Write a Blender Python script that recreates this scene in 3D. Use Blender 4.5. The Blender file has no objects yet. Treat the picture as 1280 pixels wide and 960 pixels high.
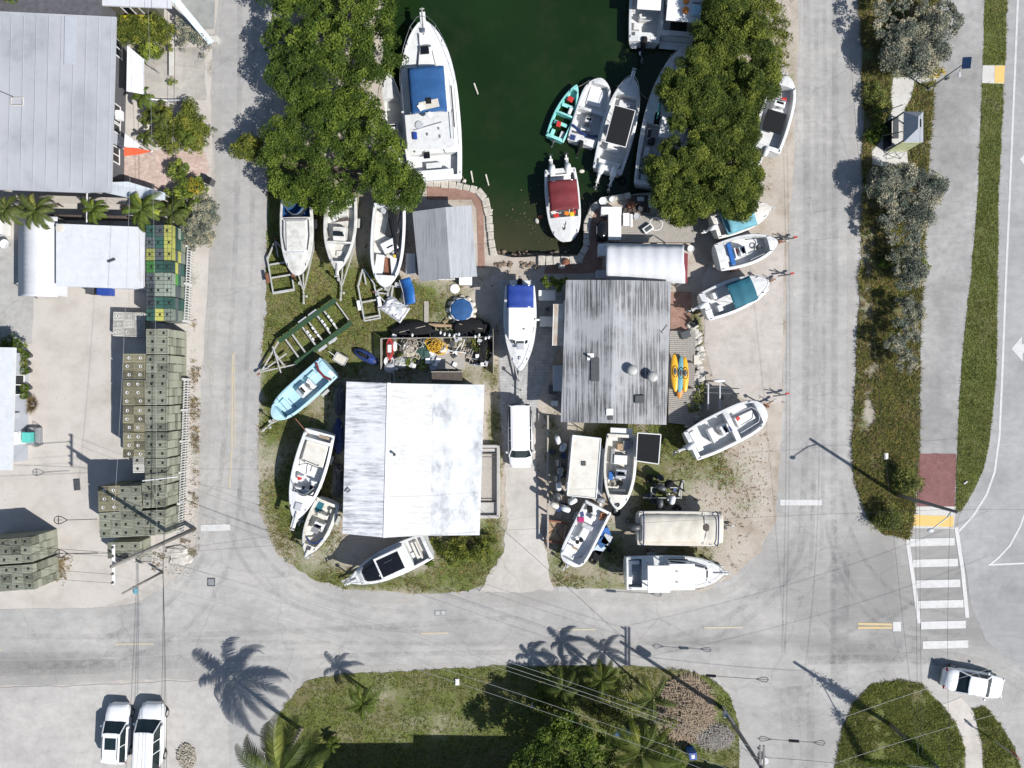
import bpy, bmesh, math, random
import numpy as np
from mathutils import Vector, Matrix, noise as mnoise
from mathutils.geometry import delaunay_2d_cdt
C = bpy.context.scene.collection
D = bpy.data
R = math.radians
H = 55.0                       # drone height above the ground, metres
S = 16.0                       # metres to plan units
rnd = random.Random(7)
nr = np.random.RandomState(11)

def P(px, py, z=0.0):
    k = (1 - z / H) / S
    return Vector(((px - 640) * k, (480 - py) * k, z))

# ------------------------------------------------------------------ materials
def newmat(name):
    m = D.materials.new(name); m.use_nodes = True
    nt = m.node_tree; b = nt.nodes['Principled BSDF']
    return m, nt, b
def c4(c, k=1.0): return (c[0]*k, c[1]*k, c[2]*k, 1)
def tex_noise(nt, vec, scale, detail=4, rough=.6, stretch=None):
    if stretch:
        mp = nt.nodes.new('ShaderNodeMapping'); mp.inputs['Scale'].default_value = stretch
        nt.links.new(vec, mp.inputs['Vector']); vec = mp.outputs[0]
    n = nt.nodes.new('ShaderNodeTexNoise'); n.inputs['Scale'].default_value = scale
    n.inputs['Detail'].default_value = detail; n.inputs['Roughness'].default_value = rough
    nt.links.new(vec, n.inputs['Vector']); return n.outputs['Fac']
def ramp(nt, fac, stops):
    r = nt.nodes.new('ShaderNodeValToRGB'); e = r.color_ramp.elements
    while len(e) < len(stops): e.new(.5)
    for i, (p, c) in enumerate(stops):
        e[i].position = p; e[i].color = c4(c) if len(c) == 3 else c
    nt.links.new(fac, r.inputs[0]); return r.outputs[0]
def mix(nt, fac, a, b, mode='MIX'):
    m = nt.nodes.new('ShaderNodeMix'); m.data_type = 'RGBA'; m.blend_type = mode
    if isinstance(fac, (int, float)): m.inputs[0].default_value = fac
    else: nt.links.new(fac, m.inputs[0])
    for i, v in ((6, a), (7, b)):
        if isinstance(v, tuple): m.inputs[i].default_value = c4(v)
        else: nt.links.new(v, m.inputs[i])
    return m.outputs[2]
def math_(nt, op, a, b, clamp=False):
    m = nt.nodes.new('ShaderNodeMath'); m.operation = op; m.use_clamp = clamp
    for i, v in ((0, a), (1, b)):
        if isinstance(v, (int, float)): m.inputs[i].default_value = v
        else: nt.links.new(v, m.inputs[i])
    return m.outputs[0]
def bump(nt, b, h, strength=.3, dist=.02):
    n = nt.nodes.new('ShaderNodeBump'); n.inputs['Strength'].default_value = strength
    n.inputs['Distance'].default_value = dist
    nt.links.new(h, n.inputs['Height']); nt.links.new(n.outputs[0], b.inputs['Normal'])
def objco(nt):
    return nt.nodes.new('ShaderNodeTexCoord').outputs['Object']

def mat(name, col, rough=.6, var=.16, scale=3.0, metal=0, stretch=None, coat=0, bmp=0.0):
    m, nt, b = newmat(name); v = objco(nt)
    f = tex_noise(nt, v, scale, 5, .65, stretch)
    o = ramp(nt, f, [(.25, tuple(x*(1-var) for x in col)), (.75, tuple(min(1, x*(1+var)) for x in col))])
    nt.links.new(o, b.inputs['Base Color'])
    b.inputs['Roughness'].default_value = rough; b.inputs['Metallic'].default_value = metal
    b.inputs['Coat Weight'].default_value = coat
    if bmp: bump(nt, b, f, bmp)
    return m

def stained(name, col, dirt, amount=.5, scale=1.2, rough=.5, stretch=None, streak=None):
    """painted / moulded surface with shaped dirt and wear"""
    m, nt, b = newmat(name); v = objco(nt)
    a = tex_noise(nt, v, scale, 6, .7, stretch)
    fac = ramp(nt, a, [(.5 - .1*amount, (0,0,0)), (.72, (1,1,1))])
    fac = math_(nt, 'MULTIPLY', fac, amount)
    fine = tex_noise(nt, v, scale*9, 4, .7, streak or stretch)
    base = ramp(nt, fine, [(.3, tuple(x*.9 for x in col)), (.7, tuple(min(1,x*1.06) for x in col))])
    nt.links.new(mix(nt, fac, base, dirt), b.inputs['Base Color'])
    b.inputs['Roughness'].default_value = rough
    return m

MT = {}
def setup_mats():
    W = MT
    W['gel'] = stained('gelcoat_white', (.70,.71,.71), (.45,.43,.38), .35, 1.5, .3)
    W['gel2'] = stained('gelcoat_cream', (.64,.62,.56), (.38,.33,.26), .5, 1.4, .4)
    W['gelw'] = stained('weathered_gelcoat', (.60,.60,.57), (.28,.25,.2), .65, 2.2, .6)
    W['deck'] = stained('nonskid_deck', (.60,.61,.61), (.38,.36,.32), .5, 2.5, .6)
    W['deckg'] = stained('grey_deck', (.34,.37,.40), (.2,.2,.19), .5, 2.0, .6)
    W['aqua'] = stained('aqua_paint', (.18,.56,.52), (.35,.52,.48), .5, 2.0, .5)
    W['aquad'] = stained('aqua_seat', (.26,.62,.57), (.2,.42,.4), .4, 2.0, .5)
    W['ltblue'] = stained('light_blue_gelcoat', (.38,.58,.66), (.50,.62,.66), .5, 1.5, .45)
    W['blue'] = mat('blue_canvas', (.014,.075,.21), .75, .22, 1.8)
    W['rblue'] = mat('royal_blue_canvas', (.010,.04,.24), .75, .2, 2)
    W['navy'] = mat('navy_vinyl', (.02,.04,.14), .5, .2, 3)
    W['teal'] = mat('teal_canvas', (.010,.10,.145), .75, .2, 2)
    W['pteal'] = mat('faded_teal_canvas', (.12,.30,.36), .8, .25, 2)
    W['maroon'] = mat('maroon_canvas', (.14,.015,.02), .75, .25, 2)
    W['black'] = mat('black_canvas', (.005,.0055,.007), .95, .3, 3)
    W['blackg'] = mat('black_gloss', (.008,.009,.012), .15, .2, 3)
    W['rubber'] = mat('tyre_rubber', (.018,.018,.018), .85, .3, 8)
    W['alu'] = mat('aluminium_tube', (.55,.56,.57), .35, .1, 5, .7)
    W['galv'] = stained('galvanised_steel', (.42,.43,.42), (.22,.16,.1), .55, 3, .55)
    W['steel'] = mat('stainless', (.6,.6,.6), .25, .1, 5, .9)
    W['rust'] = mat('rusty_steel', (.2,.08,.045), .8, .35, 5)
    W['green'] = mat('green_painted_bunk', (.022,.058,.022), .7, .25, 3)
    W['wood'] = mat('weathered_wood', (.33,.305,.27), .85, .35, 4, stretch=(1,9,1))
    W['woodx'] = mat('weathered_wood_planks', (.30,.28,.25), .85, .4, 4, stretch=(9,1,1))
    W['woodd'] = mat('dark_wood', (.07,.055,.045), .8, .35, 4)
    W['woodb'] = mat('tan_timber', (.34,.24,.15), .8, .3, 4)
    W['white'] = mat('white_plastic', (.70,.70,.69), .45, .08, 3)
    W['whitef'] = stained('white_fabric', (.55,.56,.58), (.40,.41,.42), .4, 1.3, .8)
    W['cream'] = stained('cream_tarp', (.56,.53,.46), (.36,.30,.22), .45, 1.1, .8)
    W['grey'] = mat('grey_plastic', (.22,.23,.24), .5, .2, 4)
    W['dgrey'] = mat('dark_grey_plastic', (.06,.065,.07), .45, .3, 4)
    W['lgrey'] = mat('light_grey_paint', (.42,.43,.45), .5, .12, 3)
    W['orange'] = mat('orange_plastic', (.62,.20,.02), .5, .15, 3)
    W['yellow'] = mat('yellow_plastic', (.66,.46,.03), .5, .2, 3)
    W['kyellow'] = mat('mango_plastic', (.68,.36,.02), .4, .15, 3)
    W['byellow'] = mat('bright_yellow_plastic', (.70,.62,.02), .45, .1, 3)
    W['red'] = mat('red_plastic', (.45,.03,.025), .5, .2, 3)
    W['orangered'] = mat('orange_red_sailcloth', (.62,.09,.03), .7, .1, 3)
    W['pink'] = mat('magenta_cloth', (.35,.02,.12), .8, .2, 4)
    W['bluep'] = mat('bright_blue_plastic', (.014,.11,.36), .5, .2, 4)
    W['bluebin'] = mat('blue_bin_plastic', (.012,.05,.28), .5, .2, 4)
    W['tealp'] = mat('teal_plastic', (.08,.42,.38), .5, .15, 4)
    W['fence'] = mat('fence_white', (.50,.50,.49), .7, .15, 4)
    W['net'] = mat('green_net', (.03,.07,.06), .95, .5, 14, bmp=.6)
    W['rope'] = mat('faded_rope', (.36,.33,.27), .95, .4, 12, bmp=.5)
    W['ropey'] = mat('yellow_rope', (.58,.34,.03), .95, .35, 12, bmp=.5)
    W['ropeb'] = mat('black_hose', (.015,.015,.018), .6, .4, 12)
    W['glass'] = mat('tinted_glass', (.01,.014,.018), .06, .2, 2)
    W['carglass'] = mat('windscreen_glass', (.012,.022,.026), .06, .4, 2)
    W['carw'] = mat('white_car_paint', (.72,.73,.74), .28, .03, 1, coat=.6)
    W['carg'] = mat('silver_car_paint', (.34,.38,.42), .3, .05, 1, .2, coat=.6)
    W['lampw'] = mat('headlamp_lens', (.5,.52,.54), .1, .1, 5)
    W['lampr'] = mat('tail_lamp_lens', (.35,.01,.01), .15, .1, 5)
    W['conc'] = stained('concrete', (.40,.39,.37), (.24,.23,.21), .6, .8, .85)
    W['concp'] = stained('pale_concrete', (.52,.51,.48), (.34,.32,.29), .5, .8, .85)
    W['stone'] = mat('limestone_cap', (.42,.39,.34), .9, .35, 4, bmp=.8)
    W['rock'] = mat('pale_rock', (.44,.42,.38), .9, .35, 3, bmp=.9)
    W['wallg'] = mat('grey_painted_wall', (.36,.38,.42), .7, .08, 2)
    W['wallo'] = mat('olive_wall', (.10,.10,.07), .8, .15, 3)
    W['walld'] = mat('weathered_clapboard', (.085,.085,.095), .85, .35, 3, stretch=(1,1,14))
    W['wallw'] = mat('white_wall', (.55,.56,.58), .75, .1, 2)
    W['bark'] = mat('bark', (.16,.13,.10), .95, .35, 8, bmp=.8)
    W['barkp'] = mat('palm_bark', (.24,.21,.17), .95, .35, 10, bmp=.8)
    W['polew'] = mat('pole_wood', (.19,.18,.165), .9, .25, 5, stretch=(4,4,.4))
    W['wire'] = mat('black_cable', (.02,.02,.022), .6, .2, 5)
    W['wirew'] = mat('bare_wire', (.42,.42,.40), .4, .1, 5, .4)
    W['solar'] = mat('solar_cell', (.02,.04,.09), .15, .2, 5)
    W['husk'] = mat('dead_fronds', (.30,.235,.17), .95, .4, 6)
    W['roofm'] = mat('standing_seam_roof', (.40,.42,.46), .45, .08, 2)
    W['ltb'] = mat('pale_blue_paint', (.42,.50,.58), .6, .15, 3)
    W['trapf'] = mat('funnel_black', (.012,.012,.012), .7, .2, 3)
    W['paint'] = stained('road_paint_white', (.54,.54,.53), (.40,.395,.39), .8, 2.2, .7)
    W['painty'] = stained('road_paint_yellow', (.52,.38,.15), (.40,.36,.28), .8, 2.2, .7)
    W['painty2'] = stained('worn_yellow_paint', (.46,.40,.28), (.36,.35,.34), .9, 2.5, .7)
    W['tact'] = stained('yellow_tactile', (.66,.44,.13), (.5,.4,.25), .5, 3.0, .8)
    for nm, c in (('leafa',(.060,.102,.018)), ('leafb',(.098,.128,.026)), ('leafe',(.072,.106,.022)), ('leafs',(.185,.212,.170)), ('leafp',(.085,.118,.030)),
                  ('leafl',(.13,.185,.035)), ('leafy',(.24,.22,.03)), ('leafd',(.165,.145,.075)), ('leafg',(.112,.142,.040))):
        W[nm] = leafmat(nm, c)

def leafmat(name, col):
    m, nt, b = newmat('foliage_' + name); v = objco(nt)
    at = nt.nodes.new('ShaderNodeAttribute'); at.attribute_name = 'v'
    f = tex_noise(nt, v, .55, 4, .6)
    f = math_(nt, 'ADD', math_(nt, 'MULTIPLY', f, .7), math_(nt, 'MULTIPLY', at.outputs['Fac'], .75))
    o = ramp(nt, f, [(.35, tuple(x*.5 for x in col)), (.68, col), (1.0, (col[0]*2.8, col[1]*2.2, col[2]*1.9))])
    nt.links.new(o, b.inputs['Base Color']); b.inputs['Roughness'].default_value = .5
    b.inputs['Specular IOR Level'].default_value = .12
    tr = nt.nodes.new('ShaderNodeBsdfTranslucent'); nt.links.new(o, tr.inputs[0])
    mx = nt.nodes.new('ShaderNodeMixShader'); mx.inputs[0].default_value = .25
    nt.links.new(b.outputs[0], mx.inputs[1]); nt.links.new(tr.outputs[0], mx.inputs[2])
    nt.links.new(mx.outputs[0], nt.nodes['Material Output'].inputs[0])
    return m

# ------------------------------------------------------------------ tagging
def tag(o, label=None, cat=None, group=None, kind=None):
    if label: o['label'] = label
    if cat: o['category'] = cat
    if group: o['group'] = group
    if kind: o['kind'] = kind
    return o
def thing(name, label, cat, loc=(0,0,0), rz=0, group=None):
    o = D.objects.new(name, None); C.objects.link(o); o.empty_display_size = .2
    o.location = loc; o.rotation_euler = (0, 0, rz)
    return tag(o, label, cat, group)
def dup(root, loc=None, rz=None, label=None, group=None, scale=None):
    r = root.copy(); C.objects.link(r)
    if loc is not None: r.location = loc
    if rz is not None: r.rotation_euler = (0, 0, rz)
    if scale: r.scale = scale
    if label: r['label'] = label
    if group: r['group'] = group
    def kids(a, b):
        for ch in list(a.children):
            c = ch.copy(); C.objects.link(c); c.parent = b; kids(ch, c)
    kids(root, r)
    return r

# ------------------------------------------------------------------ mesh builder
class MB:
    def __init__(s): s.v = []; s.f = []
    def add(s, vs, fs):
        n = len(s.v); s.v += [tuple(v) for v in vs]; s.f += [tuple(i + n for i in f) for f in fs]; return s
    def box(s, cx, cy, cz, sx, sy, sz, rz=0, tilt=None):
        m = Matrix.Rotation(rz, 3, 'Z')
        if tilt is not None: m = m @ tilt
        vs = []
        for z in (-.5, .5):
            for x, y in ((-.5,-.5),(.5,-.5),(.5,.5),(-.5,.5)):
                vs.append(Vector((cx,cy,cz)) + m @ Vector((x*sx, y*sy, z*sz)))
        return s.add(vs, [(3,2,1,0),(4,5,6,7),(0,1,5,4),(1,2,6,5),(2,3,7,6),(3,0,4,7)])
    def bar(s, a, b, w, h):
        """rectangular bar from a to b"""
        a, b = Vector(a), Vector(b); d = b - a
        if d.length < 1e-6: return s
        q = d.to_track_quat('X', 'Z').to_matrix(); vs = []
        for p in (a, b):
            for y, z in ((-w/2,-h/2),(w/2,-h/2),(w/2,h/2),(-w/2,h/2)): vs.append(p + q @ Vector((0,y,z)))
        return s.add(vs, [(0,1,2,3),(7,6,5,4),(4,5,1,0),(5,6,2,1),(6,7,3,2),(7,4,0,3)])
    def cyl(s, a, b, r0, r1=None, n=10, cap=True):
        a, b = Vector(a), Vector(b); r1 = r0 if r1 is None else r1
        d = b - a; q = d.to_track_quat('Z', 'Y').to_matrix(); vs = []
        for p, r in ((a, r0), (b, r1)):
            for i in range(n):
                t = 2*math.pi*i/n; vs.append(p + q @ Vector((r*math.cos(t), r*math.sin(t), 0)))
        fs = [(i, (i+1)%n, n+(i+1)%n, n+i) for i in range(n)]
        if cap: fs += [tuple(range(n))[::-1], tuple(range(n, 2*n))]
        return s.add(vs, fs)
    def tube(s, pts, r, n=6):
        for a, b in zip(pts[:-1], pts[1:]): s.cyl(a, b, r, r, n)
        return s
    def lathe(s, cx, cy, prof, n=16):
        vs = []; m = len(prof)
        for r, z in prof:
            for i in range(n):
                t = 2*math.pi*i/n; vs.append((cx + r*math.cos(t), cy + r*math.sin(t), z))
        fs = []
        for k in range(m-1):
            for i in range(n):
                fs.append((k*n+i, k*n+(i+1)%n, (k+1)*n+(i+1)%n, (k+1)*n+i))
        fs += [tuple(range(n))[::-1], tuple(range((m-1)*n, m*n))]
        return s.add(vs, fs)
    def prism(s, pts, z0, z1):
        n = len(pts); vs = [(p[0], p[1], z0) for p in pts] + [(p[0], p[1], z1) for p in pts]
        ar = sum(pts[i][0]*pts[(i+1)%n][1] - pts[(i+1)%n][0]*pts[i][1] for i in range(n))
        fs = [tuple(range(n))[::-1], tuple(range(n, 2*n))] + [(i, (i+1)%n, n+(i+1)%n, n+i) for i in range(n)]
        if ar < 0: fs = [f[::-1] for f in fs]
        return s.add(vs, fs)
    def slab(s, top, th):
        """polygon of 3-D points given thickness downward"""
        n = len(top); vs = [tuple(p) for p in top] + [(p[0], p[1], p[2]-th) for p in top]
        ar = sum(top[i][0]*top[(i+1)%n][1] - top[(i+1)%n][0]*top[i][1] for i in range(n))
        fs = [tuple(range(n)), tuple(range(n, 2*n))[::-1]] + [(i, n+i, n+(i+1)%n, (i+1)%n) for i in range(n)]
        if ar < 0: fs = [f[::-1] for f in fs]
        return s.add(vs, fs)
    def torus(s, c, R0, r, n=18, m=6, axis='Z', sq=1.0):
        vs = []; fs = []
        for i in range(n):
            a = 2*math.pi*i/n
            for j in range(m):
                b = 2*math.pi*j/m
                x = (R0 + r*math.cos(b))*math.cos(a); y = (R0 + r*math.cos(b))*math.sin(a)*sq; z = r*math.sin(b)
                if axis == 'Y': x, y, z = x, z, y
                if axis == 'X': x, y, z = z, x, y
                vs.append((c[0]+x, c[1]+y, c[2]+z))
        for i in range(n):
            for j in range(m):
                fs.append((i*m+j, ((i+1)%n)*m+j, ((i+1)%n)*m+(j+1)%m, i*m+(j+1)%m))
        return s.add(vs, fs)
    def blob(s, c, rx, ry, rz, n=10, m=6, jit=.0, seed=0):
        q = random.Random(seed); vs = []; 
        for k in range(1, m):
            ph = math.pi*k/m
            for i in range(n):
                t = 2*math.pi*i/n; j = 1 + q.uniform(-jit, jit)
                vs.append((c[0]+rx*j*math.sin(ph)*math.cos(t), c[1]+ry*j*math.sin(ph)*math.sin(t), c[2]+rz*j*math.cos(ph)))
        fs = []
        for k in range(m-2):
            for i in range(n): fs.append((k*n+i, (k+1)*n+i, (k+1)*n+(i+1)%n, k*n+(i+1)%n))
        vs.append((c[0],c[1],c[2]+rz)); vs.append((c[0],c[1],c[2]-rz)); a = len(vs)-2
        for i in range(n):
            fs.append((a, i, (i+1)%n)); fs.append((a+1, (m-2)*n+(i+1)%n, (m-2)*n+i))
        return s.add(vs, fs)
    def build(s, name, m, parent=None, bevel=0, smooth=False, seg=1, sub=0):
        me = D.meshes.new(name); me.from_pydata(s.v, [], s.f)
        me.materials.append(m); me.update()
        o = D.objects.new(name, me); C.objects.link(o)
        if parent is not None: o.parent = parent
        if smooth: me.polygons.foreach_set('use_smooth', [True]*len(me.polygons))
        if bevel:
            b = o.modifiers.new('bevel', 'BEVEL'); b.width = bevel; b.segments = seg; b.limit_method = 'ANGLE'; b.angle_limit = R(40)
        if sub:
            b = o.modifiers.new('subd', 'SUBSURF'); b.levels = b.render_levels = sub
        return o
def box_(name, m, parent, cx, cy, cz, sx, sy, sz, rz=0, bevel=.02, seg=1):
    return MB().box(cx,cy,cz,sx,sy,sz,rz).build(name, m, parent, bevel, seg=seg)

# ------------------------------------------------------------------ ground sheets
def rough(poly, amp=2.0, seg=7.0, seed=0, closed=True):
    out = []; n = len(poly)
    for i in range(n if closed else n-1):
        a = poly[i]; b = poly[(i+1) % n]; L = math.hypot(b[0]-a[0], b[1]-a[1])
        if max(abs(a[0]-640), abs(b[0]-640)) > 1000 or min(a[1], b[1]) < -60 or max(a[1], b[1]) > 1100:
            k = max(1, int(L/60))
        else: k = max(1, int(L/seg))
        nx, ny = -(b[1]-a[1])/max(L,1e-6), (b[0]-a[0])/max(L,1e-6)
        for j in range(k):
            t = j/k; x = a[0]+(b[0]-a[0])*t; y = a[1]+(b[1]-a[1])*t
            d = mnoise.noise(Vector((x*.045, y*.045, seed)))*amp*1.3 + mnoise.noise(Vector((x*.23, y*.23, seed+5)))*amp*.9
            out.append((x + nx*d, y + ny*d))
    return out
def inside(x, y, poly):
    c = False; n = len(poly); j = n-1
    for i in range(n):
        xi, yi = poly[i]; xj, yj = poly[j]
        if (yi > y) != (yj > y) and x < (xj-xi)*(y-yi)/(yj-yi) + xi: c = not c
        j = i
    return c
def sheet(name, outer, z, m, holes=(), step=None, cover=None, kind='structure', thick=0, box=None):
    vs = []; es = []; 
    for lp in [outer] + list(holes):
        n0 = len(vs); n = len(lp)
        for x, y in lp: vs.append(Vector(((x-640)/S, (480-y)/S)))
        for i in range(n): es.append((n0+i, n0+(i+1)%n))
    if step:
        xs = [p[0] for p in outer]; ys = [p[1] for p in outer]
        x0, x1, y0, y1 = box or (max(min(xs), -150), min(max(xs), 1430), max(min(ys), -150), min(max(ys), 1110))
        yy = y0
        while yy < y1:
            xx = x0
            while xx < x1:
                a = xx + rnd.uniform(-.3,.3)*step; b = yy + rnd.uniform(-.3,.3)*step
                if inside(a, b, outer) and not any(inside(a, b, h) for h in holes):
                    vs.append(Vector(((a-640)/S, (480-b)/S)))
                xx += step
            yy += step
    r = delaunay_2d_cdt(vs, es, [], 4 if holes else 1, 1e-5)
    pv, pf = r[0], r[2]
    verts = [(p.x, p.y, z) for p in pv]; faces = []
    hw = [[((x-640)/S, (480-y)/S) for x, y in h] for h in holes]
    for f in pf:
        f = list(f)
        cx = sum(pv[i].x for i in f)/len(f); cy = sum(pv[i].y for i in f)/len(f)
        if any(inside(cx, cy, h) for h in hw): continue
        a, b, c = pv[f[0]], pv[f[1]], pv[f[2]]
        if (b.x-a.x)*(c.y-a.y) - (b.y-a.y)*(c.x-a.x) < 0: f = f[::-1]
        faces.append(f)
    me = D.meshes.new(name); me.from_pydata(verts, [], faces); me.materials.append(m)
    if cover is not None:
        at = me.attributes.new('cover', 'FLOAT', 'POINT')
        at.data.foreach_set('value', [cover(p[0]*S+640, 480-p[1]*S) for p in verts])
    o = D.objects.new(name, me); C.objects.link(o)
    if kind: o['kind'] = kind
    return o
def blobs(base, lst):
    def f(x, y):
        v = base
        for (cx, cy, rx, ry, a) in lst:
            d = ((x-cx)/rx)**2 + ((y-cy)/ry)**2
            if d < 4: v += a*math.exp(-d*1.2)
        return v
    return f

def groundmat(name, bare, baredark, veg, vegdark, vegdry, wear=.5):
    """sand / gravel with vegetation cover driven by the 'cover' attribute"""
    m, nt, b = newmat(name); v = objco(nt)
    at = nt.nodes.new('ShaderNodeAttribute'); at.attribute_name = 'cover'
    n1 = tex_noise(nt, v, .5, 6, .65); n2 = tex_noise(nt, v, 6, 5, .7); n3 = tex_noise(nt, v, 24, 3, .7)
    bare_c = ramp(nt, n1, [(.3, baredark), (.55, bare), (.8, tuple(min(1, x*1.1) for x in bare))])
    sp = ramp(nt, n3, [(.30, (.55,.52,.48)), (.45, (1,1,1))])
    bare_c = mix(nt, .55, bare_c, sp, 'MULTIPLY')
    veg_c = ramp(nt, n2, [(.3, vegdark), (.5, veg), (.75, tuple(x*1.5 for x in veg))])
    n4 = tex_noise(nt, v, .28, 5, .7)
    dry = ramp(nt, n4, [(.47, (0,0,0)), (.62, (1,1,1))])
    veg_c = mix(nt, math_(nt, 'MULTIPLY', dry, .75), veg_c, vegdry)
    vf = ramp(nt, n3, [(.3, (.55,.55,.55)), (.6, (1.15,1.15,1.15))])
    veg_c = mix(nt, .8, veg_c, vf, 'MULTIPLY')
    k = math_(nt, 'ADD', at.outputs['Fac'], math_(nt, 'MULTIPLY', math_(nt, 'SUBTRACT', n2, .5), 1.0))
    k = math_(nt, 'ADD', k, math_(nt, 'MULTIPLY', math_(nt, 'SUBTRACT', n1, .5), 1.3))
    k = math_(nt, 'MULTIPLY', math_(nt, 'SUBTRACT', k, .22), 1.9, True)
    nt.links.new(mix(nt, k, bare_c, veg_c), b.inputs['Base Color'])
    b.inputs['Roughness'].default_value = .95
    b.inputs['Specular IOR Level'].default_value = .15
    bump(nt, b, n3, .6, .05)
    return m
def roadmat(name, c0, dust, crack=True, patch=1.0):
    m, nt, b = newmat(name); v = objco(nt)
    n1 = tex_noise(nt, v, .16, 7, .68); n2 = tex_noise(nt, v, 1.4, 6, .7); n3 = tex_noise(nt, v, 40, 2, .6)
    base = ramp(nt, n1, [(.32, tuple(x*.80 for x in c0)), (.47, c0), (.64, dust)])
    st = ramp(nt, n2, [(.3, (.80,.80,.80)), (.55, (1,1,1)), (.8, (1.06,1.05,1.04))])
    base = mix(nt, .7*patch, base, st, 'MULTIPLY')
    g = ramp(nt, n3, [(.3, (.82,.82,.82)), (.7, (1.1,1.1,1.1))])
    base = mix(nt, .6, base, g, 'MULTIPLY')
    at = nt.nodes.new('ShaderNodeAttribute'); at.attribute_name = 'cover'
    n5 = tex_noise(nt, v, 2.2, 5, .7, (.25,1,1))
    k = math_(nt, 'ADD', at.outputs['Fac'], math_(nt, 'MULTIPLY', math_(nt, 'SUBTRACT', n5, .5), 1.3))
    k = math_(nt, 'MULTIPLY', k, .95, True)
    base = mix(nt, k, base, tuple(x*.66 for x in c0))
    if crack:
        vo = nt.nodes.new('ShaderNodeTexVoronoi'); vo.feature = 'DISTANCE_TO_EDGE'; vo.inputs['Scale'].default_value = .13
        w = nt.nodes.new('ShaderNodeTexNoise'); w.inputs['Scale'].default_value = .8; w.inputs['Detail'].default_value = 6
        nt.links.new(v, w.inputs['Vector'])
        ad = nt.nodes.new('ShaderNodeMix'); ad.data_type = 'RGBA'; ad.blend_type = 'ADD'; ad.inputs[0].default_value = 1.6
        nt.links.new(v, ad.inputs[6]); nt.links.new(w.outputs['Color'], ad.inputs[7])
        nt.links.new(ad.outputs[2], vo.inputs['Vector'])
        cr = ramp(nt, vo.outputs['Distance'], [(.0, (.72,.72,.72)), (.006, (1,1,1))])
        base = mix(nt, .6, base, cr, 'MULTIPLY')
    nt.links.new(base, b.inputs['Base Color']); b.inputs['Roughness'].default_value = .92
    b.inputs['Specular IOR Level'].default_value = .2
    return m
def brickmat(name, a, bb, mortar, scale=3.0, rot=0):
    m, nt, b = newmat(name); v = objco(nt)
    mp = nt.nodes.new('ShaderNodeMapping'); mp.inputs['Rotation'].default_value = (0,0,rot); nt.links.new(v, mp.inputs[0])
    t = nt.nodes.new('ShaderNodeTexBrick'); t.inputs['Scale'].default_value = scale
    t.inputs['Color1'].default_value = c4(a); t.inputs['Color2'].default_value = c4(bb); t.inputs['Mortar'].default_value = c4(mortar)
    t.inputs['Mortar Size'].default_value = .02
    nt.links.new(mp.outputs[0], t.inputs['Vector'])
    n = tex_noise(nt, v, 1.5, 6, .7); st = ramp(nt, n, [(.35, (.75,.72,.7)), (.65, (1.15,1.15,1.15))])
    nt.links.new(mix(nt, .8, t.outputs[0], st, 'MULTIPLY'), b.inputs['Base Color'])
    b.inputs['Roughness'].default_value = .9
    return m
def roofmat(name, base, dark, ribs=.45, axis='X', blot=.6, streak=(12,.5,1), metal=0, rough=.55, fine=5.0, spots=()):
    """sheet-metal roof: rib shading, streaks of weathering running down the slope"""
    m, nt, b = newmat(name); v = objco(nt)
    s1 = tex_noise(nt, v, 1.0, 6, .7, streak); s2 = tex_noise(nt, v, .35, 5, .6); s3 = tex_noise(nt, v, fine, 5, .75, tuple(.35*x if x > 1 else x for x in streak))
    k = math_(nt, 'MULTIPLY', ramp(nt, s1, [(.42, (0,0,0)), (.66, (1,1,1))]), ramp(nt, s2, [(.38, (.12,.12,.12)), (.58, (1,1,1))]))
    k = math_(nt, 'MULTIPLY', k, blot, True)
    c = mix(nt, k, base, dark)
    c = mix(nt, .7, c, ramp(nt, s3, [(.3, (.86,.86,.86)), (.7, (1.06,1.06,1.06))]), 'MULTIPLY')
    for (sx, sy, sr, ring) in spots:      # weather stains with a place and a shape of their own
        vm = nt.nodes.new('ShaderNodeVectorMath'); vm.operation = 'DISTANCE'; nt.links.new(v, vm.inputs[0]); vm.inputs[1].default_value = (sx, sy, 3.8)
        dd = math_(nt, 'ADD', math_(nt, 'DIVIDE', vm.outputs['Value'], sr), math_(nt, 'MULTIPLY', math_(nt, 'SUBTRACT', tex_noise(nt, v, 1.3, 5, .7), .5), .9))
        st_ = ramp(nt, dd, [(0, (.18,)*3 if ring else (.45,)*3), (.32, (.62,)*3 if ring else (.36,)*3), (.5, (.28,)*3), (1, (0,0,0))])
        c = mix(nt, st_, c, dark)
    w = nt.nodes.new('ShaderNodeTexWave'); w.wave_type = 'BANDS'; w.bands_direction = axis
    w.inputs['Scale'].default_value = 1/ribs/6.283*3.1416*2*.5; w.inputs['Distortion'].default_value = 0
    nt.links.new(v, w.inputs['Vector'])
    nt.links.new(c, b.inputs['Base Color']); b.inputs['Roughness'].default_value = rough; b.inputs['Metallic'].default_value = metal
    bump(nt, b, w.outputs['Fac'], .09, .015)
    return m
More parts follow.
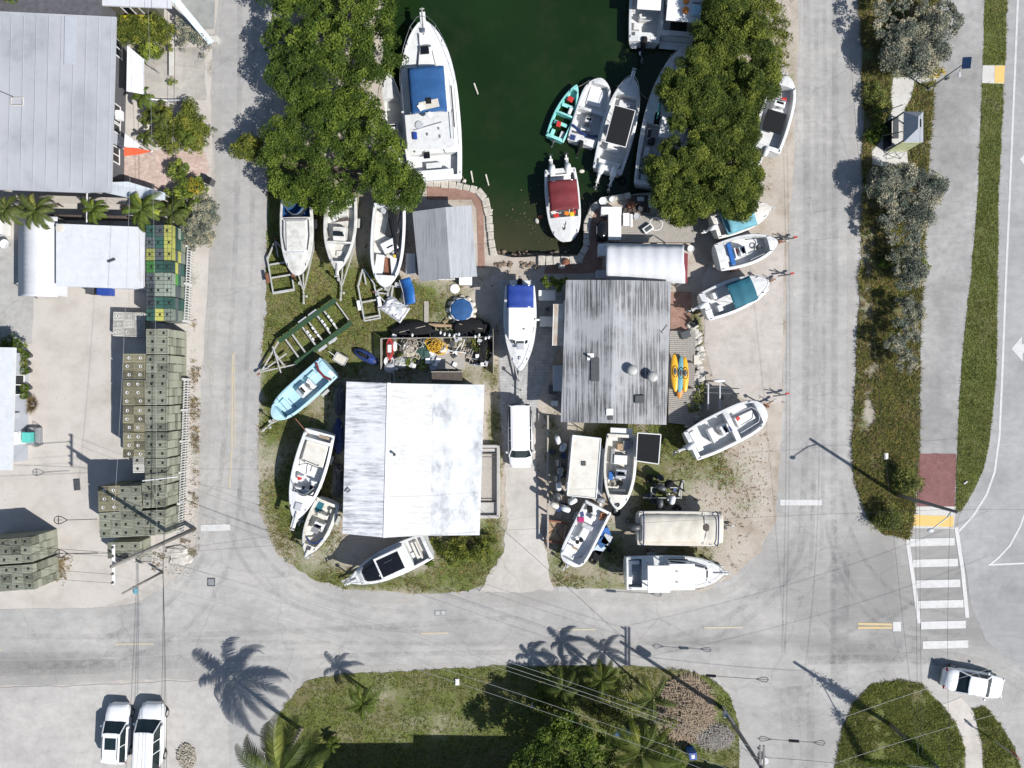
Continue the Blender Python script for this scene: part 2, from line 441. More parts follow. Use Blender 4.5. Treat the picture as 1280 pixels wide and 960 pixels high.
# ================================================================== GROUND
setup_mats()
CANAL = [(478,-700),(476,60),(480,150),(492,222),(530,229),(570,231),(596,236),(608,246),(613,270),(616,300),(622,318),(640,322),(690,320),(722,322),(731,305),(730,278),(738,258),(752,248),(790,243),(832,240),(850,228),(868,120),(905,60),(938,30),(942,-700)]
def grow(lp, d):   # simple inset / outset used for the wall top
    out = []; n = len(lp)
    for i in range(n):
        a, b, c = lp[i-1], lp[i], lp[(i+1)%n]
        v1 = Vector((b[0]-a[0], b[1]-a[1])).normalized(); v2 = Vector((c[0]-b[0], c[1]-b[1])).normalized()
        nn = Vector((-(v1.y+v2.y), v1.x+v2.x)); 
        if nn.length > 0: nn.normalize()
        out.append((b[0]+nn.x*d, b[1]+nn.y*d))
    return out
canal_r = rough(CANAL, .8, 8, 3)
FAR = 9000
m_ground = groundmat('coral_sand', (.49,.46,.425), (.40,.37,.335), (.07,.085,.03), (.035,.045,.018), (.16,.135,.08))
LOTPOLY = [(345,-500),(345,30),(341,160),(335,240),(333,380),(327,470),(323,560),(325,640),(345,690),(385,722),(440,738),(520,742),(572,741),(600,733),(690,733),(760,736),(880,739),(915,722),(950,690),(968,655),(974,600),(980,450),(985,300),(992,200),(997,60),(997,-500)]
ground_cover = blobs(.02, [(30,258,40,10,.5),(270,230,8,30,.3),(242,360,6,60,.32),(244,560,7,110,.55),(235,700,30,18,.55),(75,715,18,12,.35),
    (270,85,14,14,.5),(215,120,25,30,.2),(60,20,30,10,.8),(45,700,20,10,.3),(238,895,8,20,.4),(1210,930,12,8,.2)])
sheet('ground', [(-FAR,-FAR),(FAR,-FAR),(FAR,FAR),(-FAR,FAR)], 0, m_ground, [canal_r], step=9, cover=ground_cover, box=(-40,330,-40,1000))
# water and the canal bed
m, nt, b = newmat('harbour_water'); v = objco(nt)
sh = nt.nodes.new('ShaderNodeSeparateXYZ'); nt.links.new(v, sh.inputs[0])
sy = math_(nt, 'MULTIPLY', math_(nt, 'ADD', sh.outputs['Y'], -10.2), .17, True)   # the shallow slip end shows its silt
wn = tex_noise(nt, v, .5, 5, .65)
k = math_(nt, 'ADD', sy, math_(nt, 'MULTIPLY', math_(nt, 'SUBTRACT', wn, .5), .8), True)
deep = ramp(nt, tex_noise(nt, v, .12, 3, .5), [(.3, (.0070,.0185,.0050)), (.7, (.0110,.028,.0080))])
nt.links.new(mix(nt, k, (.042,.042,.022), deep), b.inputs['Base Color'])
b.inputs['Roughness'].default_value = .08; b.inputs['IOR'].default_value = 1.33
bump(nt, b, tex_noise(nt, v, 2.2, 4, .6), .35, .05)
MT['water'] = m
sheet('water', [(478-40,-900),(985,-900),(985,335),(438,335)], -.85, m, kind='structure')
# canal wall: vertical faces round the basin
def wallring(name, lp, z0, z1, m):
    n = len(lp); vs = [( (x-640)/S, (480-y)/S, z) for z in (z0, z1) for x, y in lp]
    fs = [(i, (i+1)%n, n+(i+1)%n, n+i) for i in range(n)] + []
    return MB().add(vs, fs).build(name, m)
o = wallring('canal_bank', canal_r, -3, .0, MT['rock']); o['kind'] = 'structure'
# boat ramp
mb = MB(); a = [P(604,352,.03), P(716,352,.03), P(722,300,-1.0), P(612,300,-1.0)]
a[2].z = a[3].z = -1.3
mb.slab(a, .25); o = mb.build('boat_ramp', stained('ramp_concrete', (.26,.23,.19), (.10,.085,.06), .8, 1.5, .9)); o['kind'] = 'structure'

m_road = roadmat('worn_asphalt', (.368,.361,.350), (.440,.427,.405))
m_hwy = roadmat('highway_asphalt', (.335,.333,.332), (.385,.382,.378), crack=False)
m_path = roadmat('path_asphalt', (.300,.296,.288), (.40,.395,.385), crack=False, patch=1.6)
ROADP = [(276,-600),(274,0),(266,60),(263,120),(268,200),(268,260),(262,320),(257,400),(251,500),(249,600),(248,660),(243,690),(228,714),(200,738),(175,752),(140,759),(60,761),(-600,765),
         (-600,860),(0,858),(120,853),(200,848),(250,850),(270,880),(262,1500),(1700,1500),(1700,-600)]
tm = blobs(.10, [(60,832,90,16,1.0),(-60,832,100,16,1.0),(900,800,120,7,.7),(1050,770,60,16,.5),(980,700,30,40,.5),(1090,690,24,40,.5),(1110,700,10,50,.5),(1060,820,70,8,.7),(1000,850,30,14,.4),(1015,900,16,30,.6),(1200,790,60,12,.5),(1225,700,24,60,.4),(700,800,200,6,.35),(420,790,160,6,.3),(180,815,60,12,.3),(1040,805,60,10,.8),(1090,815,40,6,.9),(1000,740,40,50,.45),(1060,700,14,80,.5),(1130,740,90,50,.5),(1180,720,60,80,.5),
     (1042,250,5,300,.5),(1028,250,4,260,.3),(1008,400,5,300,.35),(285,300,4,300,.25),(1240,700,50,60,.5),(1250,800,60,30,.6),(990,870,26,40,.3),(300,300,7,300,.12),(610,785,300,5,.25),(620,805,300,5,.2),(1020,460,8,30,.4),(1100,750,30,60,.35)])
sheet('road', rough(ROADP, 1.6, 9, 1), .012, m_road, [canal_r], step=8, cover=tm)
# lot in the middle
lot_cover = blobs(.0, [(350,300,60,120,.95),(430,400,110,90,1.0),(380,600,60,120,1.0),(345,520,22,150,.6),(500,370,60,40,.9),(590,400,30,40,.75),(470,725,120,18,.85),(590,690,50,50,1.1),
   (618,560,12,90,.8),(345,575,20,34,-.75),(350,410,24,28,-.35),(400,240,90,50,.5),(505,340,14,14,-.5),(520,345,26,14,-.5),(600,380,16,22,-.7),
   (570,470,70,18,.5),(700,700,40,36,.6),(690,560,12,60,.5),(790,560,60,60,.75),(820,620,46,36,.6),(770,690,40,40,.7),(860,690,44,26,.7),(895,660,24,20,.35),(870,430,12,60,.8),(835,530,20,24,.9),
   (870,495,20,24,.7),(960,170,20,90,.35),(990,90,8,60,.45),(905,590,40,40,.38),(870,570,40,34,.55),(930,630,26,30,.3),(850,545,24,20,.6),(745,560,40,60,.4),(730,728,60,14,.35),(800,735,100,9,.3),(560,740,60,10,.25),(640,480,6,60,.2),(960,320,16,60,-.2),
   (880,240,50,30,.25),(725,400,30,80,.2),(655,690,18,40,-.5)])
m_lot = groundmat('lot_grass_and_sand', (.44,.395,.345), (.30,.25,.195), (.118,.142,.040), (.074,.092,.027), (.18,.155,.09))
lot_r = rough(LOTPOLY, 2.4, 6, 2)
sheet('lot_ground', lot_r, .035, m_lot, [canal_r], step=7, cover=lot_cover)
# tan concrete apron right of the grey-roofed house
m_apron = roadmat('tan_concrete', (.44,.405,.37), (.50,.465,.43), crack=False, patch=1.3)
sheet('concrete_apron', rough([(878,350),(900,300),(960,300),(980,300),(978,400),(976,505),(930,500),(890,470),(880,430)], 1.2, 8, 4), .05, m_apron)
# drive between the two houses
m_drive = roadmat('driveway_concrete', (.46,.435,.40), (.52,.50,.47), crack=True)
sheet('driveway', rough([(628,540),(668,540),(672,620),(680,680),(692,738),(600,740),(628,690),(634,640),(630,580)], 3.6, 5, 6), .055, m_drive)
m_slab = brickmat('grey_slab_paving', (.34,.345,.345), (.38,.385,.385), (.28,.28,.27), 1.1)
sheet('paved_drive', [(624,350),(704,350),(704,420),(672,500),(668,542),(627,542),(624,470)], .06, m_slab)
m_brick = brickmat('brick_paving', (.235,.125,.09), (.29,.165,.125), (.24,.20,.17), 4)
sheet('brick_edge', [(534,234),(600,236),(604,250),(606,335),(598,335),(596,262),(590,250),(534,250)], .065, m_brick)
sheet('brick_corner', [(740,262),(776,262),(776,280),(754,282),(752,340),(728,342),(680,342),(682,334),(728,330),(738,300)], .065, m_brick)
sheet('brick_patio', [(838,365),(864,365),(863,412),(838,412)], .065, m_brick)
m_pav = brickmat('pink_paving', (.42,.30,.26), (.52,.42,.37), (.42,.36,.32), 2.4)
sheet('brick_forecourt', rough([(150,188),(205,188),(258,190),(262,215),(225,240),(208,262),(150,262)], 1, 8, 9), .02, m_pav)
m_greyc = roadmat('old_concrete', (.36,.355,.34), (.42,.415,.40), patch=1.5)
sheet('old_concrete_pad', rough([(-200,300),(42,300),(42,395),(40,430),(-200,440)], .8, 8, 11), .02, m_greyc)
sheet('gravel_pad', rough([(224,-100),(270,-100),(268,36),(230,38)], .8, 8, 12), .02, roadmat('grey_gravel', (.30,.31,.30), (.40,.41,.40), crack=False, patch=1.6))
sheet('shell_forecourt', rough([(180,60),(255,60),(258,125),(182,128)], 1.5, 8, 13), .018, roadmat('shell_concrete', (.36,.34,.31), (.46,.44,.40), patch=1.5))
sheet('parking', rough([(-300,862),(120,857),(200,852),(262,850),(285,880),(290,1100),(-300,1100)], 1.5, 9, 14), .03, roadmat('dusty_concrete', (.415,.40,.38), (.48,.465,.44), crack=False, patch=1.2), step=16, cover=blobs(0,[(235,940,10,26,.5)]))
# planted strip
m_strip = groundmat('rough_verge', (.36,.33,.28), (.27,.24,.19), (.105,.122,.042), (.062,.074,.026), (.18,.162,.085))
STRIP = [(1074,-500),(1074,0),(1078,100),(1078,220),(1074,350),(1071,450),(1065,560),(1068,600),(1085,648),(1105,668),(1136,673),(1143,640),(1148,560),(1150,400),(1158,240),(1168,100),(1175,0),(1176,-500)]
sc = blobs(.75, [(1083,300,9,260,-.3),(1090,515,12,18,-.8),(1125,500,12,150,.3),(1095,450,16,50,-.15)])
sheet('planting_strip', rough(STRIP, 2.6, 5, 8), .04, m_strip, step=7, cover=sc)
PATH = [(1176,-500),(1175,0),(1168,100),(1158,240),(1150,400),(1148,560),(1148,567),(1195,567),(1196,560),(1200,480),(1205,420),(1214,340),(1222,240),(1228,80),(1231,0),(1231,-500)]
sheet('cycle_path', rough(PATH, 1.0, 8, 15), .044, m_path, step=14, cover=blobs(0,[(1175,520,26,50,.6),(1178,400,22,40,.55),(1190,250,20,30,.4)]))
sheet('path_brick_panel', [(1148,567),(1195,567),(1193,633),(1146,633)], .05, brickmat('red_herringbone', (.15,.045,.045), (.20,.075,.07), (.26,.20,.19), 5, .785))
sheet('path_apron', [(1144,633),(1194,633),(1192,661),(1141,660)], .048, MT['concp'])
sheet('tactile_strip', [(1142,643.5),(1191.5,645),(1191,658.5),(1141,657)], .056, MT['tact'])
m_verge = groundmat('mown_verge', (.38,.35,.29), (.3,.27,.21), (.090,.112,.034), (.056,.072,.022), (.14,.135,.06))
VERGE = [(1231,-500),(1231,0),(1228,82),(1222,240),(1214,340),(1205,420),(1200,480),(1196,560),(1194,640),(1200,640),(1215,615),(1228,590),(1238,540),(1245,470),(1248,240),(1256,80),(1259,0),(1259,-500)]
sheet('grass_verge', rough(VERGE, 1.3, 5, 16), .046, m_verge, step=7, cover=blobs(.95, [(1222,400,8,90,-.1),(1245,130,6,14,-.5),(1218,625,6,12,-.5)]))
sheet('kerb_crossing', [(1228,82),(1255,82),(1254,105),(1227,104)], .052, MT['concp'])
sheet('kerb_tactile', [(1243,82.5),(1255.5,82.5),(1254.5,104.5),(1242.5,104)], .058, MT['tact'])
HWY = [(1259,-500),(1259,0),(1256,80),(1248,240),(1245,470),(1238,540),(1228,590),(1215,615),(1198,645),(1196,664),(1205,700),(1215,760),(1232,800),(1290,850),(1500,900),(1700,900),(1700,-500)]
sheet('highway', rough(HWY, .8, 9, 17), .020, m_hwy, step=20, cover=blobs(.1, [(1265,780,40,30,.4)]))
sheet('shelter_pad', rough([(1116,98),(1143,96),(1142,112),(1138,124),(1130,136),(1128,185),(1134,190),(1135,208),(1090,208),(1090,190),(1098,180),(1116,136),(1112,120)], 1, 7, 18), .054, MT['concp'])
sheet('path_landing', rough([(1140,92),(1171,88),(1171,100),(1165,105),(1150,104),(1140,99)], 1, 6, 19), .056, MT['concp'])
# bottom lawns
m_lawn = groundmat('lawn', (.40,.36,.29), (.30,.27,.2), (.118,.140,.042), (.074,.090,.027), (.165,.14,.08))
LAWN1 = [(345,1200),(345,905),(355,880),(385,850),(430,842),(520,838),(640,832),(780,833),(850,836),(890,848),(912,870),(924,905),(925,1200)]
sheet('lawn', rough(LAWN1, 2.4, 5, 20), .04, m_lawn, step=7, cover=blobs(.8, [(480,870,30,20,-.3),(560,905,60,16,-.4),(850,880,50,40,-.3),(850,920,40,30,-.2),(620,880,60,40,.3),(690,900,30,40,.1)]))
LAWN2 = [(1043,1200),(1043,960),(1052,915),(1066,880),(1090,855),(1125,849),(1155,856),(1176,880),(1195,905),(1205,935),(1212,1200)]
sheet('roadside_grass', rough(LAWN2, 2.2, 5, 21), .04, m_lawn, step=7, cover=blobs(.95, [(1190,900,20,40,-.3),(1110,860,40,8,-.2)]))
sheet('sand_path', rough([(1178,880),(1200,872),(1216,890),(1228,930),(1235,1200),(1213,1200),(1206,935),(1196,905)], 1.5, 6, 22), .03, roadmat('packed_sand', (.47,.44,.40), (.53,.50,.46), crack=False))
sheet('roadside_grass', rough([(1216,886),(1230,882),(1250,905),(1268,935),(1275,960),(1300,1200),(1236,1200),(1228,930)], 1.2, 6, 23), .045, m_lawn, step=7, cover=blobs(.85, [(1232,930,6,10,-.5),(1265,945,6,20,-.3)]))

def line(name, pts, w, m, z=.03):
    pts = [Vector(((x-640)/S, (480-y)/S)) for x, y in pts]; vs = []; n = len(pts)
    for i, p in enumerate(pts):
        a = pts[max(0,i-1)]; b = pts[min(n-1,i+1)]; d = (b-a).normalized(); q = Vector((-d.y, d.x))*w/2
        vs += [(p.x+q.x, p.y+q.y, z), (p.x-q.x, p.y-q.y, z)]
    fs = [(2*i+1, 2*i+3, 2*i+2, 2*i) for i in range(n-1)]
    o = MB().add(vs, fs).build(name, m); o['kind'] = 'structure'; return o
def marks(name, dark, amt):
    m, nt, b = newmat(name); v = objco(nt); n = tex_noise(nt, v, .9, 6, .7); n2 = tex_noise(nt, v, 9, 3, .7)
    b.inputs['Base Color'].default_value = c4(dark); b.inputs['Roughness'].default_value = .95
    a = math_(nt, 'MULTIPLY', ramp(nt, n, [(.38, (0,0,0)), (.68, (1,1,1))]), ramp(nt, n2, [(.3, (.3,)*3), (.7, (1,)*3)]))
    nt.links.new(math_(nt, 'MULTIPLY', a, amt, True), b.inputs['Alpha']); return m
m_ty = marks('tyre_polish', (.17,.168,.165), .27); m_st = marks('dark_patch', (.20,.20,.20), .36); m_du = marks('pale_dust', (.50,.475,.44), .75)
def qb(a, c, b, n=14): return [((1-t)**2*a[0]+2*t*(1-t)*c[0]+t*t*b[0], (1-t)**2*a[1]+2*t*(1-t)*c[1]+t*t*b[1]) for t in [i/n for i in range(n+1)]]
zt = .0160
for pts, w, mm in ((qb((1008,-100),(1010,640),(1000,690)),.55,m_ty),(qb((1020,-100),(1022,640),(1012,720)),.35,m_ty),(qb((1044,-100),(1044,600),(1040,830)),.5,m_ty),(qb((1031,0),(1031,600),(1026,700)),.3,m_ty),
      (qb((1006,600),(1000,770),(820,800)),.45,m_ty),(qb((1016,600),(1012,785),(830,812)),.45,m_ty),(qb((1040,620),(1046,800),(1200,790)),.4,m_ty),(qb((1050,600),(1070,780),(1240,770)),.35,m_ty),(qb((1030,640),(1050,790),(1160,800)),.3,m_ty),
      (qb((1280,690),(1200,700),(1080,800)),.35,m_ty),(qb((1290,740),(1200,720),(1060,790)),.35,m_ty),(qb((1290,860),(1220,800),(1000,812)),.6,m_ty),(qb((1300,880),(1250,820),(1040,822)),.4,m_ty),(qb((1010,826),(1110,820),(1190,828)),.7,m_st),
      (qb((-60,835),(80,838),(240,826)),1.1,m_st),(qb((-60,818),(60,822),(200,815)),.5,m_ty),(qb((-60,795),(300,800),(640,772)),.45,m_ty),(qb((240,826),(500,815),(900,812)),.4,m_ty),(qb((200,800),(560,808),(940,803)),.3,m_ty),
      (qb((300,-60),(303,300),(274,620)),.4,m_ty),(qb((318,-60),(320,320),(300,620)),.4,m_ty),(qb((274,600),(268,760),(120,800)),.4,m_ty),(qb((300,600),(300,790),(150,825)),.35,m_ty),(qb((300,610),(310,760),(520,765)),.35,m_ty),(qb((283,640),(300,785),(540,790)),.35,m_ty),
      (qb((980,860),(985,900),(985,990)),.8,m_ty),(qb((1012,850),(1014,900),(1012,990)),.6,m_ty)):
    zt += .0002; line('tyre_mark', pts, w, mm, zt)
for pts in ([(1040,690),(1062,690),(1060,860),(1038,860)],[(985,858),(1012,856),(1014,905),(990,910)],[(1085,790),(1160,796),(1150,818),(1085,812)],[(20,826),(150,824),(150,842),(20,844)]):
    zt += .0002; flat_ = MB().add([((x-640)/S, (480-y)/S, zt) for x, y in pts], [(0,1,2,3)[::-1]]).build('asphalt_patch', m_st); flat_['kind'] = 'structure'
for pts, w in ((qb((334,120),(334,400),(324,600)),.7),(qb((324,600),(330,730),(460,746)),.8),(qb((460,748),(650,750),(900,742)),.9),(qb((900,742),(975,720),(983,560)),.6),(qb((984,560),(988,300),(998,0)),.5),(qb((272,100),(272,300),(254,600)),.8),(qb((254,600),(256,730),(120,768)),.8),(qb((0,850),(180,846),(330,848)),1.6),(qb((380,842),(640,824),(900,840)),.7),(qb((900,840),(935,880),(935,980)),.8),(qb((1062,560),(1064,300),(1068,0)),.6),(qb((1064,580),(1080,690),(1140,690)),.6),(qb((1035,960),(1060,850),(1120,842)),.7),(qb((600,748),(650,752),(700,744)),1.3)):
    zt += .0002; line('road_dust', pts, w, m_du, zt)
wp, yp, yp2 = MT['paint'], MT['painty'], MT['painty2']
line('highway_edge_line', [(1275,-200),(1272,0),(1262,240),(1257,350),(1252,480),(1249,545),(1243,590),(1233,618),(1216,645),(1198,664)], .17, wp)
line('highway_edge_line', [(1283,635),(1275,658),(1262,682),(1248,697),(1237,706)], .14, wp)
line('highway_edge_line', [(1235,706),(1300,703)], .14, wp, .034)
line('crossing_line', [(1134,675),(1142,728),(1149,779)], .30, wp)
line('crossing_line', [(1195,659),(1203,712),(1209,772)], .30, wp)
for a, b, y in ((1137,1193,677.5),(1141,1197,703.5),(1145,1200,729.5),(1148,1204,755),(1151,1207,781),(1153,1210,805.5)):
    line('crossing_bar', [(a,y+.7),(b,y-.7)], .60, wp, .036)
line('stop_line', [(975,628),(1027,628)], .45, wp); line('stop_line', [(251,660),(288,659)], .50, wp)
line('centre_line', [(291,443),(290,560),(287,610)], .16, yp2); line('centre_line', [(294,560),(293,440)], .10, yp2)
for a, b, y in ((144,192,805),(526,560,791.5),(-20,3,812),(698,744,787)): line('centre_line', [(a,y),(b,y-.5)], .14, yp2)
line('centre_line', [(880,784.5),(928,784)], .14, yp2)
line('centre_line', [(1072,779.5),(1115,780.5)], .18, yp); line('centre_line', [(1072,784.5),(1115,784.5)], .18, yp)
line('centre_line_end', [(1118,776.5),(1125.5,776.5),],.0+.9, wp) if False else line('centre_line_end', [(1116,783),(1126,783)], .75, wp)
def flat(name, pts, m, z):
    o = MB().add([((x-640)/S, (480-y)/S, z) for x, y in pts], [tuple(range(len(pts)))[::-1]]).build(name, m); o['kind'] = 'structure'; return o
flat('turn_arrow', [(1264,436),(1277,420),(1277,430),(1300,430),(1300,441),(1278,441),(1278,452)], wp, .032)
flat('turn_arrow', [(1274,199),(1281,191),(1300,191),(1300,208),(1281,208)], wp, .032)
# curbs / shoulders
# ================================================================== BOATS
def hw(t, B, p, q, aft=.88):
    if t < .35: s = t/.35; return B/2*(aft + (1-aft)*math.sin(s*math.pi/2))
    u = (t-.35)/.65
    return B/2*max(.0, 1 - u**p)**q
FT = lambda root, name, m, mb, **k: mb.build(name, m, root, **k)
TRAILERS = []
def boat(name, label, stern, bow, beam, Hh=1.15, zb=.5, p=2.3, q=.8, wells=(), g=.16, hull='gel', deck='deck', liner='deck', feats=(), trailer=None, group=None, aft=.88, rake=.1, stripe=None, cat='boat'):
    zg = zb + Hh; wells = [(w0, w1, max(s0, Hh-.62)) for w0, w1, s0 in wells]
    a = P(stern[0], stern[1], zg); b = P(bow[0], bow[1], zg)
    L = (b-a).xy.length; rz = math.atan2(b.y-a.y, b.x-a.x)
    root = thing(name, label, cat, (a.x, a.y, zb), rz, group)
    Bm = beam/S*(1-zg/H)
    ts = sorted(set([0,.02,.1,.2,.3,.4,.5,.58,.66,.73,.8,.86,.91,.95,.98,.995] + [w[0] for w in wells] + [w[1] for w in wells]))
    zs = lambda t: Hh*(1 + .14*max(0, t-.3)**2)
    # outer hull
    prof = []
    for t in ts:
        w = hw(t, Bm, p, q, aft); x = t*L; rise = (max(0, t-.6)/.4)**2
        prof.append([(x-rake*L*.6*(1 if t > .6 else 0)*rise, 0, .02+Hh*.75*rise), (x-rake*L*.35*rise, w*.52, .10*Hh+Hh*.62*rise), (x-rake*L*.18*rise, w*.86, Hh*.32+Hh*.38*rise), (x-.02*L*rise, w*.97, zs(t)*.8+Hh*.1*rise), (x, w, zs(t)-.04), (x, w+.035, zs(t)-.03), (x, w+.03, zs(t)+.02), (x, w-.01, zs(t)+.03)])
    n = len(prof); k = len(prof[0]); vs = []; fs = []
    for pr in prof: vs += pr
    for pr in prof: vs += [(x, -y, z) for x, y, z in pr]
    o2 = n*k
    for i in range(n-1):
        for j in range(k-1):
            A, Bq, Cq, Dq = i*k+j, i*k+j+1, (i+1)*k+j+1, (i+1)*k+j
            fs.append((A, Bq, Cq, Dq)[::-1]); fs.append((o2+A, o2+Bq, o2+Cq, o2+Dq))
    tr = [j for j in range(k)] + [o2+j for j in range(k-1, 0, -1)]
    fs.append(tuple(tr)); fs.append(tuple([ (n-1)*k+j for j in range(k)] + [o2+(n-1)*k+j for j in range(k-1, 0, -1)])[::-1])
    ho = MB().add(vs, fs).build('hull', MT[hull], root, smooth=True)
    for f in ho.data.polygons:
        if len(f.vertices) > 6: f.use_smooth = False
    if stripe:
        mb = MB()
        for s in (1, -1):
            vv = []; 
            for t in ts[1:-2]:
                w = hw(t, Bm, p, q, aft); rise = (max(0, t-.6)/.4)**2
                vv += [(t*L-.02*L*rise, s*(w*.985+.012), zs(t)*.8+Hh*.1*rise), (t*L, s*(w+.012), zs(t)-.05)]
            mb.add(vv, [(2*i, 2*i+1, 2*i+3, 2*i+2) for i in range(len(vv)//2-1)])
        mb.build('hull_stripe', MT[stripe], root)
    # deck + wells
    dk = MB(); ln = MB()
    def inwell(tm):
        for w0 in wells:
            if w0[0] <= tm <= w0[1]: return w0
    for i in range(n-1):
        t0, t1 = ts[i], ts[i+1]; w0 = hw(t0, Bm, p, q, aft)-.01; w1 = hw(t1, Bm, p, q, aft)-.01
        gi0, gi1 = max(w0-g, w0*.3), max(w1-g, w1*.3); z0, z1 = zs(t0)+.03, zs(t1)+.03; x0, x1 = t0*L, t1*L
        for s in (1, -1):
            dk.add([(x0,s*w0,z0),(x1,s*w1,z1),(x1,s*gi1,z1+.012),(x0,s*gi0,z0+.012)], [(0,1,2,3) if s < 0 else (3,2,1,0)])
        we = inwell((t0+t1)/2)
        if we:
            s0 = we[2]
            ln.add([(x0,-gi0,s0),(x1,-gi1,s0),(x1,gi1,s0),(x0,gi0,s0)], [(0,1,2,3)])
            for s in (1, -1):
                ln.add([(x0,s*gi0,z0+.012),(x1,s*gi1,z1+.012),(x1,s*gi1,s0),(x0,s*gi0,s0)], [(0,1,2,3) if s > 0 else (3,2,1,0)])
        else:
            c = .10*min(1, w0); c1 = .10*min(1, w1)
            dk.add([(x0,-gi0,z0+.012),(x1,-gi1,z1+.012),(x1,-gi1*.5,z1+c1*.8),(x0,-gi0*.5,z0+c*.8),(x1,gi1*.5,z1+c1*.8),(x0,gi0*.5,z0+c*.8),(x1,gi1,z1+.012),(x0,gi0,z0+.012)],
                   [(0,1,2,3),(3,2,4,5),(5,4,6,7)])
    for we in wells:
        for t, d in ((we[0], 1), (we[1], -1)):
            w = hw(t, Bm, p, q, aft)-.01; gi = max(w-g, w*.3); zz = zs(t)+.03; s0 = we[2]; c = .1*min(1, w)
            ln.add([(t*L,-gi,s0),(t*L,gi,s0),(t*L,gi,zz+.012),(t*L,gi*.5,zz+c*.8),(t*L,-gi*.5,zz+c*.8),(t*L,-gi,zz+.012)], [(0,1,2,3,4,5)[::d]])
    dk.build('deck', MT[deck], root)
    if ln.v: ln.build('cockpit', MT[liner], root)
    # rub rail
    for s in (1, -1):
        MB().tube([(t*L, s*(hw(t, Bm, p, q, aft)+.03), zs(t)-.01) for t in ts], .022, 4).build('rub_rail', MT['grey'], root)
    # cleats
    for t in (.04, .86):
        w = hw(t, Bm, p, q, aft)
        for s in (1,-1):
            if w > .25: MB().box(t*L, s*(w-.08), zs(t)+.08, .2, .035, .035).box(t*L, s*(w-.08), zs(t)+.055, .06, .03, .05).build('cleat', MT['steel'], root)
    Wt = lambda t: hw(t, Bm, p, q, aft)
    X = lambda t: t*L
    def sole(t):
        for w0, w1, s0 in wells:
            if w0 <= t <= w1: return s0
        return -9
    zi = {'box': (2,6), 'cyl': (2,5), 'console': (1,5), 'seat': (1,5)}
    for f in feats:
        kd = f[0]
        if kd in zi:
            ti, z_i = zi[kd]; f = list(f)
            if f[z_i] < sole(f[ti]): f[z_i+1] = max(.12, f[z_i+1]*.85); f[z_i] = sole(f[ti])
        if kd == 'box':      # name, t, y, l, w, z0, h, mat, rot
            _, nm, t, y, l, w, z0, h, m = f[:9]; r = f[9] if len(f) > 9 else 0
            box_(nm, MT[m], root, X(t), y, z0+h/2, l, w, h, R(r), bevel=min(.04, h*.3, w*.2), seg=2)
        elif kd == 'cyl':
            _, nm, t, y, r, z0, h, m = f
            MB().lathe(X(t), y, [(r*.9, z0), (r, z0+h*.1), (r, z0+h*.85), (r*.85, z0+h)], 14).build(nm, MT[m], root)
        elif kd == 'console': # t, y, l, w, z0, h
            _, t, y, l, w, z0, h = f[:7]; m = f[7] if len(f) > 7 else 'gel'
            x = X(t)
            c = MB().add([(x-l/2,y-w/2,z0),(x+l/2,y-w/2,z0),(x+l/2,y+w/2,z0),(x-l/2,y+w/2,z0),(x-l/2+.08,y-w/2+.03,z0+h),(x+l*.18,y-w/2+.05,z0+h+.05),(x+l*.18,y+w/2-.05,z0+h+.05),(x-l/2+.08,y+w/2-.03,z0+h),(x+l/2,y-w/2+.04,z0+h*.62),(x+l/2,y+w/2-.04,z0+h*.62)],
               [(3,2,1,0),(4,5,6,7),(5,8,9,6),(0,1,8,5,4),(2,3,7,6,9),(1,2,9,8),(3,0,4,7)]).build('console', MT[m], root, bevel=.03, seg=2)
            MB().add([(x+l*.16,y-w*.42,z0+h+.05),(x+l*.16,y+w*.42,z0+h+.05),(x-.02,y+w*.36,z0+h+.33),(x-.02,y-w*.36,z0+h+.33),(x+l*.19,y-w*.42,z0+h+.05),(x+l*.19,y+w*.42,z0+h+.05),(x+.01,y+w*.36,z0+h+.33),(x+.01,y-w*.36,z0+h+.33)],[(0,1,2,3),(7,6,5,4),(0,3,7,4),(1,5,6,2),(3,2,6,7),(0,4,5,1)]).build('windscreen', MT['glass'], c)
            wl = MB().torus((0,0,0), .17, .018, 16, 5); wl.box(0,0,0,.32,.03,.02); wl.box(0,0,0,.03,.32,.02)
            wo = wl.build('steering_wheel', MT['dgrey'], c); wo.location = (x-l/2-.05, y, z0+h-.12); wo.rotation_euler = (0, R(-55), 0)
            MB().box(x-.05,y,z0+h+.03,.16,w*.6,.04).build('gauge_panel', MT['blackg'], c)
        elif kd == 'seat':
            _, t, y, l, w, z0, h, m = f
            s_ = box_('seat', MT[m], root, X(t), y, z0+h/2, l, w, h, bevel=.05, seg=2)
            box_('seat_back', MT[m], s_, X(t)-l/2+.06, y, z0+h+.16, .12, w, .34, bevel=.04, seg=2)
        elif kd == 'ttop':
            _, t0, t1, w, z, m = f[:6]; x0, x1 = X(t0), X(t1)
            tp = MB().box((x0+x1)/2, 0, z, x1-x0, w, .07).build('hardtop', MT[m], root, bevel=.06, seg=3)
            fr = MB()
            for x in (x0+.25, x1-.25):
                for s in (1,-1): fr.cyl((x, s*w*.40, z-.03), ((x0+x1)/2+(x-(x0+x1)/2)*.6, s*w*.32, zs(.5)*.35), .025, n=6)
            for s in (1,-1): fr.cyl((x0+.1, s*w*.42, z-.06), (x1-.1, s*w*.42, z-.06), .022, n=6)
            fr.build('top_frame', MT['alu'], root)
            rim = MB().tube([(x0,-w/2,z),(x1,-w/2,z),(x1,w/2,z),(x0,w/2,z),(x0,-w/2,z)], .035, 6).build('top_rim', MT['white'], tp)
        elif kd == 'bimini':
            _, t0, t1, w, z, m = f[:6]; x0, x1 = X(t0), X(t1); N, M_ = 12, 10; vs = []
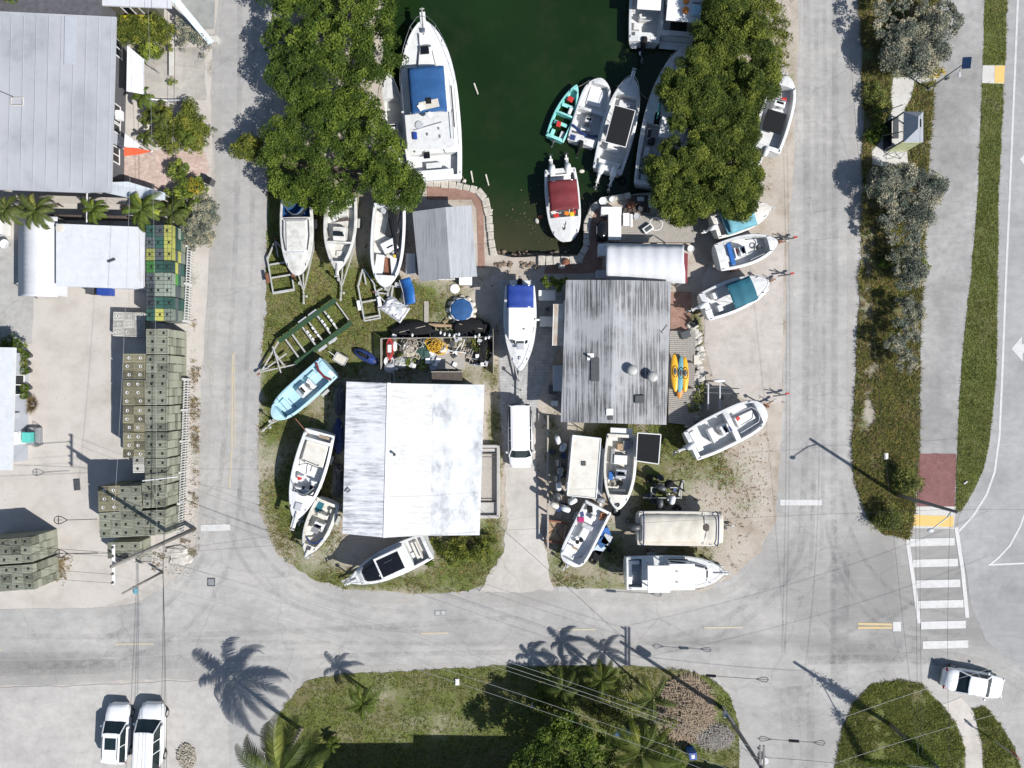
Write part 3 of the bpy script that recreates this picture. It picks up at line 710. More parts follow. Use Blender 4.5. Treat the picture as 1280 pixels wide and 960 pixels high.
            for i in range(N+1):
                for j in range(M_+1):
                    u = i/N; v = j/M_*2-1
                    sag = .035*math.cos(u*math.pi*4) + mnoise.noise(Vector((u*5, v*3, z*3+x0)))*.03
                    vs.append((x0+(x1-x0)*u, v*w/2, z - .16*abs(v)**3 - .05*(2*u-1)**4*1.6 + sag))
            fs = [(i*(M_+1)+j, (i+1)*(M_+1)+j, (i+1)*(M_+1)+j+1, i*(M_+1)+j+1) for i in range(N) for j in range(M_)]
            bo = MB().add(vs, fs).build('bimini_top', MT[m], root, smooth=True)
            so = bo.modifiers.new('solid', 'SOLIDIFY'); so.thickness = .02
            fr = MB()
            for x in (x0+.04, (x0+x1)/2, x1-.04):
                fr.tube([((x0+x1)/2+(x-(x0+x1)/2)*.25, -w*.5, zs(.4)), (x, -w*.49, z-.22), (x, -w*.3, z-.07), (x, w*.3, z-.07), (x, w*.49, z-.22), ((x0+x1)/2+(x-(x0+x1)/2)*.25, w*.5, zs(.4))], .014, 5)
            fr.build('bimini_frame', MT['alu'], root)
        elif kd == 'cabin':   # t0,t1,w0,w1,h,mat,glass?
            _, t0, t1, w0, w1, h, m = f[:7]; gl = f[7] if len(f) > 7 else True
            zb_ = f[8] if len(f) > 8 else zs((t0+t1)/2)+.02
            x0, x1 = X(t0), X(t1); ins = .12; sl = min(.5, (x1-x0)*.22)
            def ring(x0, x1, w0, w1, z, n=6):
                return [(x0,-w0/2,z),(x0,w0/2,z),((x0+x1)/2,(w0*.55+w1*.45)/2*1.06,z),(x1-.12,w1/2,z),(x1,w1*.3,z),(x1,-w1*.3,z),(x1-.12,-w1/2,z),((x0+x1)/2,-(w0*.55+w1*.45)/2*1.06,z)]
            r0 = ring(x0,x1,w0,w1,zb_); r1 = ring(x0+.04,x1-sl,w0-ins*2,w1-ins,zb_+h)
            vs = r0+r1; nn = 8
            cb = MB().add(vs, [(i,(i+1)%nn,nn+(i+1)%nn,nn+i)[::-1] for i in range(nn)] + [tuple(range(nn,2*nn))[::-1]]).build('cabin', MT[m], root, bevel=.05, seg=2)
            if gl:
                mb = MB()
                def lerp(a, b, s): return tuple(a[k]+(b[k]-a[k])*s for k in range(3))
                for i in range(nn):
                    if i == 0: continue
                    A, B_, Cc, Dd = r0[i], r0[(i+1)%nn], r1[(i+1)%nn], r1[i]
                    q1, q2, q3, q4 = lerp(lerp(A,Dd,.42),lerp(B_,Cc,.42),.08), lerp(lerp(A,Dd,.42),lerp(B_,Cc,.42),.92), lerp(lerp(A,Dd,.86),lerp(B_,Cc,.86),.92), lerp(lerp(A,Dd,.86),lerp(B_,Cc,.86),.08)
                    cx = Vector(((x0+x1)/2,0,zb_)); 
                    def off(pq):
                        v = Vector(pq); d = Vector(((v.x-cx.x)*.3, v.y, .3)).normalized()*.018; return tuple(v+d)
                    mb.add([off(q1),off(q2),off(q3),off(q4)], [(3,2,1,0)])
                mb.build('cabin_windows', MT['glass'], cb)
        elif kd == 'wind':   # t, w, h : wrap windscreen
            _, t, w, h = f[:4]; x = X(t); z = zs(t)+.03; N = 8; vs = []
            for i in range(N+1):
                a_ = -1+2*i/N; xx = x - (abs(a_)**2.2)*w*.42
                vs += [(xx, a_*w/2, z), (xx-h*.7, a_*w/2*.93, z+h)]
            ob = MB().add(vs, [(2*i,2*i+2,2*i+3,2*i+1) for i in range(N)]).build('windscreen', MT['glass'], root)
            ob.modifiers.new('s','SOLIDIFY').thickness = .012
            MB().tube([vs[2*i+1] for i in range(N+1)], .018, 5).build('windscreen_frame', MT['alu'], ob)
        elif kd == 'hatch':
            _, t, y, l, w, m = f[:6]
            z = zs(t) + (f[6] if len(f) > 6 else .13)
            h_ = box_('hatch', MT[m], root, X(t), y, z, l, w, .05, bevel=.02)
            MB().tube([(X(t)-l/2-.02,y-w/2-.02,z),(X(t)+l/2+.02,y-w/2-.02,z),(X(t)+l/2+.02,y+w/2+.02,z),(X(t)-l/2-.02,y+w/2+.02,z),(X(t)-l/2-.02,y-w/2-.02,z)], .02, 5).build('hatch_rim', MT['alu'], h_)
        elif kd == 'rail':
            _, t0, hh = f[:3]; mb = MB(); pts = []; T = [t0+(.985-t0)*i/7 for i in range(8)]
            for s in (1,-1):
                line_ = [(X(t)+(hh*.3 if t > .9 else 0), s*(Wt(t)-.02+.04), zs(t)+hh*min(1, .5+(t-t0)*3)) for t in T]
                mb.tube(line_, .016, 5)
                for i, t in enumerate(T):
                    if i % 2 == 0: mb.cyl((X(t), s*max(.03,Wt(t)-.07), zs(t)+.02), line_[i], .012, n=5)
                pts.append(line_[-1])
            mb.tube(pts, .016, 5); mb.build('bow_rail', MT['steel'], root)
        elif kd == 'pulpit':
            _, l, w = f; box_('anchor_pulpit', MT['gel'], root, L*.985+l*.35, 0, zs(1)+.06, l, w, .08, bevel=.03, seg=2)
            MB().bar((L*.9,0,zs(.95)+.16),(L+l*.95,0,zs(1)+.14),.07,.05).box(L+l*.9,0,zs(1)+.06,.1,.34,.06).build('anchor', MT['galv'], root)
        elif kd == 'platform':
            _, l, w = f[:3]; m = f[3] if len(f) > 3 else 'gel'
            box_('swim_platform', MT[m], root, -l/2-.02, 0, Hh*.42, l, w, .09, bevel=.03, seg=2)
        elif kd == 'motor':
            _, y, col, tilt = f[:4]; sc = f[4] if len(f) > 4 else 1.0
            outboard((-.22, y, Hh*.78), root, col, tilt, sc)
        elif kd == 'line':
            _, nm, pts, r, m = f; MB().tube([(X(t), y, z) for t, y, z in pts], r, 5).build(nm, MT[m], root)
        elif kd == 'coil':
            _, nm, t, y, r, z, m = f; mb = MB()
            for k_ in range(4): mb.torus((X(t)+.02*k_, y-.015*k_, z+.035*k_), r*(1-.08*k_), .03, 16, 5)
            mb.build(nm, MT[m], root)
        elif kd == 'strap':
            _, t, m = f; w = Wt(t)
            MB().tube([(X(t), s_*(w+.06)*c_, zs(t)+zz) for s_, c_, zz in ((-1,1,-.5),(-1,1,.1),(-1,.8,.33),(-1,.3,.42),(1,.3,.42),(1,.8,.33),(1,1,.1),(1,1,-.5))], .05, 4).build('tie_down_strap', MT[m], root)
    if trailer:
        make_trailer(root, L, Bm, zb, trailer, zs)
    return root

def outboard(loc, parent, col='gel', tilt=0, sc=1.0, name='outboard_motor'):
    """parent is a boat (the motor is its part); otherwise a stand-alone thing"""
    mb = MB(); prof = [(.0,.0),(.8,.02),(1,.16),(1,.42),(.92,.56),(.6,.66),(.0,.68)]
    vs = []; n = 12
    for (r, z) in prof[1:-1]:
        for i in range(n):
            t = 2*math.pi*i/n; c, s_ = math.cos(t), math.sin(t)
            sx = abs(c)**.7*(1 if c > 0 else -1); sy = abs(s_)**.7*(1 if s_ > 0 else -1)
            vs.append((r*.36*sx - .06 + (.04 if z > .5 else 0), r*.22*sy, z))
    k = len(prof)-2
    fs = [(a*n+i, a*n+(i+1)%n, (a+1)*n+(i+1)%n, (a+1)*n+i) for a in range(k-1) for i in range(n)] + [tuple(range((k-1)*n, k*n)), tuple(range(n))[::-1]]
    mb.add(vs, fs)
    piv = D.objects.new('outboard_motor' if parent else name, mb_mesh('powerhead_' + col, mb, MT[col])); C.objects.link(piv)
    piv.name = name
    if parent: piv.parent = parent
    piv.location = loc; piv.rotation_euler = (0, R(-tilt*1.6), 0); piv.scale = (sc,)*3
    md = MB().box(-.04,0,-.25,.26,.15,.55).box(.16,0,-.08,.12,.30,.36).box(-.06,0,-.56,.44,.26,.03).build('midsection', MT[col], piv, bevel=.03, seg=2)
    lw = MB().blob((-.02,0,-.86), .36,.075,.085, 10, 6).box(-.04,0,-.66,.22,.05,.34).box(-.02,0,-.97,.2,.03,.2).build('gearcase', MT['grey' if col != 'gel' else 'white'], piv, smooth=True)
    pr = MB()
    for a in range(3):
        an = a*2.094; pr.box(-.38, .10*math.cos(an), -.86+.10*math.sin(an), .03, .12, .09, 0, Matrix.Rotation(an, 3, 'X'))
    pr.cyl((-.46,0,-.86),(-.33,0,-.86),.04,n=8).build('propeller', MT['dgrey'], piv)
    return piv
def mb_mesh(name, mb, m):
    me = D.meshes.new(name); me.from_pydata(mb.v, [], mb.f); me.materials.append(m)
    me.polygons.foreach_set('use_smooth', [True]*len(me.polygons)); return me

def wheel(parent, x, y, z, r=.3, w=.2, axis='Y', rim='galv'):
    d = Vector((0,w/2,0)) if axis == 'Y' else Vector((w/2,0,0)); c = Vector((x,y,z))
    t = MB(); t.cyl(c-d, c-d*.8, r*.93, r, 18); t.cyl(c-d*.8, c+d*.8, r, r, 18, cap=False); t.cyl(c+d*.8, c+d, r, r*.93, 18)
    o = t.build('wheel', MT['rubber'], parent)
    MB().cyl(c-d*1.03, c+d*1.03, r*.58, r*.58, 14).build('rim', MT[rim], o)
    return o
def make_trailer(root, L, Bm, zb, spec, zs):
    """spec = (label, tongue length, colour[, tandem])"""
    lab, tl, col = spec[:3]; tandem = len(spec) > 3 and spec[3]
    t = thing('boat_trailer', lab, 'trailer', root.location.xy.to_3d(), root.rotation_euler[2], 'boat trailers in the yard')
    m = MT[col]; zf = max(.36, zb-.10); w = min(Bm*.42, .85)
    fr = MB()
    for s in (1,-1):
        fr.bar((.1, s*w, zf), (L*.62, s*w, zf), .08, .12); fr.bar((L*.62, s*w, zf), (L+tl*.45, s*.06, zf), .08, .12)
    for q_ in (.08, .3, .5, .62): fr.bar((L*q_, -w, zf-.1), (L*q_, w, zf-.1), .07, .08)
    fr.build('frame', m, t)
    MB().bar((L*.62,0,zf-.03),(L+tl,0,zf-.03),.09,.1).build('tongue', m, t)
    MB().box(L+tl+.08,0,zf,.26,.14,.1).cyl((L+tl*.75,.12,.05),(L+tl*.75,.12,zf+.4),.03,n=8).cyl((L+tl*.75,.12,.0),(L+tl*.75,.12,.16),.1,n=10).build('coupler', MT['galv'], t, bevel=.02)
    zmast = min(zb+.9, zs(1)+zb-.2)
    MB().bar((L+tl*.38,0,zf),(L+tl*.30+.02,0,zmast),.08,.08).box(L+tl*.28,0,zmast,.22,.16,.16).build('winch_post', m, t)
    for y in (.3,-.3): MB().bar((.1,y,zb+.06),(L*.66,y,zb+.10),.09,.07).build('bunk', MT['dgrey'], t)
    for x in ((L*.22, L*.36) if tandem else (L*.3,)):
        for s in (1,-1):
            wheel(t, x, s*(w+.24), .3)
            MB().box(x, s*(w+.24), .64, .72, .24, .04).build('fender', m, t, bevel=.04, seg=2)
        MB().bar((x,-w-.2,.3),(x,w+.2,.3),.06,.06).build('axle', m, t)
    return t
# ================================================================== THE BOATS
WB = -1.35   # hull bottom of a floating boat
# ---- afloat
boat('cabin_cruiser', 'large white cabin cruiser with a blue canvas bridge cover moored along the west bank', (545,226), (529,26), 72, 2.1, -1.55, 3.0, .68,
     wells=[(.03,.17,.95)], g=.30, deck='gel', feats=[
     ('pulpit', .9, .42), ('rail', .60, .55), ('platform', .5, 3.6),
     ('cabin', .18, .86, 3.0, 1.0, .38, 'gel', True), ('box', 'deckhouse', .46, .12, 4.0, 2.7, 2.1, .75, 'gel'),
     ('box', 'bridge_deck', .29, .10, 2.75, 3.65, 2.75, .12, 'deck'),
     ('bimini', .385, .665, 2.75, 3.55, 'blue'), ('box', 'cover_tear', .43, -.05, .62, 1.5, 3.53, .035, 'cream', 8), ('box', 'cover_tear', .418, .55, .5, .45, 3.55, .035, 'gel', 30), ('box', 'bridge_seat', .452, -.05, .45, .40, 3.53, .10, 'black'),
     ('cyl', 'radar_dome', .365, -.05, .22, 3.55, .2, 'gel'), ('hatch', .80, .03, .62, .62, 'blackg', .40), ('box','windlass', .925, .02, .35, .3, 2.4, .16, 'steel'), ('box','foredeck_box', .87, .30, .9, .06, 2.45, .12, 'gel'),
     ('line', 'radio_aerial', [(.30,1.3,2.95),(.335,-.9,3.0)], .025, 'steel'), ('cyl','horn_dish', .33, .85, .32, 2.9, .06, 'lgrey'), ('box','folded_blue_cover', .265, 1.25, .55, .32, 2.88, .16, 'rblue'),
     ('box','bridge_vent', .27, .3, .22,.14,2.88,.08,'grey'),('box','bridge_vent', .25, -.65, .24,.12,2.88,.08,'grey'),('box','bridge_vent', .30, -.6, .2,.12,2.88,.08,'grey'),
     ('line','bridge_rail', [(.22,-1.7,3.2),(.40,-1.7,3.2)], .03, 'steel'), ('line','bridge_ladder', [(.16,-1.0,2.2),(.21,-.6,2.75)], .03,'steel'), ('line','bridge_ladder', [(.16,.9,2.2),(.21,.4,2.75)], .03,'steel'),
     ('box','cockpit_hatch', .16,.55,.5,.5,2.2,.06,'blackg'), ('box','transom_bench', .045, 0, .5, 2.8, .95, 1.0, 'gel'), ('box','fish_box', .10, .1, .5, 1.2, .95, .5, 'deck'),
     ('box','side_rail_board', .45, -1.78, 3.2, .05, 2.15, .12, 'woodd'), ('line','side_rail', [(.2,-2.0,2.65),(.6,-2.0,2.65)], .02,'steel'), ('line','side_rail', [(.2,2.0,2.65),(.6,2.0,2.65)], .02,'steel')])
boat('open_boat', 'narrow white boat half hidden under the tree beside the large white cruiser', (494,205), (486,92), 32, 1.2, -1.25, 2.4, .8, wells=[(.06,.72,.35)], feats=[
     ('console', .42, 0, .8, .9, .35, .9), ('seat', .22, 0, .5, 1.2, .35, .4, 'white'), ('box','cooler', .12,.3,.4,.8,.35,.4,'black'), ('motor', 0, 'dgrey', 0), ('rail', .6, .3)])
boat('centre_console_boat', 'white boat with a maroon bimini and two outboards pointing down towards the slip', (700,211), (708,303), 42, 1.3, -1.25, 3.4, .5,
     wells=[(.06,.66,.42)], feats=[('motor', .62, 'gel', -35, 1.15), ('motor', -.62, 'gel', -35, 1.15), ('bimini', .20, .60, 2.25, 2.35, 'maroon'),
     ('seat', .12, 0, .5, 1.6, .42, .45, 'white'), ('console', .42, 0, .8, .9, .42, .9), ('box','life_vest', .63,-.62,.34,.42,1.30,.12,'red',15), ('box','life_vest', .63,.60,.36,.36,1.30,.14,'yellow',10), ('box','life_vest', .61,.20,.30,.36,1.32,.12,'orange',-20), ('box','boat_cushion', .60,.78,.3,.3,1.2,.16,'red',5),
     ('line','anchor_line', [(.72,.1,1.45),(.80,.0,1.5),(.84,-.12,1.5),(.80,-.2,1.5)], .03, 'dgrey'), ('box','anchor', .79, .0, .4,.07,1.46,.06,'galv',10), ('box','bow_locker', .76,.05,.7,.9,1.40,.06,'deck')])
boat('rowing_skiff', 'small turquoise wooden skiff with two red boxes, outermost in the raft', (693,174), (721,106), 26, .72, -1.05, 1.9, .8, wells=[(.05,.44,.16),(.47,.9,.16)], g=.1, hull='aqua', deck='aquad', liner='aqua', feats=[
     ('box','thwart', .30, 0, .28, 1.1, .5, .05, 'aquad'), ('box','thwart', .62, 0, .28, 1.0, .5, .05, 'aquad'), ('box','red_fuel_box', .27,.15,.42,.36,.55,.2,'red',6), ('box','red_fuel_box', .74,.05,.40,.45,.5,.2,'red',-4), ('box','stern_bench', .10,.36,.7,.30,.3,.2,'aquad'),
     ('box','stern_bench', .10,-.40,.9,.32,.3,.2,'deck'), ('box','cooler', .55,-.3,.55,.25,.5,.25,'deck'), ('motor', 0, 'dgrey', -10, .5)], cat='skiff')
boat('flat_skiff', 'white flat-decked skiff with a blue stern strap between the turquoise skiff and the black-topped boat', (726,180), (752,98), 37, .95, -1.15, 5.5, .75, wells=[(.12,.48,.3),(.52,.90,.48)], g=.13, aft=.94, feats=[
     ('console', .38, -.02, .7, .62, .3, .85, 'deck'), ('box','casting_deck_cushion', .74,0,1.4,1.2,.52,.05,'gel'), ('line','blue_stern_strap', [(.17,-1.08,1.08),(.13,-.5,1.13),(.14,.2,1.13),(.22,1.05,1.08)], .11, 'navy'), ('box','stern_hatch', .05,.7,.42,.5,1.0,.05,'navy'),
     ('motor', 0, 'black', -20, .9), ('seat', .24,0,.4,.8,.3,.4,'white'), ('line','push_pole', [(.5,.95,1.06),(.92,.5,1.1)], .02, 'steel')])
boat('centre_console_boat', 'white centre console boat with a black hardtop and two white outboards', (759,214), (790,97), 41, 1.35, -1.25, 3.0, .68, wells=[(.05,.80,.42)], feats=[
     ('ttop', .22,.60, 1.62, 2.75, 'black'), ('console', .42, 0, .9, .85, .42, 1.0), ('seat', .26,0,.5,1.0,.42,.6,'white'), ('motor', .52, 'gel', -38, 1.2), ('motor', -.52, 'gel', -38, 1.2), ('pulpit', .7,.3), ('box','bow_cushion',.70,0,1.0,.9,.42,.4,'deck'),
     ('box','stern_bench', .09,0,.45,1.7,.42,.5,'white'), ('rail', .66,.25), ('cyl','bait_well', .10,-.55,.2,.9,.16,'deck')])
boat('sport_fishing_boat', 'big white fishing boat whose seaward half shows beside the east tree', (820,234), (852,62), 62, 1.7, -1.4, 2.4, .75, wells=[(.03,.44,.6)], g=.24, feats=[
     ('cabin', .48,.84, 2.2,1.0,.5,'gel',True), ('box','helm_roof', .40,-.3,1.6,1.9,2.5,.1,'gel'), ('box','cockpit_locker', .24,1.2,.9,.45,1.08,.4,'gel'), ('line','coaming_strip', [(.03,1.62,1.78),(.25,1.66,1.78),(.45,1.62,1.78)], .03,'lgrey'), ('seat', .33,.95,.5,.5,1.08,.4,'blackg'), ('hatch', .72,.55,.30,.30,'blackg',.2), ('hatch', .46,.98,.95,.42,'blackg',.62), ('hatch', .36,1.3,.7,.3,'blackg',.2), ('rail', .5,.4),
     ('box','helm_trim', .52,1.0,1.4,.06,2.0,.5,'tealp'), ('coil','green_rope', .17,.95,.45,1.75,'net'), ('coil','green_rope', .11,1.25,.35,1.75,'net'), ('box','stern_bench',.06,0,.5,2.6,.6,.6,'gel'), ('line','gaff',[(.25,.4,1.9),(.08,.9,1.9)],.03,'dgrey')])
boat('centre_console_boat', 'white boat with a square white roof cut by the top edge of the view', (805,53), (815,-95), 42, 1.3, -1.25, 2.4, .8, wells=[(.05,.80,.42)], feats=[
     ('ttop', .21,.50,1.75,2.5,'white'), ('console', .42,0,.9,.9,.42,1.0), ('seat',.22,0,.5,1.0,.42,.6,'deck'), ('motor', 0,'black', -40, 1.15), ('box','tackle_box',.15,.6,.5,.5,.42,.4,'deck'), ('box','stern_step', -.01,.7,.35,.5,.7,.06,'gel'), ('box','stern_hatch',.06,0,.4,1.5,1.33,.05,'deck')])
boat('work_boat', 'white workboat with orange buoys on its roof cut by the top edge of the view', (848,46), (862,-110), 50, 1.5, -1.3, 2.4, .8, wells=[(.04,.28,.5)], feats=[
     ('box','cabin_roof', .33,.05,5.6,2.6,2.9,.1,'gel'), ('cabin', .24,.74,2.5,1.5,1.1,'gel',True), ('cyl','orange_buoy', .125,-.05,.24,3.02,.22,'orange'), ('cyl','orange_buoy', .20,-.05,.24,3.02,.22,'orange'), ('box','blue_crate', .13,-.85,.8,.7,3.02,.25,'ltblue'), ('box','blue_crate', .22,-.9,.6,.8,3.02,.25,'lgrey'), ('box','engine_box',.09,0,.9,1.2,.5,.7,'black'), ('platform',.6,2.6)])
# ---- ashore
boat('centre_console_boat', 'white boat with a black seat cover partly under the east tree beside the road', (957,188), (984,96), 40, 1.25, .5, 3.2, .6, wells=[(.06,.86,.4)], trailer=('trailer under the boat beside the east tree', 1.3, 'galv'), feats=[
     ('box','black_cover', .38,.0,1.6,1.5,1.30,.12,'black'), ('console', .64,0,.8,.9,.4,.95), ('seat',.56,0,.4,.9,.4,.5,'white'), ('box','tackle_box',.72,-.3,.3,.4,.9,.2,'red',20), ('coil','rope_coil',.74,.2,.25,.9,'rope'), ('motor',0,'gel',-20)])
boat('cuddy_boat', 'white closed-deck boat with a blue interior, its stern under the tree', (370,246), (372,345), 41, 1.35, .55, 2.5, .62, wells=[(.05,.26,.4)], hull='gelw', deck='gelw', liner='blue', trailer=('galvanised trailer under the white closed-deck boat, tongue on the grass', 1.75, 'galv'), feats=[
     ('box','trunk_deck', .50,0,2.3,1.5,1.40,.14,'gelw'), ('line','deck_seam', [(.30,-.95,1.5),(.5,-.98,1.5),(.68,-.82,1.5)], .035, 'dgrey'), ('line','deck_seam', [(.30,.95,1.5),(.5,.98,1.5),(.68,.82,1.5)], .035,'dgrey'), ('box','windscreen_base', .29,0,.12,1.7,1.45,.12,'grey'), ('box','deck_step', .70,0,.1,1.2,1.47,.05,'lgrey'), ('wind', .27,1.7,.3)])
boat('centre_console_boat', 'stripped white centre console boat with its bow down, middle of the row below the tree', (427,245), (422,340), 41, 1.3, .55, 2.1, .85, wells=[(.05,.60,.35),(.62,.86,.7)], hull='gelw', deck='gelw', liner='gelw', trailer=('galvanised trailer under the stripped centre console boat', 1.8, 'galv'), feats=[
     ('console', .50,0,1.15,1.0,.35,1.0,'gelw'), ('box','engine_hatch', .20,0,.55,1.0,.35,.5,'gelw'), ('box','stern_locker',.09,.5,.5,.6,.35,.5,'gelw',8), ('box','bow_hatch', .74,-.05,.42,.5,.72,.12,'gelw'), ('box','loose_board', .30,.1,.2,1.1,.9,.05,'woodd',10), ('box','loose_crate', .28,-.5,.4,.4,.5,.4,'deck',20), ('pulpit',.4,.25)])
boat('open_boat', 'white open boat heaped with black hoses, right of the row below the tree', (487,255), (481,359), 42, 1.25, .45, 2.9, .6, wells=[(.05,.86,.3)], hull='gel', deck='gel', liner='gelw', aft=.92, trailer=('trailer hidden under the open boat full of hoses', .3, 'galv'), feats=[
     ('box','loose_console', .50,.15,.85,1.15,.5,.75,'gel',30), ('box','console_slot', .51,.20,.12,.5,1.25,.03,'blackg',30), ('box','side_bench', .74,-.58,1.7,.62,.3,.5,'gel',-4), ('box','side_bench', .72,.55,1.5,.5,.3,.5,'gel',8), ('box','plywood_floor', .74,.02,1.4,.5,.32,.05,'rust'),
     ('line','black_hose', [(.08,-.1,1.34),(.2,.15,1.36),(.36,.42,1.34),(.52,.62,1.2)], .05,'ropeb'), ('line','black_hose', [(.08,.05,1.36),(.2,.3,1.4),(.4,.5,1.34),(.60,.62,1.2)], .06,'ropeb'), ('line','black_hose', [(.07,.2,1.34),(.2,.42,1.42),(.42,.62,1.36),(.64,.7,1.2)], .06,'ropeb'), ('line','black_hose', [(.07,.35,1.34),(.25,.55,1.4),(.45,.68,1.34),(.55,.72,1.28)], .06,'ropeb'), ('line','black_hose', [(.09,.5,1.34),(.3,.7,1.36)], .07,'ropeb'),
     ('line','black_hose', [(.08,-.0,1.28),(.24,.24,1.3),(.38,.5,1.28)], .08,'ropeb'),('line','black_hose', [(.1,.3,1.28),(.3,.5,1.28),(.5,.66,.9)], .09,'ropeb'),
     ('coil','hose_coil', .31,.62,.22,1.25,'dgrey'), ('cyl','white_drum', .08,-.45,.22,.9,.4,'lgrey'), ('box','hose_heap', .22,.28,2.0,.75,.7,.52,'ropeb',-8), ('box','hose_heap', .42,.62,1.6,.38,.65,.45,'ropeb',-4), ('box','brown_bag', .86,-.45,.4,.3,.6,.2,'husk'), ('cyl','buoy', .62,.1,.15,1.0,.25,'cream'), ('cyl','buoy', .62,.6,.12,1.0,.3,'yellow')])
boat('centre_console_boat', 'light blue centre console boat with maroon seat trim near the west road', (411,459), (341,522), 33, 1.2, .5, 4.6, .62, wells=[(.12,.88,.35)], hull='ltblue', deck='ltblue', liner='ltblue', aft=.96, g=.14, trailer=('trailer under the light blue boat, tongue towards the west road', 1.5, 'galv'), feats=[
     ('console', .46,.0,.95,.80,.35,.95,'gel'), ('seat', .33,.0,.4,.8,.35,.6,'gel'), ('line','maroon_bolster', [(.085,.86,1.3),(.125,.3,1.33),(.125,-.3,1.33),(.085,-.86,1.3)], .10,'maroon'), ('box','bow_step', .80,0,.7,1.3,.38,.25,'ltblue'), ('box','stern_locker', .03,.5,.3,.5,1.23,.08,'gel'), ('box','stern_locker', .03,-.45,.3,.5,1.23,.08,'ltblue'), ('box','blue_cushion', .25,-.5,.7,.35,.4,.35,'ltblue'), ('box','bow_hatch',.70,.1,.05,.9,.65,.04,'navy')])
boat('cabin_cruiser', 'long white open-decked boat, bow down, left of the white-roofed house', (400,540), (369,650), 42, 1.5, .55, 2.3, .78, wells=[(.02,.09,.6),(.12,.70,.75)], deck='gel', liner='gel', trailer=('trailer under the long white boat by the white-roofed house', .6, 'galv'), feats=[
     ('pulpit', .8,.36), ('box','engine_box', .25,.05,1.7,1.7,.75,.62,'gel2'), ('line','frame_pipe', [(.40,-.85,1.75),(.36,-.2,1.8),(.38,.85,1.75)], .035,'dgrey'), ('line','frame_pipe', [(.36,-.2,1.8),(.48,-.1,1.75)], .035,'dgrey'), ('line','frame_pipe', [(.36,.85,1.75),(.50,.80,1.75)], .03,'dgrey'), ('box','yellow_cushion', .045,.4,.22,.8,1.4,.06,'husk'),
     ('seat', .55,-.55,.45,.45,.75,.35,'gel'), ('seat', .57,.55,.45,.45,.75,.35,'gel'), ('box','dash', .67,0,.3,1.5,.75,.65,'gel'), ('box','red_life_vest', .55,-.62,.34,.3,1.15,.16,'red',30), ('box','black_box', .62,.45,.3,.25,1.1,.25,'blackg'), ('box','black_box', .64,-.1,.24,.2,1.2,.25,'blackg'), ('wind', .73,1.7,.35), ('hatch', .84,0,.5,.5,'lgrey',.14),
     ('line','outrigger_pole', [(.06,-.7,1.6),(-.12,-1.3,4.2)], .03,'rust')])
boat('centre_console_boat', 'small cream-decked boat nosing the grass below the long white boat', (410,627), (383,693), 33, 1.15, .45, 2.4, .78, wells=[(.05,.82,.35)], deck='gel2', liner='gel2', trailer=('trailer under the small cream-decked boat', .5, 'galv'), feats=[
     ('console', .46,.05,.75,.8,.35,.9,'gel'), ('seat', .28,.0,.4,.8,.35,.5,'gel2'), ('box','teal_mat', .18,-.55,.8,.5,.38,.06,'teal'), ('line','bow_bolster', [(.62,.72,1.2),(.74,.45,1.2),(.78,0,1.2),(.72,-.5,1.2)], .07,'navy'), ('box','bow_hatch', .87,0,.3,.35,1.25,.05,'dgrey'), ('box','black_bag', .55,-.1,.35,.55,1.2,.1,'grey'), ('cyl','rope_bucket', .15,.5,.2,.4,.4,'cream'), ('pulpit',.25,.2)])
boat('cabin_cruiser', 'white express cruiser with black windows below the white-roofed house', (535,682), (437,727), 38, 1.6, .55, 2.4, .8, wells=[(.04,.24,.6)], trailer=('trailer under the express cruiser with black windows', .9, 'galv'), feats=[
     ('cabin', .26,.90,2.0,1.1,.42,'gel',False), ('box','hardtop', .45,.0,2.2,1.75,2.15,.1,'gel'), ('box','sunroof', .46,.0,1.75,1.35,2.25,.04,'blackg',0), ('cabin', .58,.86,1.75,1.05,.52,'blackg',False), ('cabin', .62,.84,1.2,.7,.60,'blackg',False),
     ('line','roof_bar', [(.42,-.3,2.33),(.52,-.3,2.33)], .02,'steel'), ('seat', .15,0,.5,1.4,.6,.4,'gel2'), ('box','cockpit_table', .20,.3,.5,.5,.9,.1,'gel'), ('rail', .55,.35), ('pulpit',.4,.3)])
boat('walkaround_boat', 'white cabin boat with a royal blue bimini on its trailer in the driveway', (650,357), (650,464), 40, 1.6, .6, 2.3, .78, wells=[(.03,.26,.6)], trailer=('long galvanised trailer under the cabin boat in the driveway', 2.0, 'galv', True), feats=[
     ('bimini', .02,.28,1.95,3.0,'rblue'), ('box','cabin_roof', .45,.02,2.4,1.75,2.35,.12,'gel'), ('cabin', .30,.72,1.9,1.2,.62,'gel',True), ('hatch', .71,.02,.40,.50,'lgrey',.42), ('box','windlass', .85,0,.25,.2,1.75,.12,'lgrey'), ('rail', .5,.4), ('seat', .16,0,.5,1.3,.6,.5,'white'), ('platform', .5,1.5), ('box','side_fender', .40,1.28,.15,.35,1.4,.35,'gel'), ('motor',0,'black',-10), ('cyl','roof_aerial',.52,.3,.05,2.47,.1,'dgrey')])
boat('covered_boat', 'cream-hulled boat with a faded teal cover, its stern under the east tree', (893,284), (963,259), 34, 1.15, .5, 2.6, .68, wells=[(.06,.62,.4)], hull='gel2', deck='gel2', trailer=('trailer under the boat with the faded teal cover', .7, 'galv'), feats=[
     ('box','teal_cover', .42,.0,2.4,1.9,1.25,.14,'pteal',0), ('bimini', .20,.66,1.8,1.75,'pteal'), ('seat', .10,.4,.4,.5,.4,.4,'white'), ('motor',0,'gel',-20,.9)])
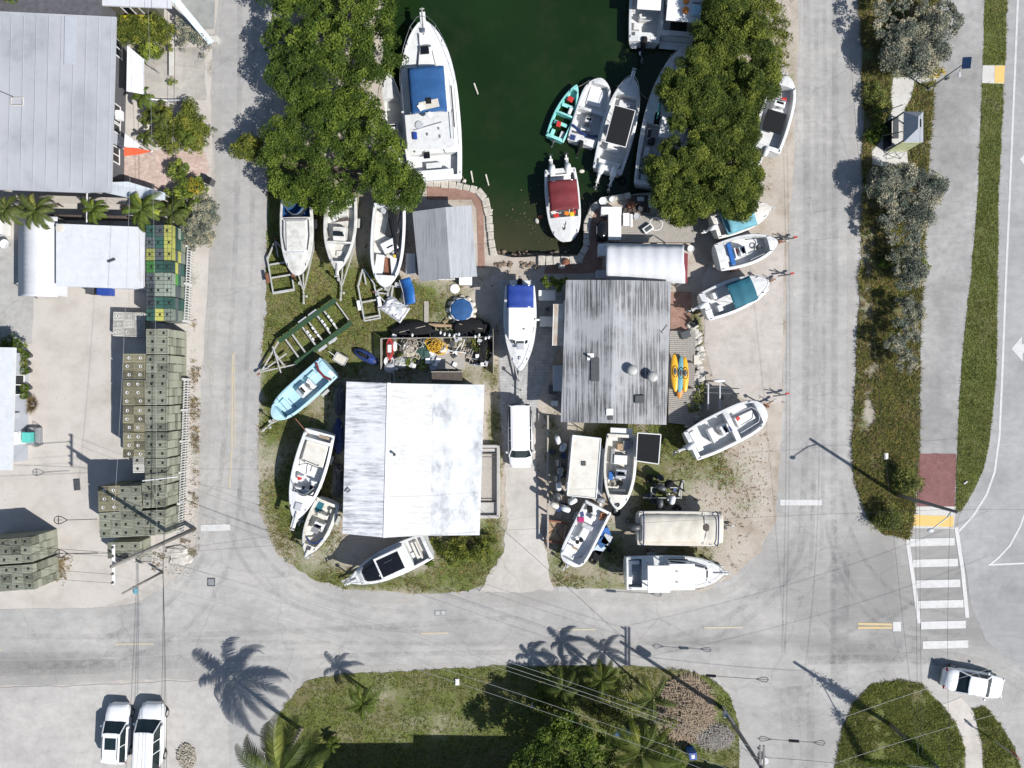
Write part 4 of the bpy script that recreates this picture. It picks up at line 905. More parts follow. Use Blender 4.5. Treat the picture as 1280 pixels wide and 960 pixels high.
boat('centre_console_boat', 'white centre console boat with blue trim above the teal-topped boat', (897,322), (972,302), 38, 1.2, .5, 2.4, .72, wells=[(.14,.84,.4)], stripe='blue', trailer=('trailer under the boat with blue trim', 1.2, 'rust'), feats=[
     ('console', .42,0,.75,.75,.4,.95), ('box','blue_bolster', .22,0,.34,1.7,1.0,.3,'bluep'), ('box','red_seat', .32,.12,.32,.32,1.0,.12,'red'), ('coil','anchor_rope', .70,-.05,.22,1.0,'dgrey'), ('line','bow_trim', [(.5,-.8,1.2),(.74,-.6,1.2),(.8,0,1.2),(.74,.6,1.2),(.5,.8,1.2)], .04,'dgrey'), ('seat',.32,0,.4,.8,.4,.5,'white'), ('box','bow_locker',.90,0,.5,.4,1.28,.05,'gel')])
boat('bimini_boat', 'white boat with a solid teal bimini pointing at the east road', (880,384), (961,352), 40, 1.2, .5, 2.5, .7, wells=[(.08,.62,.4)], trailer=('trailer under the boat with the solid teal bimini', 1.1, 'rust'), feats=[
     ('bimini', .36,.72,1.9,2.1,'teal'), ('seat', .22,.5,.5,.5,.4,.45,'white'), ('seat', .22,-.5,.5,.5,.4,.45,'deck'), ('console', .52,.4,.6,.7,.4,.8), ('motor', .15,'gel',-35,1.0), ('box','stern_locker', .03,-.6,.5,.6,1.25,.1,'gel'), ('rail',.7,.25)])
boat('centre_console_boat', 'large white round-bowed centre console boat angled beside the sandy patch', (863,558), (957,511), 45, 1.35, .55, 4.6, .5, wells=[(.05,.52,.4),(.58,.90,.75)], trailer=('trailer under the large round-bowed boat', 1.3, 'rust'), aft=.85, feats=[
     ('console', .46,0,.9,.8,.4,1.0), ('seat', .30,.0,.5,1.1,.4,.6,'white'), ('box','bow_cushion', .74,.0,1.5,.7,.78,.3,'white'), ('seat', .64,.0,.35,.8,.8,.25,'white'), ('box','stern_bench', .10,.1,.45,1.6,.4,.5,'white'), ('motor', .0,'gel',-40,1.1), ('box','life_vest', .66,.25,.3,.3,1.12,.1,'red',20), ('box','blue_cloth', .50,-.15,.3,.35,1.5,.06,'navy',10),
     ('line','bow_rail_bar', [(.60,-.75,1.5),(.85,-.62,1.5),(.92,0,1.5),(.85,.62,1.5),(.60,.75,1.5)], .03,'lgrey')])
boat('open_boat', 'white open boat full of gear between the cream flat roof and the black canopy', (777,543), (772,637), 40, 1.25, .5, 2.5, .7, wells=[(.04,.80,.35)], hull='gel', deck='gel2', liner='gel2', trailer=('trailer hidden under the open boat full of gear', .3, 'galv'), feats=[
     ('box','engine_bracket', -.04,0,.5,1.7,.9,.25,'gel'), ('box','cooler', .34,.05,.7,1.0,.4,.55,'gel'), ('console', .52,.1,.8,.85,.35,.9,'lgrey'), ('box','blue_tub', .56,-.6,.6,.35,.4,.5,'bluep'), ('box','white_lid', .52,.12,.32,.6,1.3,.08,'gel'), ('cyl','black_bucket', .66,.15,.22,.4,.45,'black'), ('coil','rope_coil', .66,-.42,.25,.8,'rope'), ('box','wooden_crate', .17,.0,.5,.5,.4,.45,'woodb'), ('box','open_hatch', .14,.45,.7,.5,.4,.5,'grey',8), ('line','boat_hook', [(.2,-.8,1.2),(.6,-.85,1.2)], .02,'dgrey'),
     ('coil','bow_ring', .93,0,.12,1.4,'dgrey'), ('box','dark_cushion',.30,-.55,1.2,.3,.4,.4,'grey'), ('box','tackle_tray',.74,.0,.22,1.0,1.15,.1,'dgrey')])
boat('open_skiff', 'open white work skiff with orange and magenta gear angled at the driveway', (748,633), (711,706), 36, 1.0, .4, 6.5, .42, wells=[(.04,.93,.3)], aft=.98, g=.12, liner='gel', trailer=('trailer under the open work skiff', .6, 'galv'), feats=[
     ('box','middle_box', .48,.0,.9,.55,.3,.55,'gel'), ('box','middle_seat', .36,.0,.35,.9,.3,.45,'lgrey'), ('coil','orange_rope', .08,.70,.2,.6,'orange'), ('coil','orange_rope', .14,.72,.16,.55,'orange'), ('box','magenta_cloth', .30,-.75,.4,.5,.95,.16,'pink',20), ('box','black_bag', .10,-.45,.5,.4,.6,.4,'black',30), ('box','navy_bag', .22,-.85,.4,.3,.9,.15,'navy',40), ('cyl','black_pot', .58,.0,.17,.85,.12,'black'), ('cyl','black_pot', .64,-.15,.15,.6,.2,'black'), ('box','wood_block', .74,-.1,.16,.5,.7,.12,'woodb'), ('box','stern_bin', .20,.1,.35,.35,.4,.4,'gel'),
     ('line','boat_hook', [(.4,-.9,1.05),(.9,-.85,1.05)], .03,'navy'), ('line','rod', [(.80,.7,.7),(.90,.2,.7)], .03,'dgrey')], cat='skiff')
boat('covered_boat', 'boat wrapped in a cream tarpaulin with blue straps above the bottom right cruiser', (797,660), (903,661), 42, 1.15, .5, 14, .32, wells=[], aft=.97, hull='gel2', deck='cream', trailer=('trailer under the tarpaulin-wrapped boat', 1.1, 'dgrey'), feats=[
     ('strap', .06,'navy'), ('strap', .93,'navy'), ('motor', .1,'dgrey',0,1.2)])
boat('fishing_boat', 'white cabin boat with a hardtop, lowest of the boats, beside the bottom road', (783,716.5), (904,715.5), 42, 1.6, .5, 3.2, .66, wells=[(.02,.16,.6)], liner='deckg', aft=.95, trailer=('trailer under the lowest boat beside the bottom road', .3, 'galv'), feats=[
     ('box','hardtop', .30,-.12,1.65,2.0,2.75,.1,'gel'), ('box','hardtop_leg', .22,.8,.08,.08,1.5,1.25,'alu'), ('box','hardtop_leg', .22,-.95,.08,.08,1.5,1.25,'alu'), ('box','hardtop_leg', .38,.8,.08,.08,1.5,1.25,'alu'), ('box','hardtop_leg', .38,-.95,.08,.08,1.5,1.25,'alu'),
     ('cabin', .42,.86,2.1,1.1,.62,'gel',True), ('box','cabin_roof', .55,-.12,1.9,1.95,2.28,.08,'gel'), ('hatch', .70,-.05,.36,.36,'lgrey',.56), ('seat', .40,.35,.5,.5,1.2,.5,'navy'), ('seat', .40,-.55,.5,.5,1.2,.5,'grey'), ('box','transom_seat', .035,0,.4,1.8,.6,.5,'gel'), ('box','deck_box', .10,.75,.6,.3,.6,.5,'gel'),
     ('rail', .6,.35), ('pulpit',.5,.3), ('box','roof_bar',.50,.3,.2,.06,2.4,.05,'lgrey'), ('box','roof_bar',.50,-.5,.2,.06,2.4,.05,'lgrey'), ('line','cabin_window_strip', [(.42,1.10,1.95),(.62,1.06,1.95)], .05,'blackg')])
# tarp of the wrapped boat
wr = [o for o in C.objects if o.get('label', '').startswith('boat wrapped')][0]
L_, W_ = 6.35, 2.45; vs = []; N, M_ = 40, 16
for i in range(N+1):
    for j in range(M_+1):
        x = .12 + L_*i/N; v = j/M_*2-1; edge = abs(v)**9
        z = 1.58 - .16*v*v - .62*edge - .25*(abs(2*i/N-1)**16) + .05*mnoise.noise(Vector((x*1.6, v*2, 3))) + .02*mnoise.noise(Vector((x*6, v*6, 9))) - .07*math.exp(-((x-5.1)/.35)**2)
        vs.append((x, v*(W_/2 + .03*mnoise.noise(Vector((x*2, 1, 1)))), z))
tarp = MB().add(vs, [(i*(M_+1)+j, (i+1)*(M_+1)+j, (i+1)*(M_+1)+j+1, i*(M_+1)+j+1) for i in range(N) for j in range(M_)]).build('tarpaulin', MT['cream'], wr, smooth=True)
tarp.modifiers.new('s','SOLIDIFY').thickness = .015
for st in [c for c in wr.children if c.name.startswith('tie_down')]: st.location = (0,0,.08)
MB().tube([(4.9,-1.15,1.3),(5.05,-.5,1.52),(5.15,0,1.50),(4.95,.5,1.54),(5.0,1.15,1.35)], .03, 5).build('grey_rope', MT['grey'], wr)
MB().blob((5.1,.15,1.50),.3,.3,.06,12,6,.15).build('pooled_dirt', MT['woodd'], wr, smooth=True)
def on_plan(px, py, z=0): return P(px, py, z)

# houseboat-like flat cream roof
def quadpts(pts, z): return [P(x, y, z) for x, y in pts]
t = thing('pontoon_boat', 'pontoon boat under a flat cream roof left of the open boat full of gear', 'boat', P(731,585))
o0 = t.location.copy()
top = [p-o0 for p in quadpts([(716,544),(751,548),(745,623),(709,619)], 2.7)]
b_ = MB().slab(top, .14).build('flat_roof', MT['gel2'], t, bevel=.05, seg=2)
MB().tube([tuple(p+Vector((0,0,.02))) for p in top+top[:1]], .045, 6).build('roof_rim', MT['gel'], b_)
c = sum(top, Vector())/4
box_('roof_hatch', MT['dgrey'], b_, c.x-.05, c.y+.25, c.z+.03, .34,.34,.08)
low = [Vector((c.x+(p.x-c.x)*.92, c.y+(p.y-c.y)*.92, .95)) for p in top]
MB().slab(low, .12).build('deck', MT['deck'], t)
ax = (low[0]+low[1])/2; bx = (low[3]+low[2])/2; sd = (low[1]-low[0]).normalized()
for s in (-.8,.8): MB().cyl(ax+sd*s+Vector((0,0,-.4)), bx+sd*s+Vector((0,0,-.4)), .3, n=14).build('pontoon', MT['alu'], t, smooth=True)
mb = MB()
for p in low: mb.cyl(p, Vector((p.x,p.y,2.62)), .04, n=6)
mb.build('roof_posts', MT['alu'], t)
MB().tube([tuple(p+Vector((0,0,.7))) for p in low+low[:1]], .03, 5).build('side_rail', MT['alu'], t)
# black canopy beside the open boat
t = thing('boat_canopy', 'square black canopy on a metal frame right of the open boat full of gear', 'canopy', P(812,572))
o0 = t.location.copy(); top = [p-o0 for p in quadpts([(797,541),(826,543),(823,580),(795,576)], 2.4)]
MB().slab(top, .03).build('black_cloth', MT['black'], t)
MB().tube([tuple(p) for p in top+top[:1]], .045, 6).build('canopy_rim', MT['white'], t)
mb = MB(); c = sum(top, Vector())/4
for p in top: mb.cyl(Vector((c.x+(p.x-c.x)*.75, c.y+(p.y-c.y)*.75, 0)), p, .025, n=6)
mb.build('canopy_legs', MT['alu'], t)
# ================================================================== VEHICLES
def car(name, label, cat, cpx, head, L, W, stations, gh, paint='carw', sunroof=None, ribs=False, extra=None, group=None):
    """stations: (x/L from -.5..5, belt height); gh: greenhouse (x_rear_base, x_rear_roof, x_front_roof, x_front_base, roof z, belt z)"""
    c = P(*cpx); h = P(*head) - c; rz = math.atan2(h.y, h.x)
    t = thing(name, label, cat, (c.x, c.y, 0), rz, group)
    vs = []; n = len(stations)
    for sx, zt in stations:
        x = sx*L; u = abs(sx)/.5; w = W/2*(1 - .22*u**4 - .18*max(0, u-.93)/.07)
        zb = .28 + .12*u**6
        vs += [(x, y*w, z) for y, z in ((.0,zb),(-.9,zb),(-.985,zb+.12),(-1,.62),(-.985,zt-.10),(-.90,zt-.01),(-.5,zt+.03),(0,zt+.04),(.5,zt+.03),(.90,zt-.01),(.985,zt-.10),(1,.62),(.985,zb+.12),(.9,zb))]
    k = 14; fs = [(i*k+j, (i+1)*k+j, (i+1)*k+(j+1)%k, i*k+(j+1)%k) for i in range(n-1) for j in range(k)]
    fs += [tuple(range(k)), tuple(range((n-1)*k, n*k))[::-1]]
    b = MB().add(vs, fs).build('body', MT[paint], t, smooth=True)
    x0, x1, x2, x3, zr, zbt = gh; wb, wr_ = W*.455, W*.36
    def rg(xa, xb, w, z, cr): return [(xa,-w,z),(xb,-w,z),(xb+cr,-w*.5,z),(xb+cr,w*.5,z),(xb,w,z),(xa,w,z),(xa-cr,w*.5,z),(xa-cr,-w*.5,z)]
    A = rg(x0, x3, wb, zbt-.03, .10); B = rg(x1, x2, wr_, zr-.04, .05)
    MB().add(A+B, [(i,(i+1)%8,8+(i+1)%8,8+i) for i in range(8)] + [tuple(range(8,16))]).build('windows', MT['carglass'], t)
    rf = rg(x1-.04, x2+.04, wr_+.03, zr, .06); rl = [(p[0],p[1],zr-.05) for p in rf]; rt = rg(x1+.1, x2-.1, wr_-.10, zr+.035, .05)
    roof = MB().add(rl+rf+rt, [(i,(i+1)%8,8+(i+1)%8,8+i) for i in range(8)] + [(8+i,8+(i+1)%8,16+(i+1)%8,16+i) for i in range(8)] + [tuple(range(16,24)), tuple(range(8))[::-1]]).build('roof', MT[paint], t, smooth=False, bevel=.015)
    pl = MB()
    for s in (1,-1):
        pl.bar((x3-.02, s*(wb+.0), zbt), (x2+.02, s*(wr_+.01), zr-.02), .07,.06).bar((x0+.02, s*(wb+.0), zbt), (x1-.02, s*(wr_+.01), zr-.02), .10,.07)
        for q_ in ((x1*.45+x2*.55),) if not ribs else ((x1*.1+x2*.9-.35),(x1+x2)/2): pl.bar((q_, s*(wb+.012), zbt), (q_, s*(wr_+.02), zr-.03), .06,.05)
    pl.build('pillars', MT[paint], t)
    if sunroof: box_('sunroof', MT['carglass'], roof, sunroof[0], 0, zr+.035, sunroof[1], wr_*1.3, .02)
    if ribs:
        mb = MB()
        for i in range(-3, 4): mb.box((x1+x2)/2, i*wr_*.27, zr+.04, (x2-x1)*.9, .04, .025)
        mb.build('roof_ribs', MT[paint], roof)
    for sx in (-.32, .315):
        for s in (1,-1): wheel(t, sx*L, s*(W/2-.13), .33, .33, .22)
    for s in (1,-1):
        MB().blob((L*.475, s*W*.34, .68), .12, .18, .08, 10, 5).build('headlight', MT['lampw'], t, smooth=True)
        MB().blob((-L*.478, s*W*.37, .80), .07, .16, .10, 10, 5).build('tail_light', MT['lampr'], t, smooth=True)
        MB().blob((x3-.35, s*(W/2+.08), zbt+.06), .10, .12, .08, 8, 5).build('wing_mirror', MT[paint], t, smooth=True)
    MB().box(L*.485,0,.48,.06,W*.55,.12).build('grille', MT['blackg'], t)
    MB().box(x3-.12,.15,zbt+.05,.05,.55,.02,R(10)).build('wiper', MT['dgrey'], t)
    if extra: extra(t, x1, x2, zr)
    return t
def rails(t, x1, x2, zr):
    for s in (1,-1): MB().tube([(x1+.2,s*.58,zr+.02),(x1+.3,s*.58,zr+.08),(x2-.3,s*.58,zr+.08),(x2-.2,s*.58,zr+.02)], .025, 6).build('roof_rail', MT['dgrey'], t)
sed = [(-.5,.72),(-.47,.92),(-.38,.98),(-.2,.98),(.0,.95),(.18,.94),(.3,.90),(.42,.82),(.475,.72),(.5,.55)]
suv = [(-.5,.80),(-.48,1.02),(-.38,1.06),(-.2,1.05),(.0,1.02),(.2,1.02),(.33,.99),(.44,.93),(.485,.82),(.5,.62)]
car('parked_car', 'white sedan turning at the right edge beside the crossing', 'car', (1209.5,849), (1249.5,856.5), 4.75, 1.85, sed, (-1.5,-.72,.50,1.15,1.42,.95))
car('parked_car', 'white hatchback with a black sunroof, left of the pair bottom left', 'car', (153,911), (155,870), 4.6, 1.85, suv, (-2.1,-1.75,.35,1.05,1.62,1.04), sunroof=(-.35,.9), extra=rails)
car('parked_van', 'white passenger van, right of the pair bottom left', 'van', (195,914), (197,870), 5.1, 2.0, [(-.5,.9),(-.49,1.15),(-.38,1.2),(0,1.18),(.2,1.16),(.3,1.12),(.42,1.02),(.485,.88),(.5,.65)], (-2.45,-2.35,.75,1.42,1.95,1.16), ribs=True)
car('parked_van', 'white ribbed-roof van nose down in the concrete driveway', 'van', (650,544), (650.5,584), 4.95, 1.9, [(-.5,.9),(-.49,1.12),(-.38,1.16),(0,1.15),(.2,1.13),(.3,1.08),(.42,1.0),(.485,.86),(.5,.65)], (-2.4,-2.3,.95,1.55,1.85,1.14), ribs=True)
car('parked_car', 'silver car mostly below the bottom edge beside the blue bin', 'car', (884,976), (925,977), 4.5, 1.8, suv, (-1.9,-1.5,.35,1.05,1.6,1.03), paint='carg', extra=rails)

# ================================================================== LOBSTER TRAPS
TL, TW, TH = .80, .61, .425
def trapmat(name, c, d):
    m, nt, b = newmat(name); v = objco(nt); oi = nt.nodes.new('ShaderNodeObjectInfo')
    f = tex_noise(nt, v, 5, 5, .7)
    f = math_(nt, 'ADD', math_(nt,'MULTIPLY', f, .7), math_(nt,'MULTIPLY', oi.outputs['Random'], .5))
    nt.links.new(ramp(nt, f, [(.3, d), (.55, c), (.8, tuple(x*1.3 for x in c))]), b.inputs['Base Color']); b.inputs['Roughness'].default_value = .9
    return m
MT['tg'] = trapmat('green_algae_wood', (.215,.222,.172), (.085,.090,.066))
MT['to'] = trapmat('olive_brown_wood', (.205,.19,.125), (.095,.088,.056))
MT['tw'] = trapmat('bare_grey_wood', (.40,.39,.355), (.27,.26,.23))
MT['pg'] = trapmat('dark_green_plastic', (.025,.075,.06), (.012,.035,.035))
MT['py'] = trapmat('lime_yellow_plastic', (.33,.33,.08), (.18,.21,.06))
MT['pl'] = trapmat('leaf_green_plastic', (.06,.20,.045), (.03,.12,.03))
MT['pk'] = trapmat('charcoal_plastic', (.06,.075,.08), (.025,.035,.04))
MT['pc'] = trapmat('grey_green_plastic', (.20,.23,.19), (.13,.16,.13))
def slat_mesh(name, m, L, W, Hh, n=6, along='x'):
    mb = MB(); g = .5
    mb.box(0,0,Hh/2-.02,L-.09,W-.09,Hh-.10)
    for i in range(n):
        y = -W/2 + W*(i+.5)/n; mb.box(0,y,Hh-.012,L,W/n-.032,.024)
    for i in range(4):
        z = Hh*(i+.5)/4
        for s in (1,-1):
            mb.box(0,s*(W/2-.011),z,L,.022,Hh/4-.03); mb.box(s*(L/2-.011),0,z,.022,W,Hh/4-.03)
    me = D.meshes.new(name); me.from_pydata(mb.v, [], mb.f); me.materials.append(MT[m]); return me
tm_ = {k: slat_mesh('trap_'+k, k, TL, TW, TH) for k in ('tg','to','tw')}
pm_ = {k: slat_mesh('crate_'+k, k, .62, .86, .46, 3) for k in ('pg','py','pl','pk','pc')}
fw = MB().lathe(0,0,[(.10,.0),(.115,.05),(.085,.05),(.07,.0)],10); fwm = mb_mesh('funnel_w', fw, MT['white'])
fbm = mb_mesh('funnel_b', MB().box(0,0,.012,.15,.17,.024), MT['trapf'])
ntrap = [0]; hidden = {}
def trap(x, y, z, mk, top, rz, label, group, meshes=tm_, funnel=None):
    o = D.objects.new('lobster_trap' if meshes is tm_ else 'plastic_crate', meshes[mk]); C.objects.link(o)
    o.location = (x + rnd.uniform(-.012,.012), y + rnd.uniform(-.01,.01), z); o.rotation_euler = (0, 0, rz + R(rnd.uniform(-1.2,1.2)))
    tag(o, label, 'lobster trap' if meshes is tm_ else 'plastic crate', group); ntrap[0] += 1
    if top and funnel:
        f = D.objects.new('entrance_funnel', funnel); C.objects.link(f); f.parent = o
        f.location = (rnd.uniform(.05,.10)*(-1 if rnd.random() < .5 else 1), 0, meshes[mk].vertices[4].co.z+.022 if False else (TH if meshes is tm_ else .46)); f.scale = (1,1,1)
    return o
HID = []   # the traps nobody sees, kept as one mass
def stack(px0, py0, cols, rows, layers, mk, rz, label, group, zt, funnel, dx=TL+.02, dy=TW+.015, face_e=True, lab_low=None, meshes=tm_, hh=TH, gap3=True, skip=()):
    """px0,py0: plan pixel of the top-left corner seen at the height of the top; columns run right, rows run down"""
    a = P(px0, py0, layers*hh); cs, sn = math.cos(rz), math.sin(rz)
    for r in range(rows):
        yy = -(r+.5)*dy - (.07*(r//3) if gap3 else 0)
        for c in range(cols):
            if (c, r) in skip: continue
            xx = (c+.5)*dx; X_, Y_ = a.x + xx*cs - yy*sn, a.y + xx*sn + yy*cs
            for l in range(layers):
                top = l == layers-1; east = face_e and c == cols-1
                k = mk(c, r, l) if callable(mk) else mk
                if top or (east and l >= 1):
                    trap(X_, Y_, l*hh, k, top, rz, label if top else (lab_low or label), group, meshes, funnel)
                else: HID.append((X_, Y_, l*hh, rz, k, meshes is tm_))
G1 = 'green wooden lobster traps in the tall rows'
stack(182.5, 411, 2, 6, 7, 'tg', 0, 'grey-green slatted trap on top of the tall rows behind the fence, upper part', G1, 0, fbm, lab_low='grey-green slatted trap in the fence-side face of the tall rows')
stack(181, 474.5, 2, 13, 7, 'tg', 0, 'grey-green slatted trap on top of the tall rows behind the fence, lower part', G1, 0, fbm, lab_low='grey-green slatted trap in the fence-side face of the tall rows')
stack(153.5, 442, 2, 12, 7, 'to', 0, 'olive-brown slatted trap with a white funnel in the rows left of the tall rows', 'olive-brown traps on the upper block', 0, fwm, face_e=False)
stack(166, 570, 1, 2, 7, 'tw', 0, 'bleached trap at the lower end of the tall rows', 'bleached traps at the end of the rows', 0, fbm, face_e=False)
rz = R(2)
stack(122, 608, 2, 3, 7, 'to', rz, 'olive-brown slatted trap with a white funnel on the far left of the lower block', 'olive-brown traps on the lower block', 0, fwm, face_e=False)
stack(147.5, 608, 2, 3, 7, 'tg', rz, 'grey-green slatted trap on the upper half of the lower block', 'traps on the lower block', 0, fbm, face_e=False)
stack(177, 604, 2, 3, 7, 'tg', rz*2, 'grey-green slatted trap on the fence side of the lower block', 'traps on the lower block', 0, fbm, lab_low='grey-green slatted trap in the fence-side face of the lower block')
stack(123, 641, 6, 3, 7, 'tg', rz*1.4, 'grey-green slatted trap on the lower half of the lower block', 'traps on the lower block', 0, fbm, lab_low='grey-green slatted trap in the fence-side face of the lower block')
stack(134, 678, 3, 2, 4, 'tg', R(1), 'grey-green slatted trap in the low stack under the pole', 'traps under the pole', 0, fbm, face_e=False)
stack(-30, 676, 5, 3, 7, 'tg', R(4), 'pale green slatted trap in the upper half of the block at the left edge', 'traps at the left edge', 0, fbm, lab_low='pale green slatted trap in the east face of the block at the left edge')
stack(-28, 710, 5, 3, 7, 'tg', R(4), 'pale green slatted trap in the lower half of the block at the left edge', 'traps at the left edge', 0, fbm, lab_low='pale green slatted trap in the east face of the block at the left edge', gap3=False)
stack(141.5, 389.5, 3, 3, 2, 'tw', R(-2), 'pale bare-wood trap in the low square stack below the white roof', 'bare wood traps below the white roof', 0, fwm, face_e=False, dx=.83)
pc = ['pg','pk','py','pk','pg','py','py','pk','py','pl','pg','pg','pk','pc','pc','pk','pc','pc','pk','pg','pg','pg','py','pc']
lbl = {'pg':'dark green plastic crate in the coloured stack beside the white fence','py':'lime yellow plastic crate in the coloured stack beside the white fence','pl':'leaf green plastic crate in the coloured stack beside the white fence','pk':'charcoal plastic crate in the coloured stack beside the white fence','pc':'grey-green plastic crate in the coloured stack beside the white fence'}
a = P(182.5, 281, 2.76)
for r in range(8):
    for c in range(3):
        for l in range(6):
            k = pc[(r*3+c + (l-5)*(2 if c < 2 else 5)) % 24] if l < 5 else pc[r*3+c]
            if c == 2 and l < 3: k = 'pc' if r % 3 else 'pg'
            x_, y_ = a.x + (c+.5)*.66, a.y - (r+.5)*.875 - .05*(r//3)
            if l == 5 or (c == 2 and l > 0): trap(x_, y_, l*.46, k, l == 5, 0, lbl[k], 'plastic crates in the coloured stack', pm_, fbm)
            else: HID.append((x_, y_, l*.46, 0, k, False))
# remaining traps inside the stacks: one mass
for use in (True, False):
    L0 = [h for h in HID if h[5] == use]
    if not L0: continue
    mb = MB(); L2, W2, H2 = (TL, TW, TH) if use else (.62,.86,.46)
    mats = sorted({h[4] for h in L0})
    me = D.meshes.new('inner'); vv = []; ff = []; mi = []
    for (x, y, z, rz_, k, _) in L0:
        n0 = len(mb.v); f0 = len(mb.f); mb.box(x, y, z+H2/2, L2-.03, W2-.02, H2-.02, rz_)
        for i in range(3): mb.box(x, y, z+H2*(i+.5)/3, L2-.005, W2-.002, H2/3-.03, rz_)
        mi += [mats.index(k)]*(len(mb.f)-f0)
    me.from_pydata(mb.v, [], mb.f)
    for k in mats: me.materials.append(MT[k])
    me.polygons.foreach_set('material_index', mi)
    o = D.objects.new('lobster_traps', me); C.objects.link(o)
    o.name = 'lobster_traps' if use else 'plastic_crates'; tag(o, 'slatted traps filling the inside and back of the wooden stacks' if use else 'plastic crates filling the inside of the coloured stack', 'lobster traps' if use else 'plastic crates', kind='stuff')
print('TRAPS', ntrap[0])

# ================================================================== FENCE
def picket(p0, p1, label):
    a, b = P(*p0), P(*p1); d = (b-a); L = d.length; t = thing('picket_fence', label, 'fence', a, math.atan2(d.y, d.x), 'white picket fence')
    r_ = MB(); r_.box(L/2,-.03,.92,L,.05,.09).box(L/2,-.03,.3,L,.05,.09); r_.build('rail', MT['fence'], t)
    pk = MB(); n = int(L/.20)
    for i in range(n): pk.box((i+.5)*L/n,.03,.55,.07,.03,1.0)
    pk.build('pickets', MT['fence'], t)
    k = max(1, round(L/2.4))
    for i in range(k+1): MB().box(i*L/k,-.03,.55,.12,.12,1.1).box(i*L/k,-.03,1.12,.16,.16,.04).build('post', MT['fence'], t)
picket((242,311), (237.5,403), 'upper run of white picket fence beside the coloured traps')
picket((238,474), (230,665), 'long lower run of white picket fence beside the green traps')

# ================================================================== BUILDINGS
def roof_slab(root, name, m, pts, th=.12, **k):
    """pts: (px,py,z) as seen in the photograph at height z"""
    o0 = root.location; return MB().slab([P(x,y,z)-o0 for x,y,z in pts], th).build(name, m, root, **k)
def walls(root, m, pts, z0, z1, name='wall', inset=.35):
    o0 = root.location; q = [P(x,y,z) for x,y,z in pts]; c = sum(q, Vector())/len(q)
    q2 = [(p.x - math.copysign(inset, p.x-c.x) - o0.x, p.y - math.copysign(inset, p.y-c.y) - o0.y) for p in q]
    return MB().prism(q2, z0, z1).build(name, m, root), q2
def window(root, x, y, z, w, h, axis, m='white', glass='glass'):
    """axis: outward normal 'E','W','N','S' ; x,y local"""
    n = {'E':(1,0),'W':(-1,0),'N':(0,1),'S':(0,-1)}[axis]
    sx, sy = (.06, w) if n[0] else (w, .06)
    f = MB(); fx, fy = x+n[0]*.03, y+n[1]*.03
    for dz in (-h/2, h/2): f.box(fx, fy, z+dz, sx+(.0 if n[0] else .1), sy+(.1 if n[0] else 0), .08)
    for d in (-w/2, w/2, 0): f.box(fx+(d if n[1] else 0), fy+(d if n[0] else 0), z, .07, .07, h)
    o = f.build('window', MT[m], root)
    MB().box(x+n[0]*.012, y+n[1]*.012, z, .02 if n[0] else w, .02 if n[1] else w, h).build('pane', MT[glass], o)
    return o
def door(root, x, y, z, w, h, axis, m='white'):
    n = {'E':(1,0),'W':(-1,0),'N':(0,1),'S':(0,-1)}[axis]
    o = MB().box(x+n[0]*.03, y+n[1]*.03, z+h/2, .06 if n[0] else w, .06 if n[1] else w, h).build('door', MT[m], root, bevel=.01)
    MB().blob((x+n[0]*.09+(w*.38 if n[1] else 0), y+n[1]*.09+(w*.38 if n[0] else 0), z+1.0), .04,.04,.04,8,5).build('handle', MT['steel'], o)
# --- white-roofed house
rm1 = roofmat('white_roof_coating', (.68,.69,.71), (.17,.18,.20), .5, 'Y', .9, (.6,5,1), fine=3)
rm2 = roofmat('white_ridge_coating', (.67,.665,.64), (.34,.34,.34), .5, 'Y', .45, (.8,5,1), fine=4)
rm3 = roofmat('white_roof_coating_east', (.62,.635,.65), (.22,.235,.25), .5, 'Y', .8, (1.3,.7,1), fine=3)
t = thing('house', 'white-roofed house in the middle of the boat yard', 'house', P(518,573))
roof_slab(t, 'roof', rm1, [(433,477,2.65),(486,479,3.0),(481,672,3.0),(428,667,2.65)], .14)
roof_slab(t, 'roof', rm2, [(486,479,3.0),(541,480,2.95),(538,669.5,2.95),(481,672,3.0)], .14)
roof_slab(t, 'roof', rm3, [(541,480,2.95),(605.5,481,2.65),(599.5,669,2.65),(538,669.5,2.95)], .14)
roof_slab(t, 'ridge_cap', MT['white'], [(484,478.5,3.05),(488,478.5,3.05),(483,672.3,3.05),(479,672.3,3.05)], .05)
q_, loc = walls(t, MT['wallw'], [(433,477,2.8),(605,481,2.8),(600,669,2.8),(428,667,2.8)], 0, 2.45)
for f_ in ((0,-.3),(0,.32)): pass
w_x = loc[0][0]; window(t, w_x, 2.5, 1.6, 1.2, 1.0, 'W'); window(t, w_x, -2.0, 1.6, 1.2, 1.0, 'W'); door(t, loc[2][0], 3.5, 0, .9, 2.05, 'E'); window(t, loc[2][0], -3.0, 1.6, 1.4, 1.0, 'E'); window(t, 1.0, loc[2][1], 1.6, 1.6, 1.0, 'S'); window(t, -3.0, loc[2][1], 1.6, 1.2, 1.0, 'S'); door(t, 2.0, loc[0][1]-.1, 0, .9, 2.05, 'N')
p = P(493.5,568,3.1)-t.location; MB().lathe(p.x,p.y,[(.07,2.9),(.07,3.3),(.11,3.3),(.11,3.37)],10).build('vent_pipe', MT['dgrey'], t)
mb = MB(); p = P(430,615,2.86)-t.location; mb.tube([(p.x,p.y,2.7),(p.x+.3,p.y+.3,2.8),(p.x+.45,p.y+.1,2.78),(p.x+.2,p.y-.1,2.78)], .03, 5).build('roof_bracket', MT['dgrey'], t)
